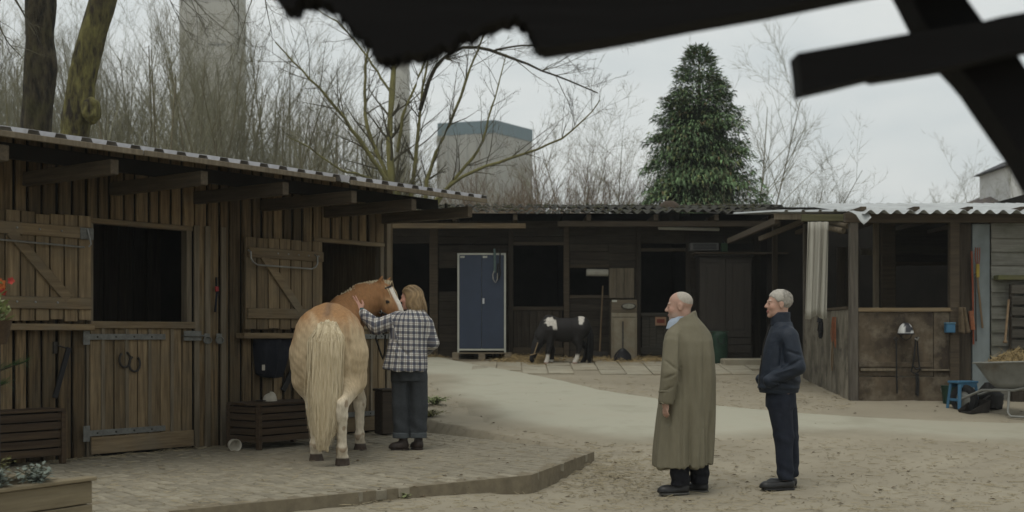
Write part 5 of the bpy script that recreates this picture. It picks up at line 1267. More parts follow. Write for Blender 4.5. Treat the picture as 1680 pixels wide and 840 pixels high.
# ================================================================== SMOOTH BODIES (distance fields -> one continuous surface)
class Sd:
    def __init__(s, lo, hi, h):
        s.lo = np.array(lo, float); s.h = h
        s.n = np.ceil((np.array(hi)-s.lo)/h).astype(int)+1
        s.d = np.full(s.n, 0.5, np.float32)
        s.ax = [(s.lo[i]+h*np.arange(s.n[i])).astype(np.float32) for i in range(3)]
    def _sub(s, lo, hi):
        a = np.clip(np.floor((np.array(lo)-s.lo)/s.h).astype(int), 0, s.n); b = np.clip(np.ceil((np.array(hi)-s.lo)/s.h).astype(int)+1, 0, s.n)
        sl = tuple(slice(a[i], b[i]) for i in range(3))
        return sl, np.meshgrid(*[s.ax[i][sl[i]] for i in range(3)], indexing='ij', sparse=True)
    def _add(s, sl, dd, k, cut):
        o = s.d[sl]
        if o.size == 0: return
        if cut:
            if k > 0:
                b = -dd; hh = np.maximum(k-np.abs(o-b), 0)/k; s.d[sl] = np.maximum(o, b)+hh*hh*k*0.25
            else: s.d[sl] = np.maximum(o, -dd)
        elif k > 0: hh = np.maximum(k-np.abs(o-dd), 0)/k; s.d[sl] = np.minimum(o, dd)-hh*hh*k*0.25
        else: s.d[sl] = np.minimum(o, dd)
    def cone(s, a, b, r1, r2, k=0.03, cut=False):
        a = np.array(a, float); b = np.array(b, float); m = max(r1, r2)+k+3*s.h
        sl, (x, y, z) = s._sub(np.minimum(a, b)-m, np.maximum(a, b)+m)
        ba = b-a; L2 = float(ba @ ba)+1e-12
        t = np.clip(((x-a[0])*ba[0]+(y-a[1])*ba[1]+(z-a[2])*ba[2])/L2, 0, 1)
        d = np.sqrt((x-a[0]-t*ba[0])**2+(y-a[1]-t*ba[1])**2+(z-a[2]-t*ba[2])**2)-(r1+(r2-r1)*t)
        s._add(sl, d, k, cut); return s
    def chain(s, pts, rs, k=0.03):
        for i in range(len(pts)-1): s.cone(pts[i], pts[i+1], rs[i], rs[i+1], k)
        return s
    def ell(s, c, r, k=0.03, R=None, cut=False):
        c = np.array(c, float); r = np.array(r, float); m = r.max()+k+3*s.h
        sl, (x, y, z) = s._sub(c-m, c+m)
        dx, dy, dz = x-c[0], y-c[1], z-c[2]
        if R is not None:
            R = np.array(R.to_3x3() if hasattr(R, 'to_3x3') else R)   # columns: local axes
            dx, dy, dz = (dx*R[0, 0]+dy*R[1, 0]+dz*R[2, 0], dx*R[0, 1]+dy*R[1, 1]+dz*R[2, 1], dx*R[0, 2]+dy*R[1, 2]+dz*R[2, 2])
        k0 = np.sqrt((dx/r[0])**2+(dy/r[1])**2+(dz/r[2])**2)+1e-9; k1 = np.sqrt((dx/r[0]**2)**2+(dy/r[1]**2)**2+(dz/r[2]**2)**2)+1e-9
        s._add(sl, k0*(k0-1)/k1, k, cut); return s
    def loft(s, zs, cx, cy, rx, ry, k=0.03, yaw=0.0, pw=2.0):
        zs = np.array(zs, float); o = np.argsort(zs); zs = zs[o]; cx, cy, rx, ry = (np.array(q, float)[o] for q in (cx, cy, rx, ry))
        m = max(rx.max(), ry.max())+k+3*s.h
        sl, (x, y, z) = s._sub((cx.min()-m, cy.min()-m, zs[0]-k-3*s.h), (cx.max()+m, cy.max()+m, zs[-1]+k+3*s.h))
        zf = z.ravel(); f = lambda q: np.interp(zf, zs, q).reshape(z.shape)
        dx, dy = x-f(cx), y-f(cy)
        if yaw: c_, s_ = math.cos(yaw), math.sin(yaw); dx, dy = dx*c_+dy*s_, -dx*s_+dy*c_
        A, B = f(rx), f(ry)
        if pw == 2.0: q = np.sqrt((dx/A)**2+(dy/B)**2)
        else: q = ((np.abs(dx)/A)**pw+(np.abs(dy)/B)**pw)**(1/pw)
        d = (q-1)*np.minimum(A, B); d = np.maximum(d, np.maximum(zs[0]-z, z-zs[-1]))
        s._add(sl, d, k, False); return s
    def plane(s, p, n):
        """keep the side the normal points away from"""
        x, y, z = np.meshgrid(*s.ax, indexing='ij', sparse=True); n = np.array(n, float); n /= np.linalg.norm(n)
        s.d = np.maximum(s.d, (x-p[0])*n[0]+(y-p[1])*n[1]+(z-p[2])*n[2]).astype(np.float32); return s
    def verts(s):
        d = s.d; sg = d < 0
        c = [sg[i:sg.shape[0]-1+i, j:sg.shape[1]-1+j, k:sg.shape[2]-1+k] for i in (0, 1) for j in (0, 1) for k in (0, 1)]
        cnt = sum(q.astype(np.int8) for q in c); act = (cnt > 0) & (cnt < 8)
        I = np.argwhere(act); idx = np.full(act.shape, -1, np.int64); idx[act] = np.arange(len(I))
        acc = np.zeros((len(I), 3)); wt = np.zeros(len(I))
        cor = [(i, j, k) for i in (0, 1) for j in (0, 1) for k in (0, 1)]
        val = {q: d[I[:, 0]+q[0], I[:, 1]+q[1], I[:, 2]+q[2]] for q in cor}
        for q in cor:
            for a in range(3):
                if q[a] == 0:
                    r = list(q); r[a] = 1; r = tuple(r); v0, v1 = val[q], val[r]; m = (v0 < 0) != (v1 < 0)
                    t = np.where(m, v0/(v0-v1+1e-12), 0); p = np.zeros((len(I), 3)); p += q; p[:, a] += t
                    acc += p*m[:, None]; wt += m
        V = s.lo+s.h*(I+acc/np.maximum(wt, 1)[:, None])
        F = []
        for a in range(3):
            b, c_ = (a+1) % 3, (a+2) % 3
            s0 = [slice(None)]*3; s1 = [slice(None)]*3; s0[a] = slice(0, -1); s1[a] = slice(1, None)
            e0, e1 = sg[tuple(s0)], sg[tuple(s1)]; E = np.argwhere(e0 != e1)
            ok = (E[:, b] > 0) & (E[:, c_] > 0) & (E[:, b] < d.shape[b]-1) & (E[:, c_] < d.shape[c_]-1); E = E[ok]
            fl = e0[E[:, 0], E[:, 1], E[:, 2]]
            def g(ob, oc):
                Q = E.copy(); Q[:, b] -= ob; Q[:, c_] -= oc; return idx[Q[:, 0], Q[:, 1], Q[:, 2]]
            q = np.stack([g(1, 1), g(0, 1), g(0, 0), g(1, 0)], 1)
            q[~fl] = q[~fl][:, ::-1]; F.append(q)
        F = np.concatenate(F); F = F[(F >= 0).all(1)]
        return V, F
def vnormals(V, F):
    n = np.cross(V[F[:, 2]]-V[F[:, 0]], V[F[:, 3]]-V[F[:, 1]]); N = np.zeros_like(V)
    for k in range(4): np.add.at(N, F[:, k], n)
    return N/(np.linalg.norm(N, axis=1)[:, None]+1e-12)
def relax(V, F, it=2, f=0.5):
    e = np.concatenate([F[:, [0, 1]], F[:, [1, 2]], F[:, [2, 3]], F[:, [3, 0]]])
    for _ in range(it):
        A = np.zeros_like(V); c = np.zeros(len(V)); np.add.at(A, e[:, 0], V[e[:, 1]]); np.add.at(c, e[:, 0], 1); np.add.at(A, e[:, 1], V[e[:, 0]]); np.add.at(c, e[:, 1], 1)
        V = V+f*(A/np.maximum(c, 1)[:, None]-V)
    return V
def body(name, s, m, parent, col=None, disp=None, it=2, attr=None):
    V, F = s.verts(); V = relax(V, F, it)
    if disp is not None: V = V+vnormals(V, F)*disp(V)[:, None]
    me = mesh(name, V, F, m, True, col(V) if callable(col) else (np.tile(col, (len(V), 1)) if col is not None else None))
    if attr is not None:
        a = me.attributes.new('plaid', 'FLOAT_VECTOR', 'POINT'); a.data.foreach_set('vector', attr(V).astype(np.float32).ravel())
    return link(name, me, parent) if parent is not None else link(name, me)
def smooth01(a, b, x): return sstep(a, b, x)

# ------------------------------------------------------------------ head and hand
class Head:
    def __init__(h, c, yaw, pitch=0.0, roll=0.0, sc=1.0):
        h.c = np.array(c, float); h.sc = sc
        h.R = np.array((Matrix.Rotation(yaw, 3, 'Z') @ Matrix.Rotation(-pitch, 3, 'Y') @ Matrix.Rotation(roll, 3, 'X')))
    def w(h, p): return h.c+h.sc*(h.R @ np.array(p, float))
    def l(h, V): return ((V-h.c) @ h.R)/h.sc
    def build(h, s, neck_to, nr=0.06, jaw=1.0):
        q = h.sc; E = lambda c, r, k=0.02, cut=False: s.ell(h.w(c), np.array(r)*q, k*q, h.R, cut)
        E((-.012, 0, .036), (.099, .077, .086)); E((.028, 0, -.03), (.066, .061*jaw, .085)); E((.03, 0, -.078), (.052, .054*jaw, .040)); E((.074, 0, -.104), (.020, .022, .017))
        for sy in (-1, 1):
            E((.062, sy*.038, -.028), (.024, .022, .024)); E((.084, sy*.03, .026), (.012, .022, .009), .012)
        s.cone(h.w((.091, 0, .014)), h.w((.113, 0, -.026)), .008*q, .0125*q, .012*q)
        for sy in (-1, 1): E((.102, sy*.011, -.030), (.009, .008, .007), .008)
        for sy in (-1, 1):
            E((.100, sy*.031, .006), (.016, .019, .011), .008, True); E((.083, sy*.031, .005), (.0135, .0135, .0125), .004)
        E((.0945, 0, -.0625), (.009, .022, .0055), .006); E((.092, 0, -.0745), (.009, .019, .006), .006)
        for sy in (-1, 1):
            E((-.010, sy*.079, -.006), (.021, .009, .034), .010); E((-.002, sy*.088, -.004), (.010, .006, .018), .004, True)
        s.cone(h.w((-.028, 0, -.06)), neck_to, nr*0.92, nr*1.08, .035)
    def colour(h, V, base, skin, lip=(.33, .12, .10), brow=(.25, .22, .19)):
        L = h.l(V); c = base.copy(); hd = (np.linalg.norm(L, axis=1) < .24)
        a = smooth01(.018, .006, np.abs(L[:, 2]+.068))*smooth01(.03, .02, np.abs(L[:, 1]))*smooth01(.083, .09, L[:, 0])*hd
        c = c+(np.array(lip)-c)*a[:, None]
        ck = np.exp(-((L[:, 0]-.06)**2+(np.abs(L[:, 1])-.045)**2+(L[:, 2]+.03)**2)/.0008)*hd*.45
        c = c+(np.array(skin)*np.array((1.05, .78, .72))-c)*ck[:, None]
        b = smooth01(.006, .003, np.abs(L[:, 2]-.031))*smooth01(.014, .02, np.abs(L[:, 1]))*smooth01(.055, .05, np.abs(L[:, 1]))*smooth01(.07, .08, L[:, 0])*hd
        c = c+(np.array(brow)-c)*(b*.8)[:, None]
        e = (np.linalg.norm((L-np.array((.094, .031, .004)))*np.array((1, 1, 1.2)), axis=1) < .010) | (np.linalg.norm((L-np.array((.094, -.031, .004)))*np.array((1, 1, 1.2)), axis=1) < .010)
        c[e & hd] = (.05, .04, .035); return c
def hand(s, wrist, f, n, across, sc=1.0, curl=0.5, spread=0.0, thumb_out=0.6, fr=0.0088):
    """f: finger direction, n: palm side, across: towards the thumb"""
    f, n, a = (np.array(Vector(q).normalized()) for q in (f, n, across)); w = np.array(wrist, float); q = sc
    R = np.stack([f, a, n], 1)
    s.ell(w+f*.045*q, (.054*q, .041*q, .017*q), .012, R); s.cone(w-f*.03*q, w+f*.02*q, .029*q, .027*q, .02)
    for i, (o, ln) in enumerate(((.030, .072), (.010, .082), (-.011, .077), (-.030, .060))):
        p = w+f*.082*q+a*o*q; dr = f+a*(o*spread*12); ang = 0.0
        for sg, (k_, r0, r1) in enumerate(((.45, 1.05, 1.0), (.30, 1.0, .95), (.25, .95, .82))):
            ang += curl*(0.55 if sg == 0 else 0.75); d = dr*math.cos(ang)+n*math.sin(ang); p2 = p+d*ln*k_*q
            s.cone(p, p2, fr*r0*q, fr*r1*q, .004); p = p2
    b = w+f*.02*q+a*.03*q; t1 = b+(f*.5+a*thumb_out+n*.3)*.045*q; t2 = t1+(f*.8+a*.12+n*.35)*.034*q; t3 = t2+(f*.85+n*.45)*.024*q
    s.cone(b, t1, .016*q, .0118*q, .010); s.cone(t1, t2, .0112*q, .0105*q, .004); s.cone(t2, t3, .0105*q, .008*q, .004)

MT['skin'] = mat('skin', (1, 1, 1), (0.9, 0.88, 0.87), (30, 30, 30), rough=0.55, bump=0.05, vcol=True, sss=0.08, spec=0.35)
MT['coat'] = mat('olive_trench_cloth', (0.175, 0.158, 0.108), (0.145, 0.13, 0.088), (14, 14, 5), rough=0.85, bump=0.6, bdist=0.012)
MT['darktrouser'] = mat('dark_trouser_cloth', (0.013, 0.014, 0.018), (0.008, 0.008, 0.011), (40, 40, 40), rough=0.9)
MT['jean'] = mat('indigo_denim', (0.018, 0.022, 0.034), (0.010, 0.013, 0.021), (18, 18, 12), rough=0.9, bump=0.6, bdist=0.012)
MT['bomber'] = mat('navy_jacket_cloth', (0.014, 0.021, 0.034), (0.009, 0.014, 0.024), (16, 16, 22), rough=0.6, spec=0.3, bump=0.6, bdist=0.012)
MT['greypants'] = mat('grey_wool_trouser', (0.047, 0.052, 0.056), (0.032, 0.036, 0.040), (50, 50, 50), rough=0.95, bump=0.2)
MT['leather'] = mat('black_leather', (0.015, 0.014, 0.014), (0.009, 0.009, 0.009), (20, 20, 20), rough=0.45, spec=0.4)
MT['boot'] = mat('brown_boot_leather', (0.035, 0.024, 0.018), (0.02, 0.014, 0.011), (20, 20, 20), rough=0.6)
MT['sole'] = mat('grey_sole', (0.12, 0.115, 0.105), (0.07, 0.068, 0.06), (20, 20, 20), rough=0.9)
MT['hair'] = mat('hair', (1, 1, 1), (0.72, 0.72, 0.72), (90, 90, 25), rough=0.6, vcol=True, bump=0.3)
SKIN = np.array((0.50, 0.30, 0.22))
def shoe_part(nm, parent, heel, toe, w, hgt, m, sole, ankle=None, tall=0.0):
    """heel/toe ground points; closed shoe with a sole as sub-part"""
    he, to = np.array(heel, float), np.array(toe, float); z0 = he[2]; d = to-he; L_ = np.linalg.norm(d); d = d/L_
    lo = np.minimum(he, to)-.09; hi = np.maximum(he, to)+.09; lo[2] = z0-.02; hi[2] = z0+hgt+tall+.08
    s = Sd(lo, hi, .006)
    s.cone(he+d*.045+(0, 0, .045), to-d*.05+(0, 0, .035), w*.92, w*.92, .02); s.ell(to-d*.075+np.array((0, 0, .03)), (.085, w*1.05, .042), .03, np.stack([d, np.cross((0, 0, 1), d), (0, 0, 1)], 1))
    s.cone(he+d*.06+(0, 0, .05), he+d*.055+(0, 0, hgt+tall), w*.95, w*.95, .03)
    s.plane((0, 0, z0+.018), (0, 0, -1)); s.plane((0, 0, z0+hgt+tall), (0, 0, 1))
    o = body(nm, s, m, parent, it=1)
    s2 = Sd(lo, hi, .006); s2.cone(he+d*.045+(0, 0, .01), to-d*.06+(0, 0, .01), w*1.0, w*1.08, .02); s2.plane((0, 0, z0+.0), (0, 0, -1)); s2.plane((0, 0, z0+.017), (0, 0, 1))
    body('sole', s2, sole, o, it=0)
    return o
def folds(V, rows, ymax=0.03):
    """sum of soft fold lines on the side facing the yard: (point a, point b, width, depth)"""
    r = np.zeros(len(V)); Q = V[:, [0, 2]]; near = sstep(ymax+.05, ymax-.05, V[:, 1])
    for a, b, w, dp in rows:
        a = np.array((a[0], a[2])); b = np.array((b[0], b[2])); ba = b-a; t = np.clip(((Q-a) @ ba)/(ba @ ba), 0, 1); dist = np.linalg.norm(Q-a-t[:, None]*ba, axis=1)
        r += dp*np.exp(-(dist/w)**2)*np.sqrt(np.sin(np.clip(t, 0.02, .98)*PI))
    return r*near

def strands(mb, roots, path, n, w, rr):
    """tapered hair ribbons with a ridge; path(root, t) -> point"""
    for i in range(n):
        r0 = roots(rr); pts = [np.array(path(r0, t)) for t in np.linspace(0, 1, 7)]
        ww = w*rr.uniform(.6, 1.3); off = np.array((rr.gauss(0, 1), rr.gauss(0, 1), 0)); off /= np.linalg.norm(off)+1e-9
        V = []
        for k, p in enumerate(pts):
            q = ww*(1-(k/6)**2*.8); V += [p-off*q, p+np.array((-off[1], off[0], 0))*q*.8, p+off*q]
        F = []
        for k in range(6): b = 3*k; F += [(b, b+1, b+4, b+3), (b+1, b+2, b+5, b+4)]
        mb.raw(V, F)
# ------------------------------------------------------------------ man in the trench coat
def make_trench():
    X, Y = (1120-840)/189.0, 10.58; z0 = float(gz(X, Y)); S = 189.0
    px = lambda u: (u-1120)/S
    pz = lambda v: (HC-(v-HOR)/S)-z0
    H = Head((px(1115), 0.0, pz(503)), math.radians(168), math.radians(-3), 0, 1.05)
    s = Sd((-.36, -.36, -.02), (.33, .32, 1.83), .0065)
    H.build(s, (px(1124), 0.01, pz(535)), .068, 1.12)
    # slim core body under the clothes, so the figure is one surface
    s.loft([.82, 1.0, 1.25, 1.38, 1.44], [0.02, .02, .02, .02, .02], [0]*5, [.15, .15, .16, .12, .06], [.1, .1, .11, .09, .06], .03, math.radians(-40))
    kl, kr = (px(1110), -.06, .5), (px(1148), .05, .5)
    s.chain([(px(1115), -.05, .85), kl, (px(1114), -.06, .05)], [.08, .06, .026]); s.chain([(px(1140), .05, .85), kr, (px(1152), .08, .05)], [.08, .06, .026])
    wr = (px(1087.5), -.175, pz(655))
    s.chain([(px(1103), -.08, 1.3), (px(1094), -.19, pz(612)), wr], [.05, .045, .03]); s.chain([(px(1150), .1, 1.3), (px(1140), .2, pz(612)), (px(1110), .24, .9)], [.05, .04, .03])
    hand(s, (wr[0]+.005, wr[1], wr[2]), (-.10, -.05, -1), (.75, .5, .05), (-.45, .85, -.1), .98, .42, thumb_out=.5)
    skin = np.array((.43, .27, .205))
    def col(V):
        c = np.tile(skin, (len(V), 1)); c = H.colour(V, c, skin, brow=(.3, .25, .2)); L = H.l(V)
        # cropped grey hair shading and grey stubble are the hair's own colour
        st = smooth01(-.03, -.075, L[:, 2])*smooth01(-.0, .03, L[:, 0])*(np.linalg.norm(L, axis=1) < .2)*.5; c = c+(np.array((.36, .31, .27))-c)*st[:, None]; return c
    p = body('person', s, MT['skin'], None, col, it=2)
    p.location = (X, Y, z0); tag(p, 'man in a long olive trench coat standing with his back turned', 'person')
    # cropped hair
    s = Sd(H.c-.16, H.c+.16, .005)
    s.ell(H.w((-.014, 0, .038)), (.1025, .0805, .0885), 0, H.R); s.ell(H.w((.088, 0, -.03)), (.082, .12, .090), .015, H.R, True); s.plane(H.w((0, 0, -.062)), H.R @ np.array((.35, 0, -1)))
    for sy in (-1, 1): s.ell(H.w((-.004, sy*.09, -.012)), (.03, .03, .042), .008, H.R, True)
    body('hair', s, MT['hair'], p, (.43, .385, .325), it=2)
    # coat
    s = Sd((-.38, -.38, .18), (.36, .34, 1.60), .009)
    vs = [768, 740, 680, 620, 582, 560, 545, 535, 527, 520, 513]
    le = [1071.5, 1073, 1079, 1086, 1089, 1090, 1094, 1099, 1106, 1110, 1112]
    ri = [1168.5, 1170, 1173, 1174, 1172, 1169, 1163.5, 1157, 1150, 1144, 1140]
    ry = [.225, .222, .212, .205, .205, .19, .16, .135, .11, .095, .085]
    s.loft([pz(v) for v in vs], [px((a_+b_)/2) for a_, b_ in zip(le, ri)], [.02, .02, .02, .01, .01, .01, .01, .0, .0, 0, 0], [(b_-a_)/2/S for a_, b_ in zip(le, ri)], ry, .02, 0, 2.2)
    s.ell((px(1104), -.09, pz(556)), (.085, .095, .09), .05); s.ell((px(1150), .05, pz(556)), (.09, .1, .09), .05)
    s.cone((px(1115), 0, pz(500)), (px(1122), 0, pz(540)), .066, .068, 0, True); s.plane((px(1138), 0, pz(511)), (-.42, 0, .9))
    s.chain([(px(1102), -.12, pz(564)), (px(1094.5), -.20, pz(612)), (px(1088), -.18, pz(655))], [.090, .080, .066], .006)
    s.cone((px(1116), -.235, pz(572)), (px(1105), -.25, pz(652)), .007, .013, .02, True)
    s.plane((0, 0, pz(763)), (.06, .05, -1))
    s.cone((px(1088), -.18, pz(653)), (px(1087), -.178, pz(690)), .048, .06, 0, True)
    th0 = lambda V: np.arctan2(V[:, 1], V[:, 0])
    def disp(V):
        low = smooth01(1.15, .3, V[:, 2]); th = th0(V)
        d = low*(.012*np.sin(7*th+1.3+V[:, 2]*.8)+.009*np.sin(13*th-1.0-V[:, 2]*1.3)+.020*np.exp(-((th+1.1)/.12)**2)-.028*np.exp(-((th+.72)/.07)**2)-.024*np.exp(-((th+1.75)/.07)**2)-.02*np.exp(-((th+1.38)/.06)**2))
        d += folds(V, [((px(1112), -.2, pz(545)), (px(1110), -.22, pz(625)), .014, -.024), ((px(1125), -.2, pz(545)), (px(1128), -.22, pz(680)), .025, .014), ((px(1150), -.18, pz(550)), (px(1150), -.2, pz(700)), .018, -.016), ((px(1138), -.2, pz(570)), (px(1137), -.23, pz(740)), .015, -.014), ((px(1160), -.12, pz(560)), (px(1163), -.16, pz(690)), .02, .012),
                       ((px(1085), -.2, pz(590)), (px(1104), -.22, pz(605)), .010, -.014), ((px(1083), -.2, pz(620)), (px(1102), -.22, pz(612)), .010, -.014), ((px(1082), -.2, pz(640)), (px(1098), -.2, pz(632)), .010, -.012), ((px(1160), -.15, pz(700)), (px(1161), -.16, pz(766)), .010, -.016)])
        return d
    ct = body('trench_coat', s, MT['coat'], p, disp=disp, it=2)
    # turned collar
    s = Sd((-.16, -.16, 1.36), (.18, .17, 1.60), .007)
    s.loft([pz(541), pz(530), pz(520), pz(509)], [px(1126), px(1126), px(1126), px(1126)], [.0]*4, [.142, .118, .098, .082], [.125, .108, .092, .080], 0)
    s.cone((px(1117), 0, pz(500)), (px(1122), 0, pz(545)), .070, .074, 0, True)
    s.plane((px(1139), 0, pz(510)), (-.46, 0, .88)); s.plane((px(1120), 0, pz(536)), (-.46, 0, -.88))
    body('collar', s, MT['coat'], ct, it=1)
    # cuff strap and button, back vent stitched edge
    MB().tube([(px(1077.5), -.18, pz(641)), (px(1081), -.235, pz(640)), (px(1089), -.252, pz(640)), (px(1096), -.225, pz(641))], .010, 6).build('cuff_strap', MT['coat'], ct, True)
    MB().lathe([(.010, 0), (.008, .006)], 10, Matrix.Translation((px(1091), -.252, pz(640))) @ Matrix.Rotation(PI/2, 4, 'X')).build('button', MT['iron'], ct)
    # shirt collar
    s = Sd((-.18, -.14, 1.38), (.12, .14, 1.56), .006)
    s.loft([pz(540), pz(528), pz(519)], [px(1108), px(1111), px(1117)], [0]*3, [.083, .079, .072], [.075, .074, .07], 0); s.cone((px(1116), 0, pz(500)), (px(1120), 0, pz(545)), .066, .066, 0, True)
    body('shirt_collar', s, mat('pale_blue_shirt', (.34, .39, .46), (.30, .35, .42), (20, 20, 20)), p, it=1)
    # trousers
    s = Sd((-.25, -.25, 0.05), (.33, .3, .8), .008)
    s.chain([(px(1112), -.05, .75), (px(1113), -.06, .45), (px(1114.5), -.06, .10)], [.10, .092, .082]); s.chain([(px(1143), .06, .75), (px(1147), .07, .45), (px(1150), .08, .12)], [.10, .092, .084], .01)
    s.plane((0, 0, .075), (0, 0, -1))
    body('trousers', s, MT['darktrouser'], p, disp=lambda V: .006*np.sin(V[:, 2]*55+V[:, 0]*20)*smooth01(.32, .12, V[:, 2]), it=2)
    shoe_part('shoe', p, (px(1129), -.05, .0), (px(1078), -.10, .0), .048, .085, MT['leather'], MT['sole'])
    shoe_part('shoe', p, (px(1163), .06, .0), (px(1134), .17, .0), .048, .085, MT['leather'], MT['sole'])
make_trench()

# ------------------------------------------------------------------ man in the navy jacket
def make_navy():
    S = 186.0; Y = FPX/S; X = (1278-840)/S; z0 = float(gz(X, Y))
    px = lambda u: (u-1278)/S
    pz = lambda v: (HC-(v-HOR)/S)-z0
    H = Head((px(1277), 0.0, pz(499.5)), math.radians(182), math.radians(3), 0, 1.0)
    s = Sd((-.34, -.36, -.02), (.3, .3, 1.83), .0065)
    H.build(s, (px(1284), 0.0, pz(532)), .062, 1.0)
    s.loft([.82, 1.0, 1.25, 1.38, 1.44], [px(1280), px(1280), px(1282), px(1284), px(1284)], [0]*5, [.07, .07, .08, .07, .055], [.10, .10, .12, .10, .055], .03)
    s.chain([(px(1282), -.08, .85), (px(1283), -.08, .48), (px(1286), -.08, .05)], [.08, .055, .026]); s.chain([(px(1288), .08, .85), (px(1295), .08, .48), (px(1299), .09, .05)], [.08, .055, .026])
    wr = (px(1272), -.15, pz(620))
    s.chain([(px(1288), -.15, 1.33), (px(1296), -.22, pz(600)), wr], [.05, .045, .03]); s.chain([(px(1288), .15, 1.33), (px(1296), .2, pz(600)), (px(1274), .15, pz(619))], [.04, .035, .025])
    hand(s, (px(1270), -.15, pz(622)), (-.7, .6, -.5), (0, .9, -.2), (-.3, -.1, .9), .8, .6)
    skin = np.array((.45, .28, .21))
    def col(V):
        return H.colour(V, np.tile(skin, (len(V), 1)), skin, brow=(.42, .36, .30))
    p = body('person', s, MT['skin'], None, col, it=2)
    p.location = (X, Y, z0); tag(p, 'white haired man in a navy jacket and jeans, hand in pocket', 'person')
    s = Sd(H.c-.17, H.c+.17, .005)
    s.ell(H.w((-.016, 0, .042)), (.108, .0855, .093), 0, H.R); s.ell(H.w((.092, 0, -.022)), (.088, .12, .088), .015, H.R, True); s.plane(H.w((0, 0, -.072)), H.R @ np.array((.3, 0, -1)))
    for sy in (-1, 1): s.ell(H.w((.0, sy*.09, -.02)), (.032, .03, .045), .01, H.R, True)
    body('hair', s, MT['hair'], p, lambda V: np.array((.40, .37, .32))*(.75+.35*smooth01(-.06, .08, H.l(V)[:, 2]))[:, None], disp=lambda V: .0022*np.sin(H.l(V)[:, 1]*210+H.l(V)[:, 2]*60+2*np.sin(H.l(V)[:, 0]*40))+.0012*np.sin(H.l(V)[:, 0]*170+H.l(V)[:, 1]*120), it=2)
    mb = MB(); rr = random.Random(14)
    def root(r): return (r.uniform(-1.25, 1.25), r.uniform(-.35, 1.3), r.gauss(0, 1))
    def path(q, t):
        az, el, w_ = q; e = el-t*.35 if el > .5 else el-t*.25; el2 = .35+1.0*max(0, math.cos(az))*0
        a = PI+az*1.25; R_ = 1.0+.035*math.sin(t*3)+.02*w_*t
        return H.w((-.016+.108*R_*math.cos(a)*math.cos(e), .086*R_*math.sin(a)*math.cos(e), .042+.094*R_*math.sin(e)))
    strands(mb, root, path, 260, .0032, rr); mb.build('hair_strands', mat('grey_strand', (.50, .47, .42), (.28, .26, .225), (90, 90, 30), rough=.6), p.children[0], True)
    # jacket
    s = Sd((-.32, -.36, .78), (.3, .32, 1.62), .008)
    vs = [648, 636, 620, 600, 580, 560, 545, 534, 528]
    le = [1245.5, 1244, 1245, 1248, 1252, 1257, 1262, 1266, 1267]
    ri = [1309, 1311, 1312, 1312, 1311, 1308, 1304, 1300, 1299]
    ry = [.175, .188, .192, .19, .19, .185, .16, .115, .09]
    s.loft([pz(v) for v in vs], [px((a+b)/2) for a, b in zip(le, ri)], [0]*9, [(b-a)/2/S for a, b in zip(le, ri)], ry, .02, 0, 2.2)
    s.ell((px(1287), -.15, pz(553)), (.09, .08, .09), .04); s.ell((px(1287), .15, pz(553)), (.09, .08, .09), .04)
    s.chain([(px(1288), -.16, pz(556)), (px(1297), -.235, pz(601)), (px(1256), -.185, pz(624))], [.085, .075, .062], .014)
    s.chain([(px(1288), .16, pz(556)), (px(1297), .215, pz(601)), (px(1258), .185, pz(624))], [.085, .075, .062], .014)
    s.cone((px(1275), 0, pz(518)), (px(1284), 0, pz(545)), .06, .06, 0, True)
    s.plane((0, 0, pz(646)), (0, 0, -1))
    def disp(V):
        d = folds(V, [((px(1266), -.25, pz(606)), (px(1303), -.3, pz(588)), .010, -.018), ((px(1262), -.26, pz(612)), (px(1290), -.3, pz(602)), .010, .014), ((px(1280), -.28, pz(575)), (px(1305), -.28, pz(583)), .012, -.014), ((px(1275), -.26, pz(560)), (px(1272), -.22, pz(605)), .012, -.018), ((px(1268), -.2, pz(560)), (px(1255), -.2, pz(600)), .014, .006), ((px(1255), -.2, pz(625)), (px(1300), -.22, pz(632)), .012, -.016), ((px(1290), -.26, pz(618)), (px(1310), -.1, pz(628)), .014, .008)])
        d += .003*np.sin(V[:, 2]*70+V[:, 0]*22)*smooth01(1.15, .9, V[:, 2])-.010*smooth01(pz(634), pz(637), V[:, 2]*1.0)*0
        hem = smooth01(pz(636), pz(640), V[:, 2])*0
        return d-.008*(V[:, 2] < pz(637))
    jk_ = body('jacket', s, MT['bomber'], p, disp=disp, it=2)
    s = Sd((-.14, -.13, 1.38), (.18, .13, 1.58), .006)
    s.loft([pz(534), pz(524), pz(512)], [px(1282), px(1280.5), px(1281)], [0]*3, [.094, .086, .083], [.088, .08, .076], 0); s.cone((px(1278), 0, pz(505)), (px(1284), 0, pz(545)), .067, .071, 0, True)
    s.plane((px(1264), 0, pz(521)), (-.75, 0, .8))
    body('collar', s, MT['bomber'], jk_, it=1)
    MB().tube([(px(1262), -.02, pz(532)), (px(1251.5), -.03, pz(565)), (px(1245.5), -.03, pz(610)), (px(1244.5), -.03, pz(640))], .005, 5).build('zip', MT['iron'], jk_, True)
    MB().tube([(px(1256), -.215, pz(612)), (px(1263), -.232, pz(622)), (px(1268), -.238, pz(630))], .005, 5).build('pocket_edge', MT['bomber'], jk_, True)
    # jeans
    s = Sd((-.24, -.25, 0.05), (.3, .28, .95), .008)
    s.loft([.72, .8, .92], [px(1281)]*3, [0]*3, [.128, .13, .125], [.165, .165, .15], .03)
    s.chain([(px(1277), -.075, .76), (px(1282), -.08, .46), (px(1285.5), -.085, .11)], [.112, .083, .068]); s.chain([(px(1290), .075, .76), (px(1300), .08, .46), (px(1303), .09, .12)], [.104, .076, .06], .004)
    s.plane((0, 0, .085), (0, 0, -1))
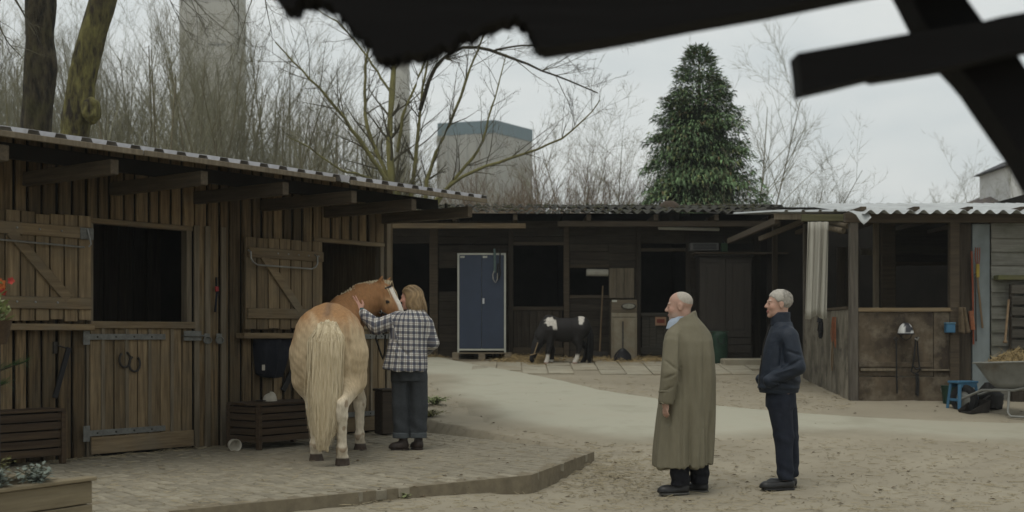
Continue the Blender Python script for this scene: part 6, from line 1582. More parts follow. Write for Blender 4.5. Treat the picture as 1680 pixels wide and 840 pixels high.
    body('jeans', s, MT['jean'], p, disp=lambda V: .005*np.sin(V[:, 2]*60+V[:, 0]*35)*(smooth01(.3, .12, V[:, 2])+.6*np.exp(-((V[:, 2]-.46)/.06)**2))+.003*np.sin(V[:, 0]*50+V[:, 2]*18), it=2)
    shoe_part('shoe', p, (px(1300), -.085, .0), (px(1243.5), -.11, .0), .046, .08, MT['leather'], MT['leather'])
    shoe_part('shoe', p, (px(1312), .09, .0), (px(1262), .11, .0), .046, .08, MT['leather'], MT['leather'])
make_navy()

# ------------------------------------------------------------------ woman in the plaid shirt
def plaid_material():
    m = mat('plaid_flannel', (1, 1, 1), (0.85, 0.85, 0.85), (60, 60, 60), rough=0.95, bump=0.15)
    t = m.node_tree; N = t.nodes; K = t.links.new; b = N['Principled BSDF']
    at = N.new('ShaderNodeAttribute'); at.attribute_name = 'plaid'
    sp = N.new('ShaderNodeSeparateXYZ'); K(at.outputs['Vector'], sp.inputs[0])
    def band(out, period, lo, hi, ph=0.0):
        a = N.new('ShaderNodeMath'); a.operation = 'MULTIPLY_ADD'; a.inputs[1].default_value = 1/period; a.inputs[2].default_value = ph+50; K(out, a.inputs[0])
        f = N.new('ShaderNodeMath'); f.operation = 'FRACT'; K(a.outputs[0], f.inputs[0])
        g = N.new('ShaderNodeMath'); g.operation = 'GREATER_THAN'; g.inputs[1].default_value = lo; K(f.outputs[0], g.inputs[0])
        l = N.new('ShaderNodeMath'); l.operation = 'LESS_THAN'; l.inputs[1].default_value = hi; K(f.outputs[0], l.inputs[0])
        r = N.new('ShaderNodeMath'); r.operation = 'MULTIPLY'; K(g.outputs[0], r.inputs[0]); K(l.outputs[0], r.inputs[1]); return r.outputs[0]
    def mixc(fac, a, bcol, amt):
        s = N.new('ShaderNodeMath'); s.operation = 'MULTIPLY'; s.inputs[1].default_value = amt; K(fac, s.inputs[0])
        x = N.new('ShaderNodeMix'); x.data_type = 'RGBA'; x.inputs['B'].default_value = (*bcol, 1); K(s.outputs[0], x.inputs['Factor']); K(a, x.inputs['A']); return x.outputs['Result']
    base = N.new('ShaderNodeRGB'); base.outputs[0].default_value = (0.58, 0.57, 0.53, 1); o = base.outputs[0]
    navy, rust = (0.018, 0.022, 0.05), (0.13, 0.085, 0.06)
    P_ = 0.062
    o = mixc(band(sp.outputs[0], P_, .0, .46), o, navy, .70); o = mixc(band(sp.outputs[1], P_, .0, .46), o, navy, .70)
    o = mixc(band(sp.outputs[0], P_, .68, .80), o, rust, .5); o = mixc(band(sp.outputs[1], P_, .68, .80), o, rust, .5)
    K(o, b.inputs['Base Color']); return m
def make_woman():
    S = 161.4; Y = FPX/S; X = (668-840)/S; z0 = PZ
    px = lambda u: (u-668)/S
    pz = lambda v: (HC-(v-HOR)/S)-z0
    H = Head((px(673), .03, pz(489)), math.radians(166), math.radians(-4), math.radians(2), .93)
    s = Sd((-.66, -.26, -.02), (.36, .34, 1.76), .0065)
    H.build(s, (px(684), .0, pz(520)), .05, .92)
    s.loft([.8, 1.0, 1.2, 1.33, 1.40], [px(673), px(672), px(674), px(678), px(682)], [0]*5, [.15, .12, .14, .12, .05], [.1, .09, .1, .085, .05], .03)
    s.chain([(px(660), 0, .82), (px(658), 0, .48), (px(659), 0, .06)], [.075, .05, .026]); s.chain([(px(685), 0, .82), (px(685), 0, .48), (px(684), .02, .06)], [.075, .05, .026])
    wr = np.array((px(591), .085, pz(512)))
    s.chain([(px(654), .0, pz(521)), (px(618), .0, pz(536)), wr], [.045, .04, .027], .02); s.chain([(px(704), .0, pz(532)), (px(712), .04, pz(566)), (px(697), .16, pz(575))], [.045, .04, .028], .02)
    hand(s, wr+np.array((-.012, .004, .015)), (-.52, .18, .84), (.12, .95, -.1), (.86, -.08, .5), 1.08, .12, spread=.12, thumb_out=.55, fr=.0085)
    hand(s, (px(696), .17, pz(576)), (-.9, .2, -.1), (0, -.3, -1), (0, .9, -.2), .9, .6)
    skin = np.array((.52, .29, .215))
    p = body('person', s, MT['skin'], None, lambda V: H.colour(V, np.tile(skin, (len(V), 1)), skin), it=2)
    p.location = (X, Y, z0); tag(p, 'woman in a plaid shirt nuzzling the horse, arm on its neck', 'person')
    # hair: full shape plus strands
    s = Sd(H.c+np.array((-.2, -.2, -.26)), H.c+np.array((.24, .2, .2)), .006)
    s.ell(H.w((-.02, 0, .045)), (.106, .09, .092), .02, H.R); s.ell(H.w((-.075, 0, -.04)), (.072, .092, .105), .05, H.R); s.ell(H.w((-.085, .01, -.11)), (.06, .085, .07), .04, H.R); s.ell(H.w((-.02, .075, -.045)), (.055, .035, .085), .03, H.R); s.ell(H.w((-.02, -.075, -.045)), (.055, .035, .085), .03, H.R)
    s.ell(H.w((.098, 0, -.025)), (.082, .14, .088), .02, H.R, True)
    hcol = np.array((.30, .205, .105))
    def hc(V):
        L = H.l(V); st = .5+.5*np.sin(L[:, 1]*170+L[:, 0]*60+3*np.sin(L[:, 2]*30)); top = smooth01(.02, .11, L[:, 2])
        return hcol*(0.72+.45*st[:, None])*(1-.35*top[:, None])
    hr = body('hair', s, MT['hair'], p, hc, disp=lambda V: .004*np.sin(H.l(V)[:, 1]*150+H.l(V)[:, 0]*70+2*np.sin(H.l(V)[:, 2]*25)), it=2)
    mb = MB(); rr = random.Random(3)
    def root(r):
        a = r.uniform(math.radians(65), math.radians(295)); return (a, r.uniform(.5, 1.15), r.uniform(.9, 1.25))
    def path(q, t):
        a, e, l = q; th = e*(1-t)*1.0+.05; rad = .100+.012*math.sin(t*3)+.014*t
        cx = -.02-.045*t; return H.w((cx+rad*math.cos(a)*math.cos(th*(1-t)), .90*rad*math.sin(a)*math.cos(th*(1-t)), .045+.09*math.sin(th)*(1-t)-t*.2*l+.01))
    strands(mb, root, path, 260, .0042, rr)
    mb.build('loose_strands', mat('blond_strand', (.36, .26, .145), (.2, .135, .07), (60, 60, 10), rough=.55), hr, True)
    # shirt
    s = Sd((-.58, -.27, .72), (.36, .34, 1.52), .0075)
    vs = [609, 600, 580, 560, 540, 528, 518, 511, 506]
    le = [627, 629, 634, 638, 641, 644, 652, 664, 672]
    ri = [700, 701, 701, 702, 703, 705, 703, 699, 695]
    ry = [.185, .18, .165, .155, .15, .145, .12, .095, .07]
    s.loft([pz(v) for v in vs], [px((a+b)/2) for a, b in zip(le, ri)], [0]*9, [(b-a)/2/S for a, b in zip(le, ri)], ry, .02, 0, 2.3)
    s.chain([(px(655), .0, pz(524)), (px(618), -.005, pz(536)), (px(594), .08, pz(515))], [.09, .078, .056], .035)
    s.chain([(px(700), .0, pz(531)), (px(710), .02, pz(563)), (px(698), .15, pz(576))], [.07, .062, .05], .02)
    s.cone((px(680), 0, pz(495)), (px(684), 0, pz(515)), .052, .055, 0, True)
    s.plane((0, 0, pz(611)), (-.16, 0, -1))
    def attr(V):
        th = np.arctan2(V[:, 0]-px(670), -V[:, 1]+.02); A = np.stack([th*.20, V[:, 2]+.03*V[:, 0], 0*th], 1)
        arm = V[:, 0] < px(643)+.35*np.clip(1.33-V[:, 2], 0, .2); up = (V[:, 2] > pz(556)); m_ = arm & up
        sdist = -(V[:, 0]-px(655)); ax = pz(524)-.35*np.clip(sdist, 0, .24)+.6*np.clip(sdist-.24, 0, 1)
        b2 = np.arctan2(V[:, 2]-ax, -V[:, 1]+.03)*.066
        A[m_, 0] = sdist[m_]; A[m_, 1] = b2[m_]; return A
    def disp(V):
        return folds(V, [((px(645), -.2, pz(556)), (px(678), -.2, pz(590)), .014, -.010), ((px(640), -.2, pz(560)), (px(664), -.2, pz(596)), .012, .007), ((px(690), -.2, pz(570)), (px(668), -.2, pz(583)), .014, -.008), ((px(698), -.2, pz(540)), (px(696), -.2, pz(585)), .012, -.008), ((px(650), -.2, pz(528)), (px(652), -.2, pz(550)), .012, -.010), ((px(625), -.1, pz(525)), (px(632), -.1, pz(550)), .010, -.006), ((px(612), -.1, pz(522)), (px(618), -.1, pz(546)), .009, -.006), ((px(640), -.2, pz(600)), (px(648), -.2, pz(570)), .015, .008)])+.006*np.sin(np.arctan2(V[:, 0]-px(670), -V[:, 1])*8)*smooth01(pz(575), pz(611), V[:, 2])
    sh = body('plaid_shirt', s, plaid_material(), p, disp=disp, it=2, attr=attr)
    s = Sd((px(660), -.13, pz(522)), (px(705), .15, pz(498)), .006)
    s.loft([pz(517), pz(508), pz(502)], [px(681), px(681), px(680)], [0]*3, [.1, .082, .075], [.09, .076, .07], 0); s.cone((px(678), .02, pz(495)), (px(684), 0, pz(522)), .058, .062, 0, True)
    body('collar', s, sh.data.materials[0], sh, it=1, attr=lambda V: np.stack([V[:, 0], V[:, 2], V[:, 1]], 1))
    # teal undersleeve cuff
    d = np.array((-.5, .35, .8)); d /= np.linalg.norm(d); c0 = np.array((px(594), .08, pz(515)))
    s = Sd(c0-.1, c0+.12, .006); s.cone(c0-d*.01, c0+d*.05, .041, .038, 0); body('undersleeve', s, mat('teal_knit', (.06, .12, .12), (.04, .09, .09), (60, 60, 60)), sh, it=1)
    # trousers with turned up cuffs
    s = Sd((-.25, -.2, .07), (.25, .24, .92), .008)
    s.loft([.70, .78, .9], [px(671), px(671), px(671)], [0]*3, [.185, .187, .175], [.13, .135, .12], .02)
    s.chain([(px(658.5), 0, .74), (px(657.5), 0, .45), (px(658.5), 0, .13)], [.098, .092, .083], .02); s.chain([(px(686), .0, .74), (px(686.5), .01, .45), (px(685.5), .02, .13)], [.098, .092, .085], .015)
    s.plane((0, 0, .145), (0, 0, -1))
    body('trousers', s, MT['greypants'], p, disp=lambda V: .004*np.sin(V[:, 2]*40+V[:, 0]*30)*smooth01(.5, .2, V[:, 2])+.004*np.sin(V[:, 0]*60+V[:, 2]*5), it=2)
    for cu_, y_ in ((658.5, 0.0), (685.5, .02)):
        s = Sd((px(cu_)-.12, y_-.12, .1), (px(cu_)+.12, y_+.12, .22), .006); s.cone((px(cu_), y_, .05), (px(cu_), y_, .3), .090, .090, 0); s.plane((0, 0, .122), (0, 0, -1)); s.plane((0, 0, .178), (0, 0, 1))
        body('trouser_cuff', s, mat('cuff_wool', (.075, .085, .09), (.055, .062, .066), (50, 50, 50), rough=.95), p, it=1)
    shoe_part('boot', p, (px(671), .0, .0), (px(640), -.06, .0), .045, .09, MT['boot'], MT['boot'], tall=.07)
    shoe_part('boot', p, (px(691), -.045, .0), (px(676), .12, .0), .045, .09, MT['boot'], MT['boot'], tall=.07)
make_woman()

# ------------------------------------------------------------------ haflinger horse
MT['horsecoat'] = mat('horse_coat', (1.06, 1.06, 1.06), (0.70, 0.68, 0.66), (45, 45, 12), rough=0.75, bump=0.3, vcol=True, spec=0.3)
MT['creamhair'] = mat('cream_horse_hair', (0.62, 0.53, 0.37), (0.42, 0.34, 0.21), (70, 70, 5), rough=0.7)
HX, HY = -1.70, 11.70
def make_horse():
    cx = lambda y: .033-.12*(y+.6)
    s = Sd((-.55, -1.02, -.01), (.80, 1.45, 1.95), .011)
    s.ell((cx(-.05), -.05, 1.02), (.330, .72, .355), .06)
    s.ell((cx(-.45), -.44, 1.13), (.30, .38, .315), .08); s.cone((cx(-.55), -.5, 1.30), (cx(.35), .35, 1.24), .13, .14, .12)
    s.cone((cx(.35), .38, 1.33), (cx(.6), .62, 1.36), .10, .10, .10)
    feet = {(-1, -1): (-.12+.0, -.44), (1, -1): (.18, -.84), (-1, 1): (-.22, .50), (1, 1): (.155, .66)}
    for sx in (-1, 1):
        fx, fy = feet[(sx, -1)]; c = cx(-.5)
        s.ell((c+sx*.16, -.50, .99), (.165, .27, .36), .06); s.ell((c+sx*.12, -.56, 1.18), (.15, .22, .2), .07)
        st = np.array((c+sx*.185, -.50, .76)); hk = np.array((fx*.85+.15*(c+sx*.16)+sx*.01, fy-.06, .50)); fl = np.array((fx, fy+.02, .155))
        s.cone((c+sx*.165, -.52, .98), st, .20, .155, .05); s.cone(st, hk+np.array((0, .03, .06)), .150, .072, .04)
        s.cone(hk+np.array((0, -.025, .055)), hk+np.array((0, .0, -.05)), .052, .052, .03); s.cone(hk, fl+np.array((0, 0, .05)), .056, .043, .03); s.ell(fl, (.052, .055, .055), .03)
        s.cone(fl, (fx, fy+.06, .07), .047, .052, .02); s.cone((fx, fy+.07, .055), (fx, fy+.075, .0), .058, .070, .012)
        fx, fy = feet[(sx, 1)]; c = cx(.5)
        s.ell((c+sx*.15, .5, 1.06), (.15, .24, .33), .06)
        el = np.array((c+sx*.17, .5, .80)); kn = np.array((fx, fy+.01, .46)); fl = np.array((fx, fy, .15))
        s.cone((c+sx*.16, .52, 1.0), el, .16, .115, .05); s.cone(el, kn+np.array((0, 0, .05)), .105, .066, .04); s.ell(kn, (.060, .062, .075), .03); s.cone(kn, fl, .052, .040, .03); s.ell(fl, (.050, .052, .05), .03)
        s.cone(fl, (fx, fy+.04, .07), .045, .05, .02); s.cone((fx, fy+.05, .055), (fx, fy+.055, .0), .056, .068, .012)
    s.ell((cx(.7), .66, 1.08), (.22, .16, .26), .08)
    # neck bending to the right, head
    nk = [np.array(q) for q in ((cx(.55), .58, 1.17), (-.04, .84, 1.32), (.12, 1.02, 1.47), (.28, 1.09, 1.55))]
    s.chain(nk, [.27, .20, .165, .140], .08)
    s.chain([nk[0]+(0, -.02, .16), nk[1]+(-.01, -.02, .165), nk[2]+(0, 0, .155), nk[3]+(.02, 0, .12)], [.07, .065, .06, .055], .08)
    poll = np.array((.355, 1.11, 1.625)); muz = np.array((.575, .99, 1.175)); d = muz-poll; L = np.linalg.norm(d); d = d/L
    side = np.array((-.42, -.9, 0.0)); side -= d*(side @ d); side /= np.linalg.norm(side); fr = np.cross(side, d); fr *= np.sign(fr[0])   # side: towards the camera, fr: forehead
    if fr[0] < 0: fr = -fr
    R = np.stack([d, side, fr], 1)
    s.cone(poll+d*.02-fr*.0, poll+d*.24, .105, .098, .05); s.cone(poll+d*.22+fr*.01, muz-d*.05, .090, .062, .05); s.ell(muz-d*.035, (.075, .062, .062), .03, R)
    s.ell(poll+d*.17-fr*.075, (.125, .080, .085), .05, R); s.ell(poll+d*.40-fr*.045, (.1, .045, .045), .04, R)
    for sg in (-1, 1):
        e = poll+d*.155+side*sg*.086+fr*.038; s.ell(e-d*.005+fr*.006, (.038, .018, .026), .025, R); s.ell(e+side*sg*.012, (.021, .012, .014), .006, R)
        s.ell(muz-d*.01+side*sg*.045+fr*.02, (.018, .012, .014), .006, R, True)
        b = poll-d*.045+side*sg*.055+fr*.0; tp = b-d*.085+side*sg*.03+fr*.11; s.cone(b, b*.5+tp*.5, .036, .032, .02); s.cone(b*.5+tp*.5, tp, .032, .006, .01); s.cone(b*.6+tp*.4+fr*.03+side*sg*.01, tp+fr*.02, .014, .004, .008, True)
    eye = poll+d*.155+side*.105+fr*.038
    ch = np.array((.34, .185, .078)); cr_ = np.array((.60, .49, .32)); wh = np.array((.68, .62, .50)); dk = np.array((.055, .04, .03))
    def col(V):
        n = len(V); z, y, x = V[:, 2], V[:, 1], V[:, 0]
        rum = np.array((cx(-.6), -.75, 1.15)); t = smooth01(1.38, 1.02, z+.05*np.sin(x*13)+.04*np.sin(x*37+z*11)+.05*(y+.4)+.03*np.sin(x*71+y*45))
        c = ch+(cr_-ch)*(t*.80)[:, None]
        tl = np.exp(-((x-cx(-.7))/.17)**2)*smooth01(1.36, 1.15, z)*(y < -.55)*.7; c = c+(cr_*1.05-c)*tl[:, None]
        lg = smooth01(.72, .50, z); c = c+(wh-c)*(lg*.8)[:, None]
        dirt = (smooth01(.62, .75, np.sin(x*31+1)*np.sin(z*27+2.0)*np.sin(y*23+.7)+.35*np.exp(-((z-.5)/.07)**2)+.75*np.exp(-((z-.15)/.05)**2)))*(z < .62)*.6
        c = c+(np.array((.22, .13, .06))-c)*dirt[:, None]
        hoof = smooth01(.075, .060, z); c = c+(dk*1.2-c)*hoof[:, None]
        # front half and neck stay chestnut
        fr_ = smooth01(.45, .7, y)*smooth01(.95, 1.1, z); c = c+(ch*np.array((.80, .72, .66))-c)*fr_[:, None]
        ds = np.exp(-((x-cx(-.6))/.035)**2)*smooth01(1.30, 1.36, z)*(y < -.4)*.55; c = c+(dk*2-c)*ds[:, None]
        q = V-poll; a, b, f = q @ d, q @ side, q @ fr; inh = (a > -.05) & (np.linalg.norm(q-np.outer(a, d), axis=1) < .2) & (y > .8)
        bl = smooth01(.052, .03, np.abs(b-.006))*smooth01(.02, .05, f)*smooth01(-.02, .03, a)*inh; c = c+(np.array((.72, .68, .60))-c)*bl[:, None]
        mz = smooth01(.36, .46, a)*inh; c = c+(np.array((.42, .30, .22))-c)*(mz*.8)[:, None]
        pe = np.exp(-(np.linalg.norm(V-eye, axis=1)/.05)**2)*.5; c = c+(np.array((.48, .33, .17))-c)*pe[:, None]
        ey = np.linalg.norm((V-eye+side*.004), axis=1) < .021; c[ey] = (.012, .010, .009)
        return c
    hx_ = lambda u, v: ((u-840)/180-HX, 0, HC-(v-HOR)/180-PZ)
    def muscle(V):
        return folds(V, [(hx_(574, 540), hx_(586, 645), .022, -.011), (hx_(586, 640), hx_(570, 690), .02, -.010), (hx_(506, 540), hx_(496, 645), .022, -.011), (hx_(590, 530), hx_(594, 590), .03, .010), (hx_(492, 530), hx_(488, 590), .03, .010), (hx_(567, 600), hx_(572, 660), .025, .012), (hx_(560, 640), hx_(556, 690), .014, -.012), (hx_(540, 500), hx_(540, 520), .02, -.012), (hx_(556, 700), hx_(560, 745), .007, -.006)], -.35)+.0025*np.sin(V[:, 0]*55+V[:, 2]*23)*np.sin(V[:, 2]*47-V[:, 1]*31)
    h = body('horse', s, MT['horsecoat'], None, col, disp=muscle, it=3)
    h.location = (HX, HY, PZ); tag(h, 'chestnut horse with cream tail seen from behind, head turned right', 'horse')
    # tail: solid core plus strands
    tx = cx(-.78)
    s = Sd((-.25, -1.05, .08), (.3, -.6, 1.42), .010)
    TZ = [.14, .3, .6, .9, 1.1, 1.18, 1.235, 1.27, 1.29, 1.30]; TW = [.05, .095, .125, .135, .135, .126, .105, .075, .045, .015]; TY = [-.90, -.905, -.91, -.90, -.885, -.865, -.835, -.805, -.775, -.75]
    s.loft(TZ, [tx-.03, tx-.025, tx-.015, tx-.005]+[tx]*6, TY, TW, [.03, .035, .04, .04, .04, .038, .036, .034, .03, .02], 0)
    tl = body('tail', s, MT['creamhair'], h, disp=lambda V: .010*np.sin(V[:, 0]*95+3*np.sin(V[:, 2]*4))+.006*np.sin(V[:, 0]*210+V[:, 2]*6), it=1)
    mb = MB(); rr = random.Random(5)
    def root(r): return (r.gauss(0, .45), r.uniform(-.3, 1), r.uniform(.72, 1.0), r.gauss(0, 1))
    def path(q, t):
        a, f, l, w_ = q; a = max(-1.12, min(1.12, a)); z = 1.285-t*(1.145*l); wd = 1.06*np.interp(z, TZ, TW)
        return (tx+a*wd-.03*t+.018*math.sin(3*t+w_*2)*t+.008*math.sin(9*t+w_*5), np.interp(z, TZ, TY)-(.052*math.sqrt(max(0, 1-(a/1.1)**2)))*(1 if f > -.15 else -.4)-.004, z)
    strands(mb, root, path, 900, .0038, rr)
    mb.build('tail_hair', MT['creamhair'], tl, True)
    # mane along the crest
    mb = MB(); cp = [nk[0]+(0, .0, .225), nk[1]+(-.01, 0, .225), nk[2]+(0, 0, .208), nk[3]+(.03, 0, .168), poll+np.array((.02, 0, .085))]
    cp = np.array(cp); tt = np.linspace(0, 1, 5)
    def root(r): return (r.random(), r.gauss(0, .02), r.uniform(.6, 1.1), r.choice((1, 1, 1, -1)) if False else (1 if r.random() < .55 else -1), r.gauss(0, 1))
    def path(q, t):
        u_, o, l, sd_, w_ = q; b = np.array([np.interp(u_, tt, cp[:, k]) for k in range(3)]); ln = .17*l
        # short ragged hair: falls to the far side mostly, some to the near side
        out = np.array((.1*sd_, .5*(-sd_)*1.0, 0)); out = np.array((-.05, .75 if sd_ < 0 else -.75, 0)); rise = .058*math.sin(min(1, t*1.6)*PI*.9)
        return b+np.array((o+.02*w_*t, 0, 0))+out*ln*t*.6+np.array((0, 0, rise*(.6+.4*l)-ln*t*t*.9-.01))
    strands(mb, root, path, 620, .0038, random.Random(8))
    mn = mb.build('mane', MT['creamhair'], h, True)
    mb = MB()
    def root2(r): return (r.gauss(0, .03), r.uniform(.6, 1.1), r.gauss(0, 1))
    def path2(q, t):
        o, l, w_ = q; return poll-d*.02+fr*(.078+.012*math.sin(t*3))+d*(.17*l*t)+side*(o+.012*w_*t)
    strands(mb, root2, path2, 40, .005, random.Random(9)); mb.build('forelock', MT['creamhair'], h, True)
    # halter with lead rope: worn by the horse
    hl_ = tag(empty('head_collar', (HX, HY, PZ)), 'black head collar with lead rope worn by the chestnut horse', 'halter')
    def rig(pts, off=.012): return [tuple(q) for q in pts]
    ck = poll+d*.005-fr*.04
    a0 = poll-d*.03+fr*.07; 
    def hp_(al, sd_, f): # point on head: along, side, front
        return poll+d*al+side*sd_+fr*f
    MB().tube(rig([hp_(.00, .02, .112), hp_(.01, .08, .07), hp_(.05, .108, .0), hp_(.13, .104, -.06), hp_(.20, .098, -.085)]), .011, 6).build('cheek_strap', MT['strap_k'], hl_, True)
    MB().tube(rig([hp_(.20, .098, -.085), hp_(.27, .096, -.03), hp_(.33, .086, .02), hp_(.34, .04, .083), hp_(.34, -.03, .085)]), .010, 6).build('nose_strap', MT['strap_k'], hl_, True)
    MB().tube(rig([hp_(.20, .098, -.085), hp_(.28, .07, -.115), hp_(.33, .02, -.11), hp_(.36, -.03, -.09)]), .010, 6).build('chin_strap', MT['strap_k'], hl_, True)
    MB().tube([tuple(hp_(.20, .104, -.085)+.018*(math.cos(a)*d+math.sin(a)*fr)) for a in np.linspace(0, 2*PI, 11)], .005, 6).build('ring', MT['steel'], hl_, True)
    p0 = hp_(.34, .02, -.115)
    MB().tube([tuple(p0), tuple(p0+np.array((-.04, -.06, -.10))), tuple(p0+np.array((-.09, -.06, -.03))), tuple(p0+np.array((-.12, -.05, -.14))), tuple(p0+np.array((-.06, -.05, -.32))), tuple(p0+np.array((-.05, -.05, -.36))), tuple(p0+np.array((-.03, -.05, -.3))), tuple(p0+np.array((-.02, -.05, -.1)))], .011, 6).build('lead_rope', MT['strap_k'], hl_, True)
make_horse()

# ------------------------------------------------------------------ black and white pony
def make_pony():
    Yp = 21.35; k = Yp/FPX; x0 = (925-840)*k; z0 = float(gz(x0, Yp)); z0 = HC+(HOR-594.5)*k
    z0 = float(gz(x0, Yp))
    px = lambda u: (u-925)*k
    pz = lambda v: (HC+(HOR-v)*k)-z0
    s = Sd((-.62, -.3, -.01), (.55, .3, 1.0), .008)
    s.ell((px(928), 0, .60), (.36, .185, .215), .05); s.ell((px(952), 0, .64), (.19, .17, .20), .05); s.ell((px(905), 0, .63), (.17, .165, .215), .05); s.cone((px(905), 0, .78), (px(898), 0, .81), .05, .05, .06)
    for sy, hu, fu in ((-1, 942.5, 897), (1, 957, 905)):
        y = sy*.11
        s.cone((px(952), y*.9, .60), (px(947), y, .42), .13, .085, .05); s.cone((px(947), y, .42), (px(hu+7), y, .29), .08, .05, .03); s.cone((px(hu+7), y, .29), (px(hu+3), y, .1), .042, .036, .03); s.cone((px(hu+3), y, .10), (px(hu), y, .03), .038, .046, .02)
        s.cone((px(903), y*.9, .58), (px(902), y, .40), .11, .065, .05); s.cone((px(902), y, .40), (px(fu+2), y, .24), .055, .045, .03); s.cone((px(fu+2), y, .24), (px(fu+1), y, .1), .038, .034, .03); s.cone((px(fu+1), y, .1), (px(fu-1), y, .03), .036, .046, .02)
    s.chain([(px(898), 0, .66), (px(888), -.03, .50), (px(883), -.05, .36)], [.15, .115, .09], .06)
    s.cone((px(881), -.07, .36), (px(874), -.09, .13), .085, .052, .04); s.ell((px(873), -.09, .09), (.048, .048, .058), .03); s.ell((px(879), -.08, .28), (.07, .06, .085), .04)
    for sg in (-1, 1): s.cone((px(884), -.07+sg*.06, .43), (px(879), -.07+sg*.085, .51), .025, .008, .01)
    bk = np.array((.013, .011, .010)); wt = np.array((.55, .52, .46))
    def col(V):
        c = np.tile(bk, (len(V), 1)); u = 925+V[:, 0]/k; v = HOR-(V[:, 2]+z0-HC)/k; wob = 2.0*np.sin(u*.9)+1.6*np.sin(v*1.1+u*.4)
        sh = np.maximum(smooth01(1.12, .88, np.hypot((u-902)/8.2, (v-528)/7.2)+.06*wob), smooth01(4.2, 2.6, np.abs(u-909-(v-530)*.10))*smooth01(523, 527, v)*smooth01(543, 538, v))
        rp = smooth01(1.0, -1.0, np.abs(u-953+(v-524)*.1)-(5.5-(v-518)*.16+.25*wob))*smooth01(515.5, 518, v)*smooth01(534, 531, v)
        lg = smooth01(.19, .15, V[:, 2]+.012*np.sin(u*3))*(~((u > 950) & (V[:, 1] > 0)) & (u > 888) & ~((u > 901) & (u < 915) & (V[:, 2] > .08)))
        m = np.maximum(np.maximum(sh, rp), lg); c = c+(wt-c)*m[:, None]; hf = smooth01(.045, .03, V[:, 2])*m; c = c+(np.array((.36, .25, .2))-c)*hf[:, None]; return c
    p = body('pony', s, MT['horsecoat'], None, col, it=2)
    p.location = (x0, Yp, z0); tag(p, 'small black and white pony grazing on hay at the back row', 'pony')
    rr = random.Random(6); mb = MB()
    def root(r): return (r.gauss(0, .5), r.gauss(0, .5), r.uniform(.8, 1))
    def path(q, t):
        a, b, l = q; return (px(964)+.02*math.sin(t*3)+a*.045*min(1, .35+t*2)+.03*min(1, t*4), b*.04*min(1, .3+t*2), .73-t*.72*l)
    strands(mb, root, path, 170, .013, rr); mb.build('tail', MT['darkhair'], p, True)
    mb = MB()
    def root(r): return (r.random(), r.uniform(.6, 1), r.choice((-1, -1, 1)), r.gauss(0, 1))
    def path(q, t):
        f, l, sd_, w_ = q; b = np.array((px(902-20*f), 0, .83-.42*f)); return (b[0]-.02*t+.015*w_*t, sd_*.13*math.sin(min(1, t*1.5)*1.5)*(1 if f > .15 else .8)-.02*f, b[2]+.03*math.sin(t*3)-.27*l*t)
    strands(mb, root, path, 150, .012, rr); mb.build('mane', MT['darkhair'], p, True)
    nb = tag(empty('pony_halter', (x0, Yp, z0)), 'tan halter on the head of the grazing pony', 'halter')
    MB().tube([(px(876)+.066*math.cos(a), -.085+.066*math.sin(a), .18+.02*math.cos(a)) for a in np.linspace(0, 2*PI, 17)], .009, 6).build('noseband', MT['tan_strap'], nb, True)
    MB().tube([(px(876), -.152, .18), (px(879), -.165, .28), (px(882), -.155, .38)], .009, 6).build('cheek_strap', MT['tan_strap'], nb, True)
MT['tan_strap'] = mat('tan_strap', (.34, .25, .14), (.2, .14, .08), (20, 20, 20))
MT['darkhair'] = mat('black_horse_hair', (.014, .013, .013), (.007, .007, .007), (60, 60, 6), rough=.6)
make_pony()

# ================================================================== TREES
def fast_tubes(br, n):
    """br: list of (pts (m,3), radii (m)) with equal m -> vertices, quads"""
    P_ = np.array([b[0] for b in br], float); R_ = np.array([b[1] for b in br], float); B, m, _ = P_.shape
    T = np.gradient(P_, axis=1); T /= np.linalg.norm(T, axis=2)[..., None]+1e-9
    ref = np.where(np.abs(T[..., 2:3]) < .9, np.array((0, 0, 1.0)), np.array((1.0, 0, 0)))
    a = np.cross(T, ref); a /= np.linalg.norm(a, axis=2)[..., None]+1e-9; b = np.cross(T, a)
    th = 2*PI*np.arange(n)/n
    V = P_[:, :, None, :]+R_[:, :, None, None]*(np.cos(th)[:, None]*a[:, :, None, :]+np.sin(th)[:, None]*b[:, :, None, :])
    i = np.arange(B*m*n).reshape(B, m, n); j = np.roll(i, -1, 2)
    F = np.stack([i[:, :-1], j[:, :-1], j[:, 1:], i[:, 1:]], -1).reshape(-1, 4)
    return V.reshape(-1, 3), F
def join(parts):
    V = []; F = []; o = 0
    for v, f in parts: V.append(v); F.append(f+o); o += len(v)
    return np.concatenate(V), np.concatenate(F)
M5 = np.linspace(0, 1, 5)
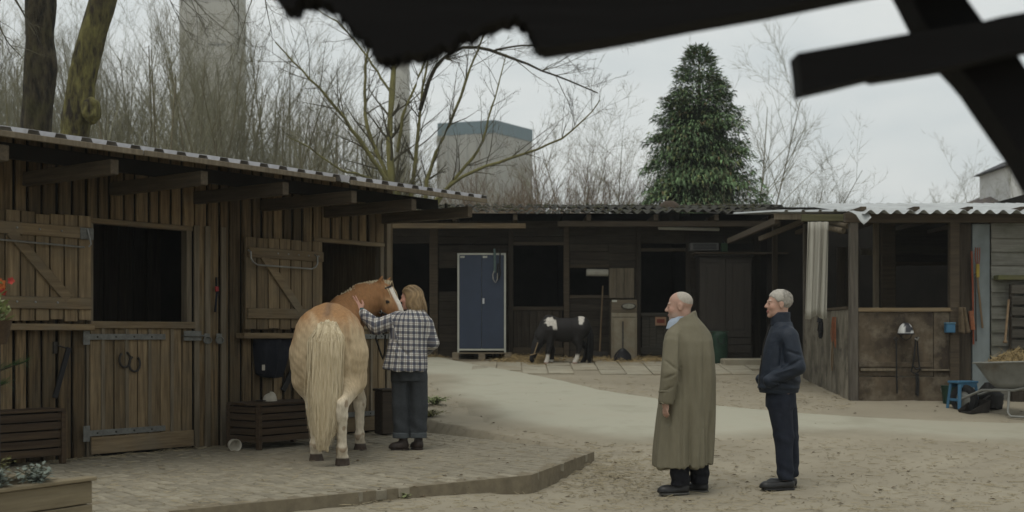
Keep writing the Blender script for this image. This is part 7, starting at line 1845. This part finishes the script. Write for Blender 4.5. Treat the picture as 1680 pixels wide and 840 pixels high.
def grow(rr, st, d, ln, r0, lev, out, spec):
    """spec[lev] = (children, spread angle, length ratio, upward pull, wobble)"""
    d = np.array(d, float); d /= np.linalg.norm(d); p = np.array(st, float); pts = [p]; nc, ang, rat, up, wob = spec[lev]
    for k in range(4):
        d = d+np.array((rr.gauss(0, wob), rr.gauss(0, wob), up+rr.gauss(0, wob*.5))); d /= np.linalg.norm(d); p = p+d*ln/4; pts.append(p)
    pts = np.array(pts); out[lev].append((pts, r0*(1-.82*M5)))
    if lev+1 >= len(spec): return
    for k in range(nc):
        f = rr.uniform(.22, 1.0) if lev else rr.uniform(.25, 1.0); i = min(3, int(f*4)); q = pts[i]+(pts[i+1]-pts[i])*(f*4-i)
        t = pts[i+1]-pts[i]; t /= np.linalg.norm(t); v = np.array((rr.gauss(0, 1), rr.gauss(0, 1), rr.gauss(0, 1))); v -= t*(v @ t); v /= np.linalg.norm(v)+1e-9
        a = ang*rr.uniform(.6, 1.3); grow(rr, q, t*math.cos(a)+v*math.sin(a), ln*rat*rr.uniform(.6, 1.2)*(1.15-.55*f), max(.0035, r0*(1-.8*f)*.62), lev+1, out, spec)
def tree_meshes(name, seed, H, r0, nstem, lean, spec, mtrunk, mtwig, min_tw=.005):
    rr = random.Random(seed); out = [[] for _ in spec]
    for k in range(nstem):
        a = 2*PI*k/nstem+rr.uniform(-.5, .5); l = lean*rr.uniform(.5, 1.3)
        grow(rr, (.15*math.cos(a)*(nstem > 1), .15*math.sin(a)*(nstem > 1), -.2), (math.cos(a)*l, math.sin(a)*l, 1), H*rr.uniform(.78, 1.0), r0*rr.uniform(.7, 1.1), 0, out, spec)
    t = mesh(name+'_trunk', *fast_tubes(out[0], 7), mtrunk, True)
    c = [fast_tubes(out[1], 5)]+[fast_tubes(out[i], 3) for i in range(2, len(spec)) if out[i]]
    return t, mesh(name+'_crown', *join(c), mtwig, True)
MT['bark'] = mat('grey_brown_bark', (.19, .165, .105), (.10, .085, .055), (5, 5, 2), rough=.95, bump=.4, rnd=.25, stain=(.12, .12, .05), stain_amt=.6)
MT['twig'] = mat('haze_paled_twig', (.25, .24, .16), (.15, .142, .095), (2, 2, 2), rough=.95, bump=0, rnd=.2)  # paled: part of the distance haze is in this colour
MT['twig_red'] = mat('reddish_twig', (.20, .145, .095), (.12, .085, .055), (2, 2, 2), rough=.95, bump=0, rnd=.2)
MT['mossbark'] = mat('mossy_bark', (.16, .145, .05), (.028, .022, .014), (11, 11, 3.2), rough=.95, bump=1.0, bdist=.08, detail=9, ramp=(.36, .6), stain=(.045, .035, .024), stain_amt=.85, stain_scale=1.7)
MT['darkbark'] = mat('dark_mossy_bark', (.07, .058, .034), (.014, .012, .009), (12, 12, 3.5), rough=.95, bump=1.0, bdist=.08, detail=9, ramp=(.38, .6), stain=(.06, .058, .018), stain_amt=.7, stain_scale=1.6)
WSPEC = [(14, .55, .38, .05, .07), (8, .6, .5, .14, .13), (4, .6, .55, .12, .16), (0, .5, .5, .1, .18)]
wood = [tree_meshes('wood_tree', 100+i, 10.0, .075, 4, .20, WSPEC, MT['bark'], MT['twig']) for i in range(5)]
shrubm = [tree_meshes('thicket', 200+i, 4.2, .03, 9, .42, [(10, .5, .42, .06, .1), (6, .55, .55, .1, .15), (2, .5, .6, .08, .2)], MT['twig_red'], MT['twig_red']) for i in range(3)]
thin = [tree_meshes('slim_tree', 300+i, 7.5, .045, 3, .28, [(13, .7, .45, .04, .09), (8, .65, .5, .06, .15), (5, .6, .55, .05, .2), (2, .6, .6, .04, .2)], MT['bark'], MT['twig']) for i in range(3)]
def put_tree(name, meshes, u, Y, vtop, Href, label, group, seed, cat='tree', zb=None):
    rr = random.Random(seed); x = (u-840)/FPX*Y; z = .95 if zb is None else zb
    ht = HC+(HOR-vtop)*Y/FPX-z; k = ht/Href
    o = tag(empty(name, (x, Y, z), rr.uniform(0, 2*PI)), label, cat, group); o.scale = (k*rr.uniform(.9, 1.15), k*rr.uniform(.9, 1.15), k)
    link('trunk', meshes[0], o); link('crown', meshes[1], o); return o
rr = random.Random(11)
top_u = [-80, 0, 60, 120, 200, 260, 330, 400, 470, 540, 600, 660, 720]
top_v = [60, 55, 85, 110, 75, 65, 70, 75, 110, 170, 205, 230, 255]
n_w = 0
for row_, (Yw_, n_, du) in enumerate(((31, 13, 0), (38, 13, 22), (46, 12, 9))):
    for i in range(n_):
        u = -60+i*(760/n_)+du+rr.uniform(-14, 14)
        vt = np.interp(u, top_u, top_v)+rr.uniform(0, 55)
        put_tree('woodland_tree', wood[rr.randrange(5)], u, Yw_+rr.uniform(-2, 2), vt, 9.6, 'slender bare tree in the wood behind the left stable', 'bare trees of the wood behind the left stable', n_w); n_w += 1
for i in range(26):
    u = 700+i*14.5+rr.uniform(-8, 8); vt = np.interp(u, [700, 800, 880, 960, 1060], [285, 290, 255, 265, 300])+rr.uniform(-14, 25)
    put_tree('thicket_shrub', shrubm[rr.randrange(3)], u, rr.uniform(31, 44), vt, 4.3, 'reddish bare shrub showing above the wavy roof', 'bare shrubs above the wavy back roof', 500+i, 'shrub')
for i, (u, vt, Y_, lb) in enumerate(((1010, 130, 40, 'pale thin bare tree left of the conifer'), (1072, 190, 36, 'bare tree close against the left of the conifer'), (1212, 105, 42, 'tall faint bare tree behind the right of the conifer'), (1222, 235, 29.5, 'brown bare shrub-like tree in front of the conifer'), (1268, 200, 38, 'fine twigged bare tree right of the conifer'), (1310, 265, 36, 'low bare tree near the open stall roof'), (1586, 255, 52, 'faint bare tree left of the distant house'), (1622, 235, 58, 'faint bare tree beside the distant house roof'), (930, 175, 46, 'faint bare tree right of the factory block'))):
    put_tree('bare_tree', thin[i % 3], u, Y_, vt, 7.6, lb, None, 700+i)
rr = random.Random(12)
# distant wood read as one mass behind
parts = []
for i in range(30):
    u = rr.uniform(-120, 1050); Y_ = rr.uniform(60, 85); vt = np.interp(u, [-120, 300, 480, 620, 800, 1050], [95, 110, 160, 235, 280, 300])+rr.uniform(0, 50)
    x = (u-840)/FPX*Y_; ht = HC+(HOR-vt)*Y_/FPX-.9; out = [[], [], []]
    for k in range(3): grow(rr, (x+rr.uniform(-1.2, 1.2), Y_, .8), (rr.gauss(0, .15), rr.gauss(0, .1), 1), ht*rr.uniform(.8, 1), .12, 0, out, [(12, .45, .34, .06, .06), (6, .5, .5, .1, .12), (0, .5, .5, .1, .1)])
    parts += [fast_tubes(out[0], 4), fast_tubes(out[1], 3), fast_tubes(out[2], 3)]
tag(link('far_wood', mesh('far_wood', *join(parts), MT['twig'], True)), 'hazy mass of bare trees beyond the nearer wood', 'wood', kind='stuff')

# ------------------------------------------------------------------ multi-stemmed mossy tree in the middle
def hand_tree(name, label, Y0, limbs, seed, m_limb, m_twig, base_z=.95, twigs=(9, .6, .42), tl=1.2):
    """limbs: list of (pixel polyline [(u, v, dy)], r0, r1)"""
    rr = random.Random(seed); t = tag(empty(name, (0, 0, 0)), label, 'tree'); big = []; small = [[], [], []]
    def resample(p, m):
        p = np.array(p); s = np.concatenate([[0], np.cumsum(np.linalg.norm(np.diff(p, axis=0), axis=1))]); f = np.linspace(0, s[-1], m)
        q = np.stack([np.interp(f, s, p[:, k]) for k in range(3)], 1)
        for _ in range(2): q[1:-1] = .25*q[:-2]+.5*q[1:-1]+.25*q[2:]
        return q
    for li, (pl_, r0, r1) in enumerate(limbs):
        p = resample([tuple(P(u, v, Y0+dy)) for u, v, dy in pl_], 17); jit = np.array([[rr.gauss(0, .012) for _ in range(3)] for _ in range(17)]); p += jit
        big.append((p, np.linspace(r0, r1, 17)*(1+.08*np.array([rr.gauss(0, 1) for _ in range(17)]))))
        L_ = np.linalg.norm(np.diff(p, axis=0), axis=1).sum()
        for k in range(int(twigs[0]*L_/1.6)):
            i = rr.randrange(3, 16); tg = p[i+1]-p[i] if i < 16 else p[i]-p[i-1]; tg = tg/np.linalg.norm(tg); v = np.array((rr.gauss(0, 1), rr.gauss(0, .8), rr.gauss(.35, 1))); v -= tg*(v @ tg); v /= np.linalg.norm(v)
            a = twigs[1]*rr.uniform(.7, 1.5); grow(rr, p[i], tg*math.cos(a)+v*math.sin(a), tl*rr.uniform(.4, 1.3), max(.006, .42*(r0+(r1-r0)*i/16)), 0, small, [(5, .6, .5, .06, .16), (3, .6, .55, .05, .2), (0, .5, .5, .05, .2)])
    link('trunk', mesh('trunk', *fast_tubes(big[:1], 10), m_limb, True), t)
    for b in big[1:]: link('limb', mesh('limb', *fast_tubes([b], 8), m_limb, True), t)
    link('crown', mesh('crown', *join([fast_tubes(small[0], 5), fast_tubes(small[1], 3), fast_tubes(small[2], 3)]), m_twig, True), t); return t
MT['limb'] = mat('olive_mossy_limb', (.215, .20, .075), (.115, .105, .046), (6, 6, 3), rough=.95, bump=.5, stain=(.07, .06, .04), stain_amt=.6, stain_scale=.6)
MT['limbtwig'] = mat('dark_olive_twig', (.115, .105, .066), (.062, .055, .038), (2, 2, 2), rough=.95, bump=0)
cen = hand_tree('multi_stemmed_tree', 'mossy multi-stemmed bare tree rising behind the left stable roof', 27.0, [
    ([(655, 600, 0), (652, 420, 0), (648, 330, 0), (636, 240, 0), (640, 150, .3), (652, 60, .5), (660, -40, .6)], 0.1326, 0.0315),
    ([(648, 330, 0), (640, 300, -.2), (606, 255, -.4), (575, 205, -.6), (540, 160, -.8), (500, 120, -1), (450, 70, -1.2)], 0.0663, 0.0126),
    ([(645, 310, 0), (600, 290, -.5), (550, 275, -.9), (505, 240, -1.2), (470, 225, -1.3)], 0.0390, 0.0105),
    ([(655, 320, .2), (625, 270, .3), (603, 215, .4), (596, 150, .5), (604, 80, .6), (620, 10, .7)], 0.0585, 0.0154),
    ([(668, 420, .2), (672, 330, .2), (684, 250, .3), (688, 180, .3), (702, 100, .4), (716, 20, .5)], 0.0585, 0.0140),
    ([(690, 420, -.2), (694, 330, -.2), (710, 260, -.3), (742, 195, -.4), (760, 145, -.5), (775, 105, -.5), (800, 40, -.6)], 0.0624, 0.0140),
    ([(700, 350, -.4), (730, 305, -.6), (780, 278, -.8), (840, 260, -1), (900, 240, -1.1), (945, 212, -1.2), (985, 165, -1.2)], 0.0468, 0.0098),
    ([(712, 345, .3), (745, 290, .3), (785, 255, .3), (803, 190, .3), (818, 140, .3), (830, 90, .3)], 0.0429, 0.0112),
    ([(688, 180, .3), (712, 110, 0), (752, 72, -.5), (812, 82, -1), (870, 108, -1.3), (930, 132, -1.5), (982, 152, -1.6)], 0.0468, 0.0140),
    ([(812, 82, -1), (870, 70, -1.3), (930, 78, -1.5), (1000, 60, -1.7), (1060, 66, -1.8)], 0.0234, 0.0070),
    ([(640, 150, .3), (600, 90, .5), (560, 40, .7), (500, 0, .9)], 0.0312, 0.0105),
    ([(652, 250, 0), (660, 190, -.2), (690, 120, -.4), (720, 30, -.6)], 0.0390, 0.0126)], 5, MT['limb'], MT['limbtwig'], twigs=(6.5, .6, .42), tl=1.1)
for o in [c for c in cen.children if c.name.startswith('limb')][7:9]: o.data.materials[0] = MT['darkbark']
# ------------------------------------------------------------------ two thick trunks at the left
def big_trunk(name, label, Y0, outline, m, m2, limbs, seed, knot=None):
    """outline: (v, u_left, u_right) from the roof line upward"""
    t = tag(empty(name, (0, 0, 0)), label, 'tree'); rr = random.Random(seed); n = 20; V = []
    o = sorted(outline, key=lambda q: -q[0]); vs = np.array([q[0] for q in o], float); L_ = np.array([q[1] for q in o], float); R_ = np.array([q[2] for q in o], float)
    vv = np.linspace(vs[0], vs[-1], 70)
    for v in vv:
        c = np.interp(-v, -vs, (L_+R_)/2); w = np.interp(-v, -vs, (R_-L_)/2); p = P(c, v, Y0); r = w*Y0/FPX
        for k in range(n):
            a = 2*PI*k/n; q = r*(1+.05*math.sin(3*a+v*.02)+.03*math.sin(7*a+v*.045)+rr.gauss(0, .012))
            V.append((p.x+q*math.cos(a), Y0+q*math.sin(a), p.z))
    F = [(j*n+i, j*n+(i+1) % n, (j+1)*n+(i+1) % n, (j+1)*n+i) for j in range(69) for i in range(n)]
    tr = link('trunk', mesh('trunk', V, F, m, True), t)
    if knot:
        u, v, ru, rv = knot; p = P(u, v, Y0-.16); s = Sd((p.x-.4, p.y-.4, p.z-.4), (p.x+.4, p.y+.4, p.z+.4), .02); s.ell(tuple(p), (ru*Y0/FPX, .17, rv*Y0/FPX), 0); s.ell((p.x+.05, p.y-.15, p.z+.02), (.05, .03, .07), .06, None, True)
        body('knot', s, m, tr, disp=lambda Q: .012*np.sin(Q[:, 0]*40)*np.sin(Q[:, 2]*35), it=1)
    big = []; small = [[], [], []]
    for (pl_, r0) in limbs:
        p = np.array([tuple(P(u, v, Y0+dy)) for u, v, dy in pl_]); s = np.linspace(0, 1, len(p)); p = np.stack([np.interp(np.linspace(0, 1, 9), s, p[:, k]) for k in range(3)], 1); big.append((p, np.linspace(r0, r0*.3, 9)))
        for k in range(10):
            i = rr.randrange(2, 8); tg = p[i+1]-p[i]; tg /= np.linalg.norm(tg); v = np.array((rr.gauss(0, 1), rr.gauss(0, 1), rr.gauss(-.2, 1))); v -= tg*(v @ tg); v /= np.linalg.norm(v)
            grow(rr, p[i], tg*.75+v*.65, rr.uniform(.6, 1.6), r0*.35, 0, small, [(5, .6, .5, -.01, .16), (3, .6, .55, 0, .2), (0, .5, .5, 0, .2)])
    for b in big: link('limb', mesh('limb', *fast_tubes([b], 7), m, True), t)
    if big: link('crown', mesh('crown', *join([fast_tubes(small[0], 4), fast_tubes(small[1], 3), fast_tubes(small[2], 3)]), m2, True), t)
    return t
big_trunk('old_tree', 'thick dark tree trunk behind the stable roof, leftmost', 18.5, [(640, 18, 92), (300, 30, 86), (220, 35, 83), (170, 40, 88), (105, 41, 93), (60, 43, 86), (20, 41, 90), (0, 41, 90), (-150, 46, 88), (-400, 50, 85)], MT['darkbark'], MT['limbtwig'],
          [([(60, -60, 0), (0, -10, -.8), (-40, 30, -1.4), (-100, 40, -2)], .07), ([(70, -160, 0), (180, -90, .4), (260, -45, .8), (340, -20, 1)], .03), ([(68, -200, 0), (30, -420, .4)], .12)], 3)
big_trunk('old_tree', 'thick mossy tree trunk with a knot, leaning right', 17.6, [(640, 70, 140), (300, 94, 142), (240, 99, 143), (205, 102, 148), (180, 106, 157), (165, 109, 156), (140, 112, 155), (100, 118, 163), (50, 132, 176), (0, 146, 190), (-150, 185, 222), (-400, 230, 262)], MT['mossbark'], MT['limbtwig'],
          [([(185, -170, 0), (260, -100, .5), (330, -45, .8), (390, -10, 1)], .03), ([(200, -220, 0), (300, -180, .3), (400, -90, .3), (450, -20, .2)], .03)], 4, knot=(150, 182, 15, 22))

# ------------------------------------------------------------------ conifer
def make_conifer():
    Yc = 30.5; k = Yc/FPX; c = P(1147, 345, Yc); z0 = .95; rr = np.random.default_rng(9)
    t = tag(empty('conifer', (c.x, Yc, z0)), 'dense dark green conifer behind the wavy roof', 'conifer')
    vs = np.array([78, 95, 120, 150, 180, 215, 250, 290, 330, 400, 560]); hw = np.array([5, 19, 34, 48, 60, 69, 77, 87, 97, 108, 90])*k
    zt = HC+(HOR-vs)*k-z0
    H_ = zt[0]
    MB().tube([(0, 0, -.1), (0, 0, H_*.5), (0, 0, H_*.96)], [.2, .12, .02], 8).build('trunk', MT['bark'], t, True)
    cv = []; nn = 20
    for q in range(24):
        f = q/23; zz = f*H_*.80; R0 = np.interp(-zz, -zt, hw)*.55
        for i in range(nn): aa = 2*PI*i/nn; rad = R0*(1+.14*math.sin(5*aa+zz*2.1)*math.sin(zz*3.3+aa)+.1*math.sin(9*aa-zz*4.7)); cv.append((rad*math.cos(aa), rad*math.sin(aa), zz))
    link('dark_core', mesh('dark_core', cv, [(j*nn+i, j*nn+(i+1) % nn, (j+1)*nn+(i+1) % nn, (j+1)*nn+i) for j in range(23) for i in range(nn)], mat('conifer_inner', (.02, .032, .014), (.01, .014, .007), (9, 9, 9), rough=1), True), t)  # added dark core, blocks sky light between the fronds
    N_ = 46000
    NB = 620; bz_ = H_*(1-np.sqrt(rr.random(NB)))*.97+.3; bz_ = np.where(rr.random(NB) < .30, rr.uniform(H_*.55, H_*.99, NB), bz_); ba = rr.uniform(0, 2*PI, NB)
    bl = np.interp(-bz_, -zt, hw)*rr.uniform(.84, 1.22, NB)*(1+.10*np.sin(5*ba+bz_*2.1)); btone = rr.uniform(.55, 1.45, NB); bi = rr.integers(0, NB, N_)
    f = rr.random(N_)**.55; droop = np.interp(bz_, [0, H_*.6, H_*.9, H_], [.42, .36, .05, -.5])[bi]
    r = bl[bi]*(.25+.75*f); z = bz_[bi]-droop*r*f*.8+rr.normal(0, .05, N_); a = ba[bi]+rr.normal(0, 1, N_)*.17*bl.max()/np.maximum(bl[bi], .25)*(.35+.65*np.sin(f*2.6)); z = np.clip(z, .2, H_*1.0)
    p = np.stack([r*np.cos(a), r*np.sin(a), z], 1)
    out = np.stack([np.cos(a), np.sin(a), 0*a], 1); tan = np.stack([-np.sin(a), np.cos(a), 0*a], 1)
    ln = rr.uniform(.08, .26, N_)*np.interp(z, [0, H_*.8, H_], [1.1, .85, .6]); w = ln*rr.uniform(.08, .16, N_)
    up = np.interp(z, [0, H_*.6, H_], [.1, .15, .7])[:, None]
    d0 = out*rr.uniform(.6, 1.1, (N_, 1))+tan*rr.normal(0, .55, (N_, 1))+np.array((0, 0, 1))*(rr.normal(0, .25, (N_, 1))+up*.6); d0 /= np.linalg.norm(d0, axis=1)[:, None]
    d1 = d0*.55+np.array((0, 0, -1))*np.interp(z, [0, H_*.6, H_*.95, H_], [.95, .9, .35, -.1])[:, None]; d1 /= np.linalg.norm(d1, axis=1)[:, None]
    sd_ = np.cross(d0, np.array((0, 0, 1.0)))+rr.normal(0, .35, (N_, 3)); sd_ -= d0*np.sum(sd_*d0, 1)[:, None]; sd_ /= np.linalg.norm(sd_, axis=1)[:, None]
    m1 = p+d0*(ln*.5)[:, None]; m2 = m1+d1*(ln*.6)[:, None]; nrm = np.cross(d0, sd_)
    V = np.stack([p-sd_*(w*.35)[:, None], p+sd_*(w*.35)[:, None], m1-sd_*w[:, None], m1+nrm*(w*.25)[:, None], m1+sd_*w[:, None], m2], 1)
    base = np.arange(N_)[:, None]*6
    Q = np.concatenate([base+np.array([[0, 1, 3, 2]]), base+np.array([[1, 4, 3, 3]])[:, [0, 1, 2, 2]]]) if False else None
    tri = np.concatenate([base+np.array([[0, 1, 3]]), base+np.array([[0, 3, 2]]), base+np.array([[1, 4, 3]]), base+np.array([[2, 3, 5]]), base+np.array([[3, 4, 5]])])
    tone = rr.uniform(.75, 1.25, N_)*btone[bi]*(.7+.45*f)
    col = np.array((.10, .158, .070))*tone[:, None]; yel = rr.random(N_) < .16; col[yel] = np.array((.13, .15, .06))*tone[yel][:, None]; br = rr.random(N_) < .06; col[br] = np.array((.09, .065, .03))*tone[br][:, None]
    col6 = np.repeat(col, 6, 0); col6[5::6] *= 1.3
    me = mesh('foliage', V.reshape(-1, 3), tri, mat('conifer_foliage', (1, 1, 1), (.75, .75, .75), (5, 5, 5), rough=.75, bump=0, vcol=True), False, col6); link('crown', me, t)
make_conifer()

# ================================================================== STRAW, HAY, LEAVES ON THE GROUND
pts = []
rr = random.Random(21)
for i in range(3800):
    u = rr.uniform(560, 1700); v = 690+150*rr.random()**.75
    if rr.random() < .25: u = rr.gauss(1010, 60); v = rr.gauss(775, 22)
    if v > 845 or v < 660: continue
    p = G(u, v)
    if inpoly(np.array(p.x), np.array(p.y), PLAT): continue
    pts.append((p.x, p.y, p.z+.006))
for i in range(900):
    u = rr.uniform(120, 960); v = rr.uniform(705, 835); p = at_z(u, v, PZ)
    if inpoly(np.array(p.x), np.array(p.y), PLAT) and (p-W0).dot(WNOR) > .05: pts.append((p.x, p.y, PZ+.004))
for i in range(1300):
    u = rr.uniform(700, 1400); v = rr.uniform(618, 668)+12*rr.random(); p = G(u, v); pts.append((p.x, p.y, p.z+.008))
for i in range(500):  # litter along the foot of the stable wall
    x = rr.uniform(-1.2, 4.1); p = SP(x, -abs(rr.gauss(0, .10))-.06, 0); pts.append((p.x, p.y, PZ+.006))
MT['straw_d'] = mat('dull_straw', (.33, .28, .18), (.22, .185, .12), (12, 12, 12), rough=.95)
tag(straw_mb(MB(), pts, (.03, .12), .0028, .10).build('scattered_straw', MT['straw_d']), 'scattered straw stalks over the yard', 'straw', kind='stuff')
# hay under the pony and along the back wall
hay = MB(); pts = []
for (u, v, su, sv, n_) in ((885, 593, 16, 3.5, 900), (840, 591, 18, 2.5, 400), (700, 583, 16, 3, 500), (1000, 592, 40, 2.5, 350), (1080, 592, 30, 2, 250)):
    for i in range(n_):
        du, dv = rr.gauss(0, 1), rr.gauss(0, 1); p = G(u+du*su, min(607, v+dv*sv)); h_ = .10*math.exp(-(du*du+dv*dv)/1.2)*rr.random() if n_ > 350 else .02*rr.random(); pts.append((p.x, min(p.y, 22.55), p.z+.01+h_))
tag(straw_mb(hay, pts, (.06, .2), .004, .25).build('loose_hay', MT['straw']), 'loose hay strewn along the foot of the back row', 'hay', kind='stuff')
# dead leaves and droppings
lv = MB()
for i in range(200):
    u = rr.uniform(560, 1690); v = rr.uniform(640, 838); p = G(u, v)
    z = p.z+.008
    if inpoly(np.array(p.x), np.array(p.y), PLAT): p = at_z(u, v, PZ); z = PZ+.006
    a = rr.uniform(0, 6.3); r_ = rr.uniform(.012, .034); V = [(p.x+r_*math.cos(a), p.y+r_*math.sin(a), z), (p.x-r_*.5*math.sin(a), p.y+r_*.5*math.cos(a), z+.010), (p.x-r_*math.cos(a), p.y-r_*math.sin(a), z+.004), (p.x+r_*.5*math.sin(a), p.y-r_*.5*math.cos(a), z+.012)]
    lv.raw(V, [(0, 1, 2, 3)])
tag(lv.build('dead_leaves', mat('dead_leaf', (.17, .13, .08), (.09, .066, .04), (12, 12, 12))), 'dead leaves scattered over yard and platform', 'leaves', kind='stuff')
# small stones
st_ = MB()
for i in range(500):
    u = rr.uniform(560, 1690); v = 700+140*rr.random(); p = G(u, v)
    if inpoly(np.array(p.x), np.array(p.y), PLAT): continue
    r_ = rr.uniform(.004, .014); V = [(p.x+sx*r_*rr.uniform(.7, 1.2), p.y+sy*r_*rr.uniform(.7, 1.2), p.z+sz*r_*.6*rr.uniform(.6, 1.2)) for sx, sy, sz in ((1, 0, 0), (0, 1, 0), (-1, 0, 0), (0, -1, 0), (0, 0, 1))]
    st_.raw(V, [(0, 1, 4), (1, 2, 4), (2, 3, 4), (3, 0, 4)])
tag(st_.build('gravel', mat('grit', (.26, .23, .18), (.14, .12, .09), (9, 9, 9))), 'fine grit and pebbles on the yard', 'gravel', kind='stuff')

# ================================================================== HAZE
MTh = bpy.data.materials.new('thin_haze'); MTh.use_nodes = True
hn = MTh.node_tree; hn.nodes.remove(hn.nodes['Principled BSDF']); pv_ = hn.nodes.new('ShaderNodeVolumePrincipled')
pv_.inputs['Density'].default_value = 0.0008; pv_.inputs['Color'].default_value = (0.93, 0.96, 0.95, 1); pv_.inputs['Anisotropy'].default_value = 0.2
hn.links.new(pv_.outputs['Volume'], hn.nodes['Material Output'].inputs['Volume'])
hz_ = MB().box(-330, 330, -70, 710, -1.3, 56).build('haze', MTh); hz_['kind'] = 'stuff'
